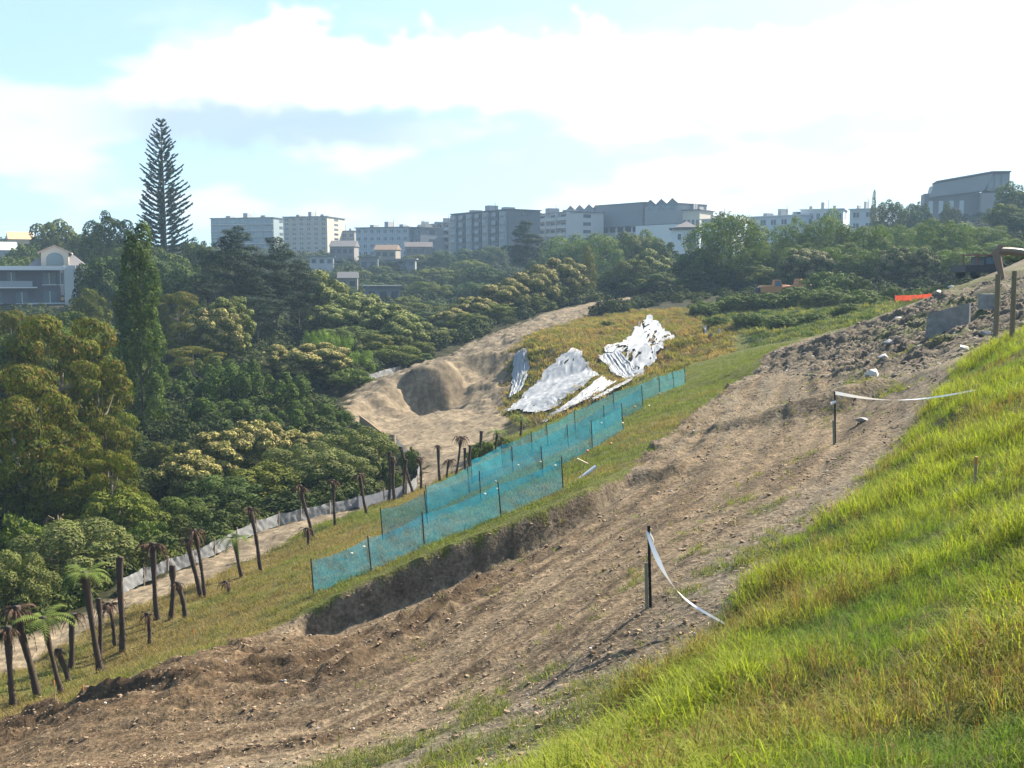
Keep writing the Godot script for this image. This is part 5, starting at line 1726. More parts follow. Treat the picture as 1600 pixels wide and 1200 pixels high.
func villa() -> void:
	var p := put(1070, 272)
	var o := thing("villa", "small white house with a dark pyramid roof below the cream block", "house", Vector3(p.x, 6.4, p.y), -0.2)
	var s := Shape.new()
	s.at_box(Vector3(0, 1.5, 0), Vector3(7.0, 7.0, 7))
	part("wall", s.mesh(), paint("villa_white", Color(0.60, 0.62, 0.66), 0.8), o)
	s = Shape.new()
	var a := Vector3(0, 7.2, 0)
	var c := [Vector3(-3.0, 5.6, 3.0), Vector3(3.0, 5.6, 3.0), Vector3(3.0, 5.6, -3.0), Vector3(-3.0, 5.6, -3.0)]
	for i in 4:
		s.tri(c[i], c[(i + 1) % 4], a)
	s.at_box(Vector3(0, 5.2, 0), Vector3(8.4, 0.35, 8.4))
	part("roof", s.mesh(), paint("villa_roof", Color(0.12, 0.10, 0.10), 0.7), o)
	s = Shape.new()
	s.at_box(Vector3(1.4, 1.6, 3.52), Vector3(2.2, 4.6, 0.12))
	part("window", s.mesh(), paint("window_glass", Color(0.045, 0.06, 0.075), 0.12), o)
	s = Shape.new()
	s.at_box(Vector3(-1.6, 3.2, 3.52), Vector3(0.8, 1.4, 0.12))
	part("window", s.mesh(), paint("window_glass", Color(0.045, 0.06, 0.075), 0.12), o)


func hilltop_house() -> void:
	var p := put(1500, 330)
	var o := thing("hilltop_house", "large modern grey house with a slanted roof on the hilltop at the right", "house", Vector3(p.x, 16.5, p.y), -0.25)
	var grey := paint("hill_grey", Color(0.20, 0.215, 0.225), 0.6)
	var s := Shape.new()
	s.prism(PackedVector2Array([Vector2(-10.5, 7.4), Vector2(5.0, 9.2), Vector2(7.4, 14.4), Vector2(-8.2, 11.8), Vector2(-9.6, 11.2)]), Transform3D(Basis(), Vector3(0, 0, -9)), 10.0)
	part("slanted_wall", s.mesh(), grey, o)
	s = Shape.new()
	s.prism(PackedVector2Array([Vector2(-8.6, 12.0), Vector2(7.2, 14.6), Vector2(12.4, 14.6), Vector2(12.4, 15.0), Vector2(7.0, 15.0), Vector2(-8.8, 12.4)]), Transform3D(Basis(), Vector3(0, 0, -9.5)), 11.0)
	part("roof", s.mesh(), paint("roof_dark", Color(0.10, 0.10, 0.11), 0.7), o)
	s = Shape.new()
	s.at_box(Vector3(9.0, 11.8, -4.0), Vector3(6.4, 5.5, 9.0))
	part("glazed_room", s.mesh(), paint("hill_frame", Color(0.14, 0.12, 0.11), 0.6), o)
	for k in 3:
		s = Shape.new()
		s.at_box(Vector3(6.9 + 2.0 * k, 11.9, 0.56), Vector3(1.6, 4.2, 0.1))
		part("window", s.mesh(), paint("window_blue", Color(0.12, 0.17, 0.20), 0.1), o)
	s = Shape.new()
	s.at_box(Vector3(-2.0, 4.5, -4.5), Vector3(20.0, 8.4, 8.0))
	part("lower_wall", s.mesh(), paint("hill_lower", Color(0.15, 0.15, 0.155), 0.7), o)
	for k in 4:
		s = Shape.new()
		s.at_box(Vector3(-10.0 + 3.0 * k, 4.4, -0.42), Vector3(1.3, 4.0, 0.14))
		part("window", s.mesh(), paint("window_pale", Color(0.34, 0.40, 0.43), 0.2), o)
	s = Shape.new()
	s.at_box(Vector3(11.0, 4.6, 0.0), Vector3(14.0, 7.4, 6.0))
	part("front_wall", s.mesh(), paint("hill_wall", Color(0.24, 0.235, 0.235), 0.8), o)
	s = Shape.new()
	s.at_box(Vector3(14.0, 5.4, 3.05), Vector3(1.4, 3.0, 0.14))
	part("door", s.mesh(), paint("hill_door", Color(0.10, 0.08, 0.07), 0.6), o)


func left_houses() -> void:
	var p := put(50, 190)
	var o := thing("modern_house", "white modern two-storey house with a broad white roof edge at the left", "house", Vector3(p.x, -5.0, p.y), 0.42)
	var dark := paint("house_dark", Color(0.10, 0.10, 0.13), 0.7)
	var white := paint("house_white", Color(0.74, 0.74, 0.76), 0.6)
	var s := Shape.new()
	s.at_box(Vector3(-2.5, 2.2, -4.0), Vector3(15.0, 7.4, 7.0))
	part("wall", s.mesh(), dark, o)
	s = Shape.new()
	s.at_box(Vector3(-2.8, 6.2, -2.9), Vector3(17.4, 0.72, 10.0))
	part("roof", s.mesh(), white, o)
	s = Shape.new()
	s.at_box(Vector3(6.6, 2.6, -1.6), Vector3(1.9, 8.2, 7.0))
	part("end_wall", s.mesh(), paint("house_end", Color(0.50, 0.54, 0.56), 0.7), o)
	s = Shape.new()
	s.at_box(Vector3(-4.4, 3.4, 0.9), Vector3(9.6, 1.0, 0.12))
	part("balustrade", s.mesh(), paint("house_glass", Color(0.30, 0.35, 0.40), 0.3), o)
	s = Shape.new()
	s.at_box(Vector3(-4.0, 2.75, 0.2), Vector3(10.4, 0.22, 1.6))
	part("deck", s.mesh(), white, o)
	for q in [[-8.2, 4.4, 1.6], [-5.6, 4.4, 1.6], [-3.0, 4.4, 1.4], [3.2, 4.3, 2.2], [3.2, 1.0, 2.2], [-5.6, 0.9, 2.0], [-1.4, 0.9, 2.0], [5.1, 4.3, 0.8]]:
		s = Shape.new()
		s.at_box(Vector3(q[0], q[1], -0.42), Vector3(q[2], 2.1, 0.16))
		var w := part("window", s.mesh(), paint("window_blue", Color(0.12, 0.17, 0.20), 0.1), o)
		s = Shape.new()
		s.at_box(Vector3(q[0], q[1], -0.3), Vector3(0.1, 2.1, 0.1))
		s.at_box(Vector3(q[0], q[1] - 1.1, -0.28), Vector3(q[2] + 0.2, 0.14, 0.16))
		part("frame", s.mesh(), white, w)
	s = Shape.new()
	s.at_box(Vector3(2.5, -0.6, 0.3), Vector3(7.0, 1.2, 0.2))
	part("garden_wall", s.mesh(), paint("house_end", Color(0.50, 0.54, 0.56), 0.7), o)
	# the gabled house behind it
	p = put(96, 206)
	o = thing("gabled_house", "grey-roofed house with an arched dormer window behind the white modern house", "house", Vector3(p.x, -2.0, p.y), 0.35)
	s = Shape.new()
	s.at_box(Vector3(0, 0.6, 0), Vector3(10.5, 5.0, 8.0))
	part("wall", s.mesh(), paint("gable_wall", Color(0.36, 0.36, 0.40), 0.8), o)
	s = Shape.new()
	var e := [Vector3(-5.9, 3.12, 4.6), Vector3(5.9, 3.12, 4.6), Vector3(5.9, 3.12, -4.6), Vector3(-5.9, 3.12, -4.6)]
	var r0 := Vector3(-1.8, 6.6, 0)
	var r1 := Vector3(1.8, 6.6, 0)
	s.quad(e[0], e[1], r1, r0)
	s.quad(e[2], e[3], r0, r1)
	s.tri(e[1], e[2], r1)
	s.tri(e[3], e[0], r0)
	s.quad(e[3], e[2], e[1], e[0])
	part("roof", s.mesh(), paint("gable_roof", Color(0.17, 0.16, 0.17), 0.8), o)
	s = Shape.new()
	s.prism(PackedVector2Array([Vector2(-2.4, 3.3), Vector2(2.4, 3.3), Vector2(2.4, 6.2), Vector2(0, 7.3), Vector2(-2.4, 6.2)]), Transform3D(Basis(), Vector3(-0.4, 0, -1.0)), 5.4)
	var dormer := part("dormer", s.mesh(), paint("dormer_wall", Color(0.42, 0.39, 0.34), 0.8), o)
	s = Shape.new()
	s.prism(PackedVector2Array([Vector2(-3.0, 5.95), Vector2(0, 7.32), Vector2(3.0, 5.95), Vector2(3.0, 6.25), Vector2(0, 7.65), Vector2(-3.0, 6.25)]), Transform3D(Basis(), Vector3(-0.4, 0, -1.4)), 6.2)
	part("roof", s.mesh(), paint("dormer_roof", Color(0.32, 0.24, 0.19), 0.8), dormer)
	s = Shape.new()
	var arch := PackedVector2Array([Vector2(-1.5, 3.8), Vector2(1.5, 3.8)])
	for q in 9:
		var a := PI * q / 8.0
		arch.append(Vector2(1.5 * cos(a), 5.0 + 1.2 * sin(a)))
	s.prism(arch, Transform3D(Basis(), Vector3(-0.4, 0, 4.42)), 0.1)
	part("window", s.mesh(), paint("window_blue", Color(0.12, 0.17, 0.20), 0.1), dormer)
	s = Shape.new()
	s.at_box(Vector3(3.3, 1.0, 4.03), Vector3(1.6, 2.4, 0.12))
	part("window", s.mesh(), paint("window_blue", Color(0.12, 0.17, 0.20), 0.1), o)
	s = Shape.new()
	s.at_box(Vector3(-3.6, 1.0, 4.03), Vector3(1.8, 2.0, 0.12))
	part("window", s.mesh(), paint("window_blue", Color(0.12, 0.17, 0.20), 0.1), o)
	p = put(38, 262)
	house("small house with an orange roof high behind the hedges", Vector3(p.x, 4.6, p.y), 0.5, Vector3(5.5, 4.0, 6), Color(0.45, 0.38, 0.28), Color(0.44, 0.30, 0.17), true, 2)
	p = put(6, 244)
	house("small house with a white roof at the left edge above the hedges", Vector3(p.x, 2.6, p.y), 0.6, Vector3(6.5, 3.0, 6), Color(0.30, 0.32, 0.34), Color(0.60, 0.60, 0.62), true, 2)


# ------------------------------------------------------------------ everything

func _ready() -> void:
	rng.seed = 2024
	var cam := Camera3D.new()
	cam.name = "camera"
	cam.fov = 40.02
	cam.near = 0.05
	cam.far = 4000.0
	cam.rotation_degrees = Vector3(-5.91, 0, 0)
	add_child(cam)
	cam.current = true
	var env := Environment.new()
	env.background_mode = Environment.BG_SKY
	env.sky = Sky.new()
	env.sky.sky_material = build_sky()
	env.tonemap_mode = Environment.TONE_MAPPER_LINEAR
	env.tonemap_exposure = 3.2
	env.fog_enabled = true
	env.fog_density = 0.00038
	env.fog_light_color = Color(0.74, 0.87, 1.0)
	env.sdfgi_enabled = true
	env.ssao_enabled = true
	env.ssil_enabled = true
	var around := WorldEnvironment.new()
	around.name = "surroundings"
	around.environment = env
	add_child(around)
	var sun := DirectionalLight3D.new()
	sun.name = "sun"
	sun.light_energy = 1.6
	sun.light_color = Color(1.0, 0.955, 0.87)
	sun.light_angular_distance = 0.5
	sun.shadow_enabled = true
	sun.basis = Basis.looking_at(-Vector3(0.574, 0.656, -0.491))
	add_child(sun)

	setup_noise()
	survey()
	build_ground()
	skyline()
	fern_meshes()
	poplar(-26.80, -76.00, 3.50, 4.52)
	norfolk_pine(-62.03, -190.00, 27.31, 10.38)
	woods()
	ferns()
	fences()
	tarps()
	marker_stakes()
	rubble()
	digger(Vector3(34.30, -3.20, -140.00) + Vector3(0, 0.2, 0), 0.0, 0.85, Color(0.42, 0.19, 0.07), "orange excavator with a blue cab window below the large middle tree", 0.3)
	digger(Vector3(37.73, -2.91, -138.00) + Vector3(0.5, 0.2, -2.0), 2.6, 0.8, Color(0.42, 0.22, 0.10), "brown excavator half hidden by shrubs right of the orange one", 0.2)
	digger(Vector3(32.3, -2.2, -58.0), PI - 0.25, 1.15, Color(0.17, 0.12, 0.085), "excavator at the right edge whose orange boom arches into view", 1.0)
	pickup(Vector3(37.38, -0.30, -84.00), 0.25)
	grasses()


func woods() -> void:
	tree("olive_tree", "kanuka", -25.1, -53.0, -4.17, 5.21, "leftmost of the olive-brown trees at the left edge", "olive-brown trees at the left edge")
	tree("olive_tree", "kanuka", -22.6, -50.0, -5.16, 4.92, "second from left of the olive-brown trees at the left edge", "olive-brown trees at the left edge")
	tree("olive_tree", "kanuka", -26.5, -62.0, -1.79, 6.91, "third from left of the olive-brown trees at the left edge", "olive-brown trees at the left edge")
	tree("olive_tree", "kanuka", -23.3, -59.0, -4.21, 4.64, "second from right of the olive-brown trees at the left edge", "olive-brown trees at the left edge")
	tree("olive_tree", "kanuka", -21.4, -55.0, -7.03, 3.24, "rightmost of the olive-brown trees at the left edge", "olive-brown trees at the left edge")
	tree("olive_tree", "kanuka_green", -21.9, -50.0, -8.24, 3.60, "leftmost of the low yellow-green boughs left of the poplar", "low trees left of the poplar")
	tree("olive_tree", "kanuka_green", -19.3, -50.0, -8.40, 2.95, "rightmost of the low yellow-green boughs left of the poplar", "low trees left of the poplar")
	tree("broadleaf_tree", "broad_grey", -16.4, -34.0, -9.15, 2.67, "leftmost of the rounded grey-green trees behind the tree ferns", "grey-green trees by the haul road")
	tree("broadleaf_tree", "broad_grey", -16.9, -40.0, -9.65, 4.98, "second from left of the rounded grey-green trees behind the tree ferns", "grey-green trees by the haul road")
	tree("broadleaf_tree", "broad_grey", -15.9, -41.0, -10.41, 2.42, "third from left of the rounded grey-green trees behind the tree ferns", "grey-green trees by the haul road")
	tree("broadleaf_tree", "broad_grey", -11.8, -60.0, -9.71, 5.11, "fourth from left of the rounded grey-green trees behind the tree ferns", "grey-green trees by the haul road")
	tree("broadleaf_tree", "broad_grey", -10.0, -58.0, -9.78, 4.94, "second from right of the rounded grey-green trees behind the tree ferns", "grey-green trees by the haul road")
	tree("broadleaf_tree", "broad_grey", -9.3, -63.0, -9.29, 5.16, "rightmost of the rounded grey-green trees behind the tree ferns", "grey-green trees by the haul road")
	tree("shrub", "shrub", -17.6, -36.0, -10.01, 1.89, "leftmost of the leafy light green bushes at the lower left", "bushes at the lower left")
	tree("shrub", "shrub", -20.5, -43.0, -9.94, 3.10, "second from left of the leafy light green bushes at the lower left", "bushes at the lower left")
	tree("shrub", "shrub", -17.5, -38.0, -11.04, 1.74, "rightmost of the leafy light green bushes at the lower left", "bushes at the lower left")
	tree("broadleaf_tree", "broad", -18.0, -48.0, -9.86, 3.77, "leftmost of the small green trees between poplar and silt fence", "small trees above the silt fence")
	tree("shrub", "shrub", -15.8, -45.0, -10.66, 2.06, "second from left of the small green trees between poplar and silt fence", "small trees above the silt fence")
	tree("broadleaf_tree", "broad", -22.3, -66.0, -10.47, 2.60, "third from left of the small green trees between poplar and silt fence", "small trees above the silt fence")
	tree("broadleaf_tree", "broad", -15.9, -50.0, -10.68, 3.60, "fourth from left of the small green trees between poplar and silt fence", "small trees above the silt fence")
	tree("broadleaf_tree", "broad", -14.8, -53.0, -10.22, 4.52, "second from right of the small green trees between poplar and silt fence", "small trees above the silt fence")
	tree("broadleaf_tree", "broad", -13.4, -56.0, -10.10, 4.40, "rightmost of the small green trees between poplar and silt fence", "small trees above the silt fence")
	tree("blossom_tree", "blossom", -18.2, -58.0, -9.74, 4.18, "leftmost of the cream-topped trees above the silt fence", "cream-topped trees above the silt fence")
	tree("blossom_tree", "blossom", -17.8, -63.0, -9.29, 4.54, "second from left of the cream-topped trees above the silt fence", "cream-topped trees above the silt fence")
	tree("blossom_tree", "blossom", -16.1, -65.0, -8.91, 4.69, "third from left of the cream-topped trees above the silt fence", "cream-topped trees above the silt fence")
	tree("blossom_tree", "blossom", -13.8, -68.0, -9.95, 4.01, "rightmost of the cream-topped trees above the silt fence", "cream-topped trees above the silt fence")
	tree("bushy_tree", "clump", -28.8, -90.0, -8.73, 5.31, "leftmost of the upright dark green bushy trees in the hollow", "dark trees in the hollow")
	tree("bushy_tree", "clump", -26.9, -92.0, -7.24, 6.03, "second from left of the upright dark green bushy trees in the hollow", "dark trees in the hollow")
	tree("bushy_tree", "clump", -22.2, -80.0, -9.23, 5.77, "third from left of the upright dark green bushy trees in the hollow", "dark trees in the hollow")
	tree("bushy_tree", "clump", -22.8, -88.0, -7.25, 6.34, "fourth from left of the upright dark green bushy trees in the hollow", "dark trees in the hollow")
	tree("bushy_tree", "clump", -19.4, -86.0, -8.08, 5.64, "fifth from left of the upright dark green bushy trees in the hollow", "dark trees in the hollow")
	tree("bushy_tree", "clump", -17.2, -76.0, -9.71, 4.98, "sixth from left of the upright dark green bushy trees in the hollow", "dark trees in the hollow")
	tree("bushy_tree", "clump", -15.6, -80.0, -9.33, 4.72, "seventh from left of the upright dark green bushy trees in the hollow", "dark trees in the hollow")
	tree("bushy_tree", "clump", -13.5, -80.0, -10.61, 3.67, "second from right of the upright dark green bushy trees in the hollow", "dark trees in the hollow")
	tree("bushy_tree", "clump", -11.6, -74.0, -10.46, 2.91, "rightmost of the upright dark green bushy trees in the hollow", "dark trees in the hollow")
	tree("pale_tree", "willow", -37.4, -80.0, -3.62, 4.72, "leftmost of the pale grey-green trees left of the poplar", "pale trees left of the poplar")
	tree("pale_tree", "willow", -34.4, -84.0, -3.44, 6.06, "rightmost of the pale grey-green trees left of the poplar", "pale trees left of the poplar")
	tree("olive_tree", "kanuka", -35.3, -112.0, -1.48, 5.14, "leftmost of the brownish trees right of the poplar", "brownish trees right of the poplar")
	tree("olive_tree", "kanuka", -32.5, -105.0, -4.43, 4.13, "second from left of the brownish trees right of the poplar", "brownish trees right of the poplar")
	tree("olive_tree", "kanuka", -30.4, -100.0, -6.65, 5.90, "rightmost of the brownish trees right of the poplar", "brownish trees right of the poplar")
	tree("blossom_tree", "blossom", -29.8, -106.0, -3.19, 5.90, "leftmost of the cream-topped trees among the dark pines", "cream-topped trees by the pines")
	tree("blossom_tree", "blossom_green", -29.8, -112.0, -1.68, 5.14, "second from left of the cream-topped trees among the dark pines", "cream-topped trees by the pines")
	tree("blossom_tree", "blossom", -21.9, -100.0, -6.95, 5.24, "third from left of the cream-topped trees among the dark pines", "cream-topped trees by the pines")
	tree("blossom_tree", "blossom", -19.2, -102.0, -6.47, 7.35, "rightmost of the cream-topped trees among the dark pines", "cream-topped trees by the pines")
	tree("pine_tree", "pine", -38.0, -132.0, 3.56, 7.79, "leftmost of the dark pines rising above the left bush", "dark pines on the left")
	tree("pine_tree", "pine", -32.8, -126.0, 6.17, 9.08, "second from left of the dark pines rising above the left bush", "dark pines on the left")
	tree("pine_tree", "pine", -29.5, -122.0, 0.00, 8.00, "third from left of the dark pines rising above the left bush", "dark pines on the left")
	tree("pine_tree", "pine", -28.5, -128.0, 4.90, 8.81, "second from right of the dark pines rising above the left bush", "dark pines on the left")
	tree("pine_tree", "pine", -26.2, -130.0, 2.18, 6.82, "rightmost of the dark pines rising above the left bush", "dark pines on the left")
	tree("bamboo_clump", "bamboo", -21.8, -118.0, -5.84, 4.64, "leftmost of the bright green feathery bamboo clumps", "bamboo by the excavation")
	tree("bamboo_clump", "bamboo", -19.4, -114.0, -6.19, 5.23, "second from left of the bright green feathery bamboo clumps", "bamboo by the excavation")
	tree("bamboo_clump", "bamboo", -16.7, -110.0, -7.65, 5.05, "rightmost of the bright green feathery bamboo clumps", "bamboo by the excavation")
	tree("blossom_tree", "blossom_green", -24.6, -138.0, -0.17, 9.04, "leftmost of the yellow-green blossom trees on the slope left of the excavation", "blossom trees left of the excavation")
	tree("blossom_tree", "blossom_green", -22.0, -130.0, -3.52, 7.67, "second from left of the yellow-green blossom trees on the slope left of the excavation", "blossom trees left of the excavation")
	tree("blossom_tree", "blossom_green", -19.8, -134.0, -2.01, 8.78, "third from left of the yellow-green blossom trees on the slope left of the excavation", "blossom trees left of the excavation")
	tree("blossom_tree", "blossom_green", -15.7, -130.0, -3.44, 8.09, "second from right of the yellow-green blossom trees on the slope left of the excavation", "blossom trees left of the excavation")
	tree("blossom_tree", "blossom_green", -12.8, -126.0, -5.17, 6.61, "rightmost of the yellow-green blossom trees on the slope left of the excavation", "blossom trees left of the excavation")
	tree("broadleaf_tree", "broad", -19.6, -124.0, -5.99, 8.94, "leftmost of the dark trees in the shade left of the excavation", "dark trees left of the excavation")
	tree("shrub", "shrub", -15.6, -100.0, -10.32, 4.59, "second from left of the dark trees in the shade left of the excavation", "dark trees left of the excavation")
	tree("shrub", "shrub", -16.4, -112.0, -9.50, 4.40, "third from left of the dark trees in the shade left of the excavation", "dark trees left of the excavation")
	tree("broadleaf_tree", "broad", -15.9, -122.0, -6.63, 8.00, "fourth from left of the dark trees in the shade left of the excavation", "dark trees left of the excavation")
	tree("broadleaf_tree", "broad", -13.7, -119.0, -8.28, 7.02, "fifth from left of the dark trees in the shade left of the excavation", "dark trees left of the excavation")
	tree("broadleaf_tree", "broad", -11.7, -124.0, -7.87, 5.69, "second from right of the dark trees in the shade left of the excavation", "dark trees left of the excavation")
	tree("broadleaf_tree", "broad", -10.7, -121.0, -9.52, 3.96, "rightmost of the dark trees in the shade left of the excavation", "dark trees left of the excavation")
	tree("broadleaf_tree", "broad", -94.4, -222.0, 11.80, 12.22, "leftmost of the dark rounded trees on the left skyline", "dark trees on the left skyline")
	tree("broadleaf_tree", "broad", -87.7, -222.0, 10.35, 7.27, "second from left of the dark rounded trees on the left skyline", "dark trees on the left skyline")
	tree("broadleaf_tree", "broad", -70.1, -185.0, 11.70, 9.70, "third from left of the dark rounded trees on the left skyline", "dark trees on the left skyline")
	tree("broadleaf_tree", "broad", -63.0, -176.0, 6.11, 9.23, "fourth from left of the dark rounded trees on the left skyline", "dark trees on the left skyline")
	tree("broadleaf_tree", "broad", -55.8, -170.0, 4.58, 8.91, "fifth from left of the dark rounded trees on the left skyline", "dark trees on the left skyline")
	tree("broadleaf_tree", "broad", -50.1, -160.0, 3.36, 8.39, "sixth from left of the dark rounded trees on the left skyline", "dark trees on the left skyline")
	tree("broadleaf_tree", "broad", -53.2, -180.0, 6.89, 7.08, "second from right of the dark rounded trees on the left skyline", "dark trees on the left skyline")
	tree("broadleaf_tree", "broad", -47.6, -170.0, 3.87, 6.68, "rightmost of the dark rounded trees on the left skyline", "dark trees on the left skyline")
	tree("olive_tree", "kanuka", -39.0, -82.0, -2.47, 4.30, "leftmost of the dark trees below the houses on the left", "dark trees below the left houses")
	tree("olive_tree", "kanuka", -35.8, -80.0, -2.41, 4.72, "second from left of the dark trees below the houses on the left", "dark trees below the left houses")
	tree("broadleaf_tree", "broad", -43.8, -104.0, -3.51, 4.77, "third from left of the dark trees below the houses on the left", "dark trees below the left houses")
	tree("broadleaf_tree", "broad", -47.1, -118.0, -1.56, 4.64, "fourth from left of the dark trees below the houses on the left", "dark trees below the left houses")
	tree("broadleaf_tree", "broad", -54.0, -140.0, 2.52, 8.26, "fifth from left of the dark trees below the houses on the left", "dark trees below the left houses")
	tree("broadleaf_tree", "broad", -51.9, -150.0, 3.15, 8.85, "second from right of the dark trees below the houses on the left", "dark trees below the left houses")
	tree("broadleaf_tree", "broad", -44.3, -140.0, 1.26, 8.26, "rightmost of the dark trees below the houses on the left", "dark trees below the left houses")
	tree("shrub", "shrub", -96.8, -206.0, 3.70, 8.10, "leftmost of the clipped bright green hedges behind the white house", "hedges by the houses")
	tree("shrub", "shrub", -98.8, -215.0, 6.43, 6.34, "rightmost of the clipped bright green hedges behind the white house", "hedges by the houses")
	tree("broadleaf_tree", "broad", -45.0, -268.0, 0.32, 9.48, "leftmost of the small trees high on the far hillside under the apartment blocks", "trees high on the far hillside")
	tree("broadleaf_tree", "broad", -35.5, -226.0, -2.17, 8.00, "second from left of the small trees high on the far hillside under the apartment blocks", "trees high on the far hillside")
	tree("broadleaf_tree", "broad", -40.8, -282.0, 1.02, 8.13, "third from left of the small trees high on the far hillside under the apartment blocks", "trees high on the far hillside")
	tree("broadleaf_tree", "broad", -28.4, -206.0, -5.46, 5.94, "fourth from left of the small trees high on the far hillside under the apartment blocks", "trees high on the far hillside")
	tree("broadleaf_tree", "broad", -34.7, -255.0, -3.37, 8.36, "fifth from left of the small trees high on the far hillside under the apartment blocks", "trees high on the far hillside")
	tree("broadleaf_tree", "broad", -38.0, -300.0, 2.16, 9.83, "sixth from left of the small trees high on the far hillside under the apartment blocks", "trees high on the far hillside")
	tree("broadleaf_tree", "broad", -31.0, -270.0, -1.62, 10.62, "seventh from left of the small trees high on the far hillside under the apartment blocks", "trees high on the far hillside")
	tree("broadleaf_tree", "broad", -33.6, -310.0, 4.46, 10.16, "eighth from left of the small trees high on the far hillside under the apartment blocks", "trees high on the far hillside")
	tree("broadleaf_tree", "broad", -20.6, -208.0, -4.00, 6.00, "ninth from left of the small trees high on the far hillside under the apartment blocks", "trees high on the far hillside")
	tree("broadleaf_tree", "broad", -28.0, -320.0, 6.14, 11.53, "tenth from left of the small trees high on the far hillside under the apartment blocks", "trees high on the far hillside")
	tree("broadleaf_tree", "broad", -21.2, -320.0, 7.28, 10.49, "eleventh from left of the small trees high on the far hillside under the apartment blocks", "trees high on the far hillside")
	tree("broadleaf_tree", "broad", -14.9, -330.0, 8.30, 10.81, "twelfth from left of the small trees high on the far hillside under the apartment blocks", "trees high on the far hillside")
	tree("broadleaf_tree", "broad", -11.4, -290.0, 4.35, 11.40, "second from right of the small trees high on the far hillside under the apartment blocks", "trees high on the far hillside")
	tree("broadleaf_tree", "broad", -7.0, -330.0, 9.09, 11.89, "rightmost of the small trees high on the far hillside under the apartment blocks", "trees high on the far hillside")
	tree("broadleaf_tree", "broad", -26.1, -270.0, 0.32, 9.73, "leftmost of the dark trees halfway up the far hillside", "trees halfway up the far hillside")
	tree("broadleaf_tree", "broad", -18.8, -230.0, -1.38, 9.35, "second from left of the dark trees halfway up the far hillside", "trees halfway up the far hillside")
	tree("broadleaf_tree", "broad", -19.9, -275.0, 1.98, 10.81, "third from left of the dark trees halfway up the far hillside", "trees halfway up the far hillside")
	tree("broadleaf_tree", "broad", -13.6, -225.0, -2.03, 9.58, "fourth from left of the dark trees halfway up the far hillside", "trees halfway up the far hillside")
	tree("broadleaf_tree", "broad", -13.3, -260.0, 1.56, 10.22, "fifth from left of the dark trees halfway up the far hillside", "trees halfway up the far hillside")
	tree("broadleaf_tree", "broad", -7.3, -220.0, -1.32, 10.09, "sixth from left of the dark trees halfway up the far hillside", "trees halfway up the far hillside")
	tree("broadleaf_tree", "broad", -6.8, -250.0, 2.25, 11.47, "second from right of the dark trees halfway up the far hillside", "trees halfway up the far hillside")
	tree("broadleaf_tree", "broad", -2.8, -230.0, 0.00, 9.04, "rightmost of the dark trees halfway up the far hillside", "trees halfway up the far hillside")
	tree("broadleaf_tree", "broad", -17.5, -165.0, -8.47, 5.41, "leftmost of the dark trees at the foot of the far hillside", "trees at the foot of the far hillside")
	tree("broadleaf_tree", "broad", -18.4, -190.0, -5.72, 8.72, "second from left of the dark trees at the foot of the far hillside", "trees at the foot of the far hillside")
	tree("broadleaf_tree", "broad", -13.6, -160.0, -7.72, 6.29, "third from left of the dark trees at the foot of the far hillside", "trees at the foot of the far hillside")
	tree("broadleaf_tree", "broad", -14.2, -195.0, -4.69, 7.67, "fourth from left of the dark trees at the foot of the far hillside", "trees at the foot of the far hillside")
	tree("broadleaf_tree", "broad", -10.9, -180.0, -6.51, 7.08, "second from right of the dark trees at the foot of the far hillside", "trees at the foot of the far hillside")
	tree("broadleaf_tree", "broad", -8.0, -190.0, -4.57, 7.47, "rightmost of the dark trees at the foot of the far hillside", "trees at the foot of the far hillside")
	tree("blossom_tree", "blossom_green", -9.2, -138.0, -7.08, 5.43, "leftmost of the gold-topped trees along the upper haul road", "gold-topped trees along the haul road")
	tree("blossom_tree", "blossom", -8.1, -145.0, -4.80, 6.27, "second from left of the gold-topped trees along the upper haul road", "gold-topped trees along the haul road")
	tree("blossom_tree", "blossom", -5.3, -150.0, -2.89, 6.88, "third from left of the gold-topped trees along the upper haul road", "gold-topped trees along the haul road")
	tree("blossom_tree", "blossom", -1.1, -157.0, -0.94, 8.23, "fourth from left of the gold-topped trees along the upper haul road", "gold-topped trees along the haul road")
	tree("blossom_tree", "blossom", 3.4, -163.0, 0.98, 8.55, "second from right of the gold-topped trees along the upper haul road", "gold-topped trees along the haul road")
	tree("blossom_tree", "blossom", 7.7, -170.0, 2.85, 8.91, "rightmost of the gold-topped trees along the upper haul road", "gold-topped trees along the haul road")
	tree("broadleaf_tree", "broad", -9.7, -133.0, -7.63, 5.23, "leftmost of the dark trees under the gold-topped trees by the haul road", "dark trees by the haul road")
	tree("broadleaf_tree", "broad", -6.1, -143.0, -6.04, 6.56, "second from left of the dark trees under the gold-topped trees by the haul road", "dark trees by the haul road")
	tree("broadleaf_tree", "broad", -2.3, -150.0, -4.52, 6.88, "third from left of the dark trees under the gold-topped trees by the haul road", "dark trees by the haul road")
	tree("broadleaf_tree", "broad", 1.9, -158.0, -2.85, 8.28, "second from right of the dark trees under the gold-topped trees by the haul road", "dark trees by the haul road")
	tree("broadleaf_tree", "broad", 6.0, -166.0, -1.00, 7.62, "rightmost of the dark trees under the gold-topped trees by the haul road", "dark trees by the haul road")
	tree("cypress_tree", "cypress", 10.3, -180.0, 2.16, 4.25, "leftmost of the olive conical cypresses above the haul road", "cypresses above the haul road")
	tree("cypress_tree", "cypress", 12.6, -178.0, 4.80, 5.83, "rightmost of the olive conical cypresses above the haul road", "cypresses above the haul road")
	tree("pine_tree", "pine", 3.1, -235.0, 12.35, 12.01, "dark pine in front of the far apartments", "")
	tree("broadleaf_tree", "broad", 8.0, -220.0, 4.61, 10.09, "leftmost of the green trees below the zigzag-roofed building", "trees below the zigzag-roofed building")
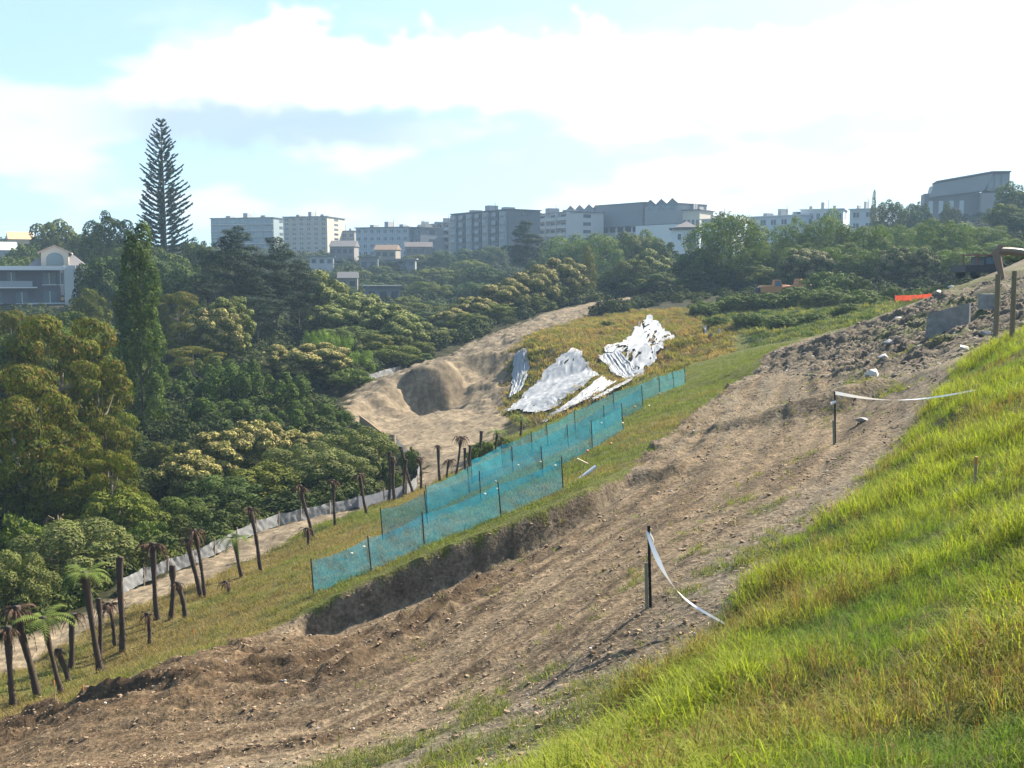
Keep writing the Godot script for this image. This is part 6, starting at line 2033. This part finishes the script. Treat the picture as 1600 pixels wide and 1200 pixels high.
	tree("pale_tree", "willow", 11.5, -225.0, 8.61, 11.80, "second from left of the green trees below the zigzag-roofed building", "trees below the zigzag-roofed building")
	tree("pale_tree", "willow", 17.9, -220.0, 8.68, 12.98, "third from left of the green trees below the zigzag-roofed building", "trees below the zigzag-roofed building")
	tree("broadleaf_tree", "broad", 25.0, -225.0, 9.15, 11.80, "fourth from left of the green trees below the zigzag-roofed building", "trees below the zigzag-roofed building")
	tree("pale_tree", "willow", 30.3, -240.0, 10.04, 9.44, "second from right of the green trees below the zigzag-roofed building", "trees below the zigzag-roofed building")
	tree("broadleaf_tree", "broad", 30.4, -215.0, 7.46, 9.86, "rightmost of the green trees below the zigzag-roofed building", "trees below the zigzag-roofed building")
	tree("broadleaf_tree", "broad", 17.3, -185.0, 0.56, 8.49, "leftmost of the bushy trees at the top of the haul road", "trees at the top of the haul road")
	tree("broadleaf_tree", "broad", 20.5, -183.0, -2.20, 4.80, "second from left of the bushy trees at the top of the haul road", "trees at the top of the haul road")
	tree("broadleaf_tree", "broad", 20.8, -182.0, 2.73, 9.54, "third from left of the bushy trees at the top of the haul road", "trees at the top of the haul road")
	tree("broadleaf_tree", "broad", 21.7, -180.0, -1.08, 8.26, "fourth from left of the bushy trees at the top of the haul road", "trees at the top of the haul road")
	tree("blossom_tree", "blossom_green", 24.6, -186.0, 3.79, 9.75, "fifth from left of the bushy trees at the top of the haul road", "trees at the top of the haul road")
	tree("broadleaf_tree", "broad", 25.8, -178.0, 0.53, 9.33, "second from right of the bushy trees at the top of the haul road", "trees at the top of the haul road")
	tree("broadleaf_tree", "broad", 29.8, -190.0, 3.42, 9.96, "rightmost of the bushy trees at the top of the haul road", "trees at the top of the haul road")
	tree("leafy_tree", "willow_dark", 34.3, -168.0, 9.83, 13.76, "large dark tree in the middle of the right skyline", "")
	tree("broadleaf_tree", "broad", 30.0, -172.0, 4.63, 7.89, "leftmost of the dark trees around the large middle tree", "dark trees around the large middle tree")
	tree("broadleaf_tree", "broad", 30.4, -165.0, 0.99, 8.65, "second from left of the dark trees around the large middle tree", "dark trees around the large middle tree")
	tree("broadleaf_tree", "broad", 36.1, -164.0, 1.97, 8.60, "third from left of the dark trees around the large middle tree", "dark trees around the large middle tree")
	tree("leafy_tree", "willow_dark", 39.4, -170.0, 4.58, 7.80, "second from right of the dark trees around the large middle tree", "dark trees around the large middle tree")
	tree("broadleaf_tree", "broad", 38.6, -160.0, 0.96, 7.34, "rightmost of the dark trees around the large middle tree", "dark trees around the large middle tree")
	tree("leafy_tree", "willow_dark", 45.4, -172.0, 9.24, 7.44, "leftmost of the dark leafy trees right of the large middle tree", "dark leafy trees on the right")
	tree("leafy_tree", "willow_dark", 44.6, -163.0, 4.88, 8.55, "second from left of the dark leafy trees right of the large middle tree", "dark leafy trees on the right")
	tree("leafy_tree", "willow_dark", 50.2, -170.0, 10.35, 8.24, "third from left of the dark leafy trees right of the large middle tree", "dark leafy trees on the right")
	tree("leafy_tree", "willow_dark", 50.1, -160.0, 4.79, 10.49, "second from right of the dark leafy trees right of the large middle tree", "dark leafy trees on the right")
	tree("leafy_tree", "willow_dark", 55.0, -166.0, 8.53, 9.14, "rightmost of the dark leafy trees right of the large middle tree", "dark leafy trees on the right")
	tree("blossom_tree", "blossom_grey", 43.9, -158.0, 4.16, 8.28, "leftmost of the grey blossom trees above the digger", "grey blossom trees above the digger")
	tree("blossom_tree", "blossom_grey", 54.9, -152.0, 4.10, 5.58, "second from left of the grey blossom trees above the digger", "grey blossom trees above the digger")
	tree("blossom_tree", "blossom_grey", 58.3, -150.0, 3.41, 4.92, "rightmost of the grey blossom trees above the digger", "grey blossom trees above the digger")
	tree("pale_tree", "willow", 54.2, -158.0, 3.79, 6.21, "leftmost of the pale green trees below the hilltop house", "pale green trees on the right slope")
	tree("pale_tree", "willow", 67.9, -190.0, 8.86, 8.72, "second from left of the pale green trees below the hilltop house", "pale green trees on the right slope")
	tree("pale_tree", "willow", 60.2, -160.0, 4.79, 6.50, "third from left of the pale green trees below the hilltop house", "pale green trees on the right slope")
	tree("pale_tree", "willow", 76.9, -200.0, 9.56, 7.86, "fourth from left of the pale green trees below the hilltop house", "pale green trees on the right slope")
	tree("pale_tree", "willow", 68.9, -170.0, 8.93, 9.80, "fifth from left of the pale green trees below the hilltop house", "pale green trees on the right slope")
	tree("pale_tree", "willow", 63.7, -150.0, 4.04, 7.86, "sixth from left of the pale green trees below the hilltop house", "pale green trees on the right slope")
	tree("pale_tree", "willow", 77.7, -176.0, 8.41, 8.77, "second from right of the pale green trees below the hilltop house", "pale green trees on the right slope")
	tree("pale_tree", "willow", 74.6, -160.0, 4.79, 7.34, "rightmost of the pale green trees below the hilltop house", "pale green trees on the right slope")
	tree("broadleaf_tree", "broad", 93.4, -262.0, 19.05, 8.58, "leftmost of the dark trees on the skyline left of the hilltop house", "dark trees left of the hilltop house")
	tree("broadleaf_tree", "broad", 98.5, -265.0, 17.38, 6.95, "second from left of the dark trees on the skyline left of the hilltop house", "dark trees left of the hilltop house")
	tree("broadleaf_tree", "broad", 105.5, -275.0, 19.34, 6.49, "third from left of the dark trees on the skyline left of the hilltop house", "dark trees left of the hilltop house")
	tree("broadleaf_tree", "broad", 110.0, -268.0, 17.90, 5.27, "rightmost of the dark trees on the skyline left of the hilltop house", "dark trees left of the hilltop house")
	tree("cypress_tree", "cypress", 90.8, -268.0, 21.23, 3.16, "spiky dark tree on the skyline left of the hilltop house", "")
	tree("broadleaf_tree", "broad", 99.2, -215.0, 14.36, 8.45, "leftmost of the dark trees at the right edge of the skyline", "dark trees at the right edge")
	tree("broadleaf_tree", "broad", 117.4, -250.0, 22.31, 9.83, "second from left of the dark trees at the right edge of the skyline", "dark trees at the right edge")
	tree("broadleaf_tree", "broad", 96.0, -200.0, 11.93, 7.86, "rightmost of the dark trees at the right edge of the skyline", "dark trees at the right edge")
	tree("shrub", "shrub", 36.6, -136.0, -1.47, 4.46, "leftmost of the low green shrubs along the plateau edge", "shrubs along the plateau edge")
	tree("shrub", "shrub", 40.8, -138.0, 0.50, 6.33, "second from left of the low green shrubs along the plateau edge", "shrubs along the plateau edge")
	tree("shrub", "shrub", 39.9, -132.0, -1.59, 5.19, "third from left of the low green shrubs along the plateau edge", "shrubs along the plateau edge")
	tree("shrub", "shrub", 42.5, -134.0, 0.16, 5.27, "fourth from left of the low green shrubs along the plateau edge", "shrubs along the plateau edge")
	tree("shrub", "shrub", 41.9, -126.0, -1.67, 4.13, "fifth from left of the low green shrubs along the plateau edge", "shrubs along the plateau edge")
	tree("shrub", "shrub", 43.9, -122.0, -1.32, 3.20, "sixth from left of the low green shrubs along the plateau edge", "shrubs along the plateau edge")
	tree("shrub", "shrub", 44.6, -118.0, -1.77, 2.32, "seventh from left of the low green shrubs along the plateau edge", "shrubs along the plateau edge")
	tree("shrub", "shrub", 48.3, -124.0, -1.49, 3.25, "eighth from left of the low green shrubs along the plateau edge", "shrubs along the plateau edge")
	tree("shrub", "shrub", 45.4, -112.0, -1.48, 2.94, "second from right of the low green shrubs along the plateau edge", "shrubs along the plateau edge")
	tree("shrub", "shrub", 35.8, -75.0, -0.45, 1.97, "rightmost of the low green shrubs along the plateau edge", "shrubs along the plateau edge")
	tree("shrub", "shrub", 23.2, -128.0, -3.55, 4.19, "leftmost of the dark leafy shrubs on the bank below the digger", "shrubs on the bank below the digger")
	tree("shrub", "shrub", 21.7, -112.0, -4.73, 2.94, "second from left of the dark leafy shrubs on the bank below the digger", "shrubs on the bank below the digger")
	tree("shrub", "shrub", 27.5, -130.0, -3.44, 5.11, "third from left of the dark leafy shrubs on the bank below the digger", "shrubs on the bank below the digger")
	tree("shrub", "shrub", 24.2, -108.0, -4.43, 3.54, "fourth from left of the dark leafy shrubs on the bank below the digger", "shrubs on the bank below the digger")
	tree("shrub", "shrub", 31.2, -129.0, -3.26, 5.07, "fifth from left of the dark leafy shrubs on the bank below the digger", "shrubs on the bank below the digger")
	tree("shrub", "shrub", 26.5, -104.0, -4.39, 3.41, "sixth from left of the dark leafy shrubs on the bank below the digger", "shrubs on the bank below the digger")
	tree("shrub", "shrub", 34.9, -128.0, -3.08, 5.03, "seventh from left of the dark leafy shrubs on the bank below the digger", "shrubs on the bank below the digger")
	tree("shrub", "shrub", 29.1, -102.0, -4.06, 3.34, "eighth from left of the dark leafy shrubs on the bank below the digger", "shrubs on the bank below the digger")
	tree("shrub", "shrub", 37.5, -124.0, -3.14, 4.88, "ninth from left of the dark leafy shrubs on the bank below the digger", "shrubs on the bank below the digger")
	tree("shrub", "shrub", 33.1, -104.0, -3.89, 2.73, "tenth from left of the dark leafy shrubs on the bank below the digger", "shrubs on the bank below the digger")
	tree("shrub", "shrub", 38.9, -118.0, -3.13, 4.64, "second from right of the dark leafy shrubs on the bank below the digger", "shrubs on the bank below the digger")
	tree("shrub", "shrub", 37.6, -108.0, -3.38, 2.83, "rightmost of the dark leafy shrubs on the bank below the digger", "shrubs on the bank below the digger")
	tree("shrub", "shrub", 2.1, -106.0, -6.60, 1.81, "leftmost of the young green shrubs on the mound", "shrubs on the mound")
	tree("shrub", "shrub", 10.7, -118.0, -5.55, 1.55, "rightmost of the young green shrubs on the mound", "shrubs on the mound")
	tree("shrub", "shrub", -6.4, -56.0, -10.45, 0.88, "leftmost of the small shrubs among the tree fern trunks", "shrubs among the tree ferns")
	tree("shrub", "shrub", -6.0, -61.0, -10.06, 1.20, "second from left of the small shrubs among the tree fern trunks", "shrubs among the tree ferns")
	tree("shrub", "shrub", -2.1, -58.0, -9.56, 0.91, "third from left of the small shrubs among the tree fern trunks", "shrubs among the tree ferns")
	tree("shrub", "shrub", -1.7, -60.0, -9.52, 1.42, "second from right of the small shrubs among the tree fern trunks", "shrubs among the tree ferns")
	tree("shrub", "shrub", -0.4, -60.0, -9.52, 1.34, "rightmost of the small shrubs among the tree fern trunks", "shrubs among the tree ferns")


	var base: Vector3 = Vector3(-23.68, -12.47, -50.00)
	base.y = land(base.x, base.z) - 0.1
	var o := thing("bare_tree", "pale forked trunk with bare dead limbs under the olive-brown trees at the left edge", "tree", base)
	var pale := paint("bark_bleached", Color(0.34, 0.31, 0.26), 0.8)
	var s := Shape.new()
	s.tube(PackedVector3Array([Vector3(0, 0, 0), Vector3(0.1, 1.2, 0.1), Vector3(0.15, 2.6, 0), Vector3(-0.2, 4.6, 0), Vector3(-0.1, 6.5, 0.2)]), PackedFloat32Array([0.24, 0.19, 0.15, 0.11, 0.05]), 8)
	part("trunk", s.mesh(), pale, o)
	for q in [[1.5, Vector3(2.9, 2.3, 0.6)], [1.2, Vector3(1.9, 1.5, 0.9)], [2.6, Vector3(2.2, 4.1, 0.5)], [2.9, Vector3(-1.0, 4.6, 0.4)]]:
		s = Shape.new()
		var tip: Vector3 = q[1]
		var from := Vector3(0.12, q[0], 0.05)
		s.tube(PackedVector3Array([from, from.lerp(tip, 0.4) + Vector3(0, 0.12, 0), from.lerp(tip, 0.75), tip + Vector3(0, 0.1, 0)]), PackedFloat32Array([0.09, 0.065, 0.045, 0.015]), 6)
		part("limb", s.mesh(), pale, o)


func ferns() -> void:
	tree_fern(-12.02, -24.50, 2.02, -0.06, 1, "leftmost of the tree ferns with dead brown fronds")
	tree_fern(-11.74, -25.20, 2.43, -0.45, 1, "second from left of the tree ferns with dead brown fronds")
	tree_fern(-11.14, -25.20, 2.02, -0.40, 3, "leftmost of the tree ferns with green fronds above a dead skirt")
	tree_fern(-11.73, -26.99, 0.94, -0.26, 0, "leftmost of the bare dark tree fern trunks along the haul road")
	tree_fern(-12.25, -28.29, 1.62, 0.14, 1, "third from left of the tree ferns with dead brown fronds")
	tree_fern(-11.08, -27.50, 2.85, -0.35, 3, "rightmost of the tree ferns with green fronds above a dead skirt")
	tree_fern(-11.71, -29.02, 1.74, 0.02, 0, "second from left of the bare dark tree fern trunks along the haul road")
	tree_fern(-11.50, -29.64, 1.37, -0.15, 1, "fourth from left of the tree ferns with dead brown fronds")
	tree_fern(-11.07, -29.01, 2.82, 0.04, 0, "third from left of the bare dark tree fern trunks along the haul road")
	tree_fern(-10.34, -29.19, 0.98, -0.06, 0, "fourth from left of the bare dark tree fern trunks along the haul road")
	tree_fern(-10.92, -31.56, 2.47, -0.07, 1, "fifth from left of the tree ferns with dead brown fronds")
	tree_fern(-10.44, -31.36, 1.74, 0.10, 0, "fifth from left of the bare dark tree fern trunks along the haul road")
	tree_fern(-9.80, -30.85, 1.22, -0.25, 0, "sixth from left of the bare dark tree fern trunks along the haul road")
	tree_fern(-10.22, -33.75, 2.04, -0.38, 1, "sixth from left of the tree ferns with dead brown fronds")
	tree_fern(-10.02, -33.58, 2.33, -0.30, 1, "seventh from left of the tree ferns with dead brown fronds")
	tree_fern(-9.10, -33.12, 0.51, -0.13, 0, "seventh from left of the bare dark tree fern trunks along the haul road")
	tree_fern(-9.39, -35.86, 1.52, -0.27, 2, "leftmost of the tree ferns with only green fronds")
	tree_fern(-8.87, -36.42, 2.39, -0.35, 1, "eighth from left of the tree ferns with dead brown fronds")
	tree_fern(-7.90, -41.15, 2.23, -0.51, 1, "ninth from left of the tree ferns with dead brown fronds")
	tree_fern(-7.78, -39.36, 0.82, -0.03, 0, "eighth from left of the bare dark tree fern trunks along the haul road")
	tree_fern(-7.30, -42.77, 2.01, -0.07, 1, "tenth from left of the tree ferns with dead brown fronds")
	tree_fern(-6.15, -44.02, 1.82, -0.33, 1, "eleventh from left of the tree ferns with dead brown fronds")
	tree_fern(-5.66, -47.72, 2.44, 0.06, 0, "ninth from left of the bare dark tree fern trunks along the haul road")
	tree_fern(-5.33, -47.16, 2.12, -0.09, 0, "tenth from left of the bare dark tree fern trunks along the haul road")
	tree_fern(-5.06, -48.28, 1.87, 0.14, 0, "eleventh from left of the bare dark tree fern trunks along the haul road")
	tree_fern(-4.70, -49.55, 2.32, -0.59, 0, "twelfth from left of the bare dark tree fern trunks along the haul road")
	tree_fern(-4.42, -50.48, 1.70, -0.05, 1, "twelfth from left of the tree ferns with dead brown fronds")
	tree_fern(-3.78, -54.79, 2.05, -0.12, 0, "thirteenth from left of the bare dark tree fern trunks along the haul road")
	tree_fern(-3.44, -54.80, 1.16, 0.11, 1, "second from right of the tree ferns with dead brown fronds")
	tree_fern(-2.89, -53.35, 2.16, 0.27, 1, "rightmost of the tree ferns with dead brown fronds")
	tree_fern(-2.48, -55.25, 1.34, -0.03, 0, "fourteenth from left of the bare dark tree fern trunks along the haul road")
	tree_fern(-2.25, -55.39, 1.38, 0.01, 0, "fifteenth from left of the bare dark tree fern trunks along the haul road")
	tree_fern(-1.79, -59.30, 1.58, 0.04, 0, "second from right of the bare dark tree fern trunks along the haul road")
	tree_fern(-0.91, -59.00, 1.32, 0.07, 2, "second from left of the tree ferns with only green fronds")
	tree_fern(-0.62, -59.04, 0.84, 0.04, 0, "rightmost of the bare dark tree fern trunks along the haul road")
	tree_fern(0.51, -64.06, 1.31, 0.04, 2, "rightmost of the tree ferns with only green fronds")


func fences() -> void:
	net_fence([Vector2(-5.50, -28.50), Vector2(-3.96, -29.00), Vector2(-2.51, -29.60), Vector2(-0.32, -30.30), Vector2(1.54, -31.20)], "blue-green mesh fence nearest the cut bank, lowest of the four rows", 0.95)
	net_fence([Vector2(-4.13, -33.00), Vector2(-2.78, -34.00), Vector2(-1.05, -35.30), Vector2(1.13, -37.50), Vector2(3.09, -40.00), Vector2(4.53, -42.50)], "blue-green mesh fence row just behind the one nearest the cut bank", 1.02)
	net_fence([Vector2(-3.10, -38.00), Vector2(-1.65, -40.50), Vector2(0.05, -43.00), Vector2(2.51, -46.00), Vector2(4.26, -48.00), Vector2(6.27, -50.00)], "blue-green mesh fence third up from the cut bank", 1.05)
	net_fence([Vector2(-1.68, -44.00), Vector2(-0.40, -46.50), Vector2(0.94, -48.00), Vector2(1.71, -49.00), Vector2(3.13, -51.50), Vector2(5.29, -54.00), Vector2(8.18, -58.00), Vector2(9.27, -60.00), Vector2(10.25, -62.00)], "blue-green mesh fence farthest up the grass, in front of the white sheets", 1.05)
	var fabric := paint("silt_fabric", Color(0.22, 0.225, 0.235), 0.6)
	fabric.backlight_enabled = true
	fabric.backlight = Color(0.75, 0.75, 0.78)
	cloth_fence("silt_fence", [Vector2(-13.72, -36.12), Vector2(-13.55, -37.87), Vector2(-13.05, -39.03), Vector2(-12.48, -40.18), Vector2(-12.04, -41.75), Vector2(-11.67, -43.80), Vector2(-11.29, -45.60), Vector2(-10.73, -47.54), Vector2(-9.90, -48.50), Vector2(-8.80, -49.96), Vector2(-7.63, -51.50), Vector2(-6.11, -49.48), Vector2(-4.94, -48.58), Vector2(-5.20, -57.00), Vector2(-5.54, -63.00), Vector2(-6.54, -66.50), Vector2(-7.73, -70.00)], "long pale grey silt fence bending along the far side of the haul road", 0.6, fabric, 0.08)
	cloth_fence("silt_fence", [Vector2(-15.28, -101.00), Vector2(-14.68, -107.00), Vector2(-13.66, -112.00), Vector2(-11.89, -119.00)], "short white silt fence at the far edge of the excavation", 0.7, fabric, 0.1)
	loft_wall([Vector2(-7.96, -70.50), Vector2(-8.95, -73.00), Vector2(-10.38, -77.00), Vector2(-11.66, -80.00)], "low brown timber edging at the left side of the excavation")
	var orange := paint("orange_mesh", Color(0.85, 0.13, 0.05, 0.75), 0.6)
	orange.albedo_color = Color(0.95, 0.36, 0.22, 0.72)
	orange.transparency = BaseMaterial3D.TRANSPARENCY_ALPHA
	orange.backlight_enabled = true
	orange.backlight = Color(0.8, 0.8, 0.8)
	cloth_fence("safety_fence", [Vector2(37.64, -104.00), Vector2(37.78, -102.00), Vector2(37.89, -100.00), Vector2(38.21, -98.50), Vector2(38.51, -97.00)], "orange plastic safety mesh beside the spoil heap", 0.85, orange, 0.12)


func tarps() -> void:
	tarp("largest white plastic sheet, draped down the left side of the mound", [Vector2(5.60, -95.00), Vector2(2.99, -91.00), Vector2(0.67, -85.00), Vector2(-0.69, -80.00)], [Vector2(7.17, -84.00), Vector2(5.57, -80.00), Vector2(3.96, -77.00), Vector2(2.30, -75.00)], 0.75, 1)
	tarp("steep grey-shaded plastic sheet left of the largest one", [Vector2(0.24, -100.00), Vector2(0.00, -94.60), Vector2(-0.21, -87.00)], [Vector2(1.27, -99.50), Vector2(1.62, -94.80), Vector2(0.75, -88.00)], 0.9, 2)
	tarp("narrow white plastic sheet just below the largest one, behind the mesh fences", [Vector2(6.73, -80.00), Vector2(4.64, -76.00), Vector2(3.24, -73.50), Vector2(2.04, -72.50)], [Vector2(8.00, -79.00), Vector2(5.96, -75.00), Vector2(4.38, -73.00), Vector2(2.54, -71.50)], 0.5, 3)
	tarp("long torn white plastic sheet on the right side of the mound", [Vector2(15.82, -122.00), Vector2(11.81, -108.00), Vector2(8.32, -95.00)], [Vector2(16.65, -105.00), Vector2(13.51, -94.00), Vector2(10.60, -86.00)], 0.33, 4)
	tarp("bright white plastic sheet along the gully at the foot of the long torn one", [Vector2(7.50, -92.00), Vector2(8.48, -87.00), Vector2(9.26, -82.00)], [Vector2(9.26, -94.00), Vector2(10.30, -89.00), Vector2(11.07, -84.00)], 0.6, 5)
	tarp("small white plastic sheet partly behind the farthest mesh fence", [Vector2(9.08, -77.50), Vector2(7.15, -75.50), Vector2(5.62, -73.50)], [Vector2(8.59, -76.00), Vector2(7.01, -74.00), Vector2(5.77, -72.50)], 0.8, 6)
	tarp("thin white plastic strip farther right on the mound", [Vector2(20.26, -112.00), Vector2(19.04, -103.00), Vector2(17.74, -94.00)], [Vector2(20.60, -112.00), Vector2(19.29, -103.00), Vector2(17.91, -94.00)], 0.25, 7)
	tarp("thin white plastic strip at the right end of the mound", [Vector2(20.99, -108.00), Vector2(20.28, -103.00), Vector2(19.36, -97.00)], [Vector2(21.31, -108.00), Vector2(20.66, -103.00), Vector2(19.65, -97.00)], 0.25, 8)
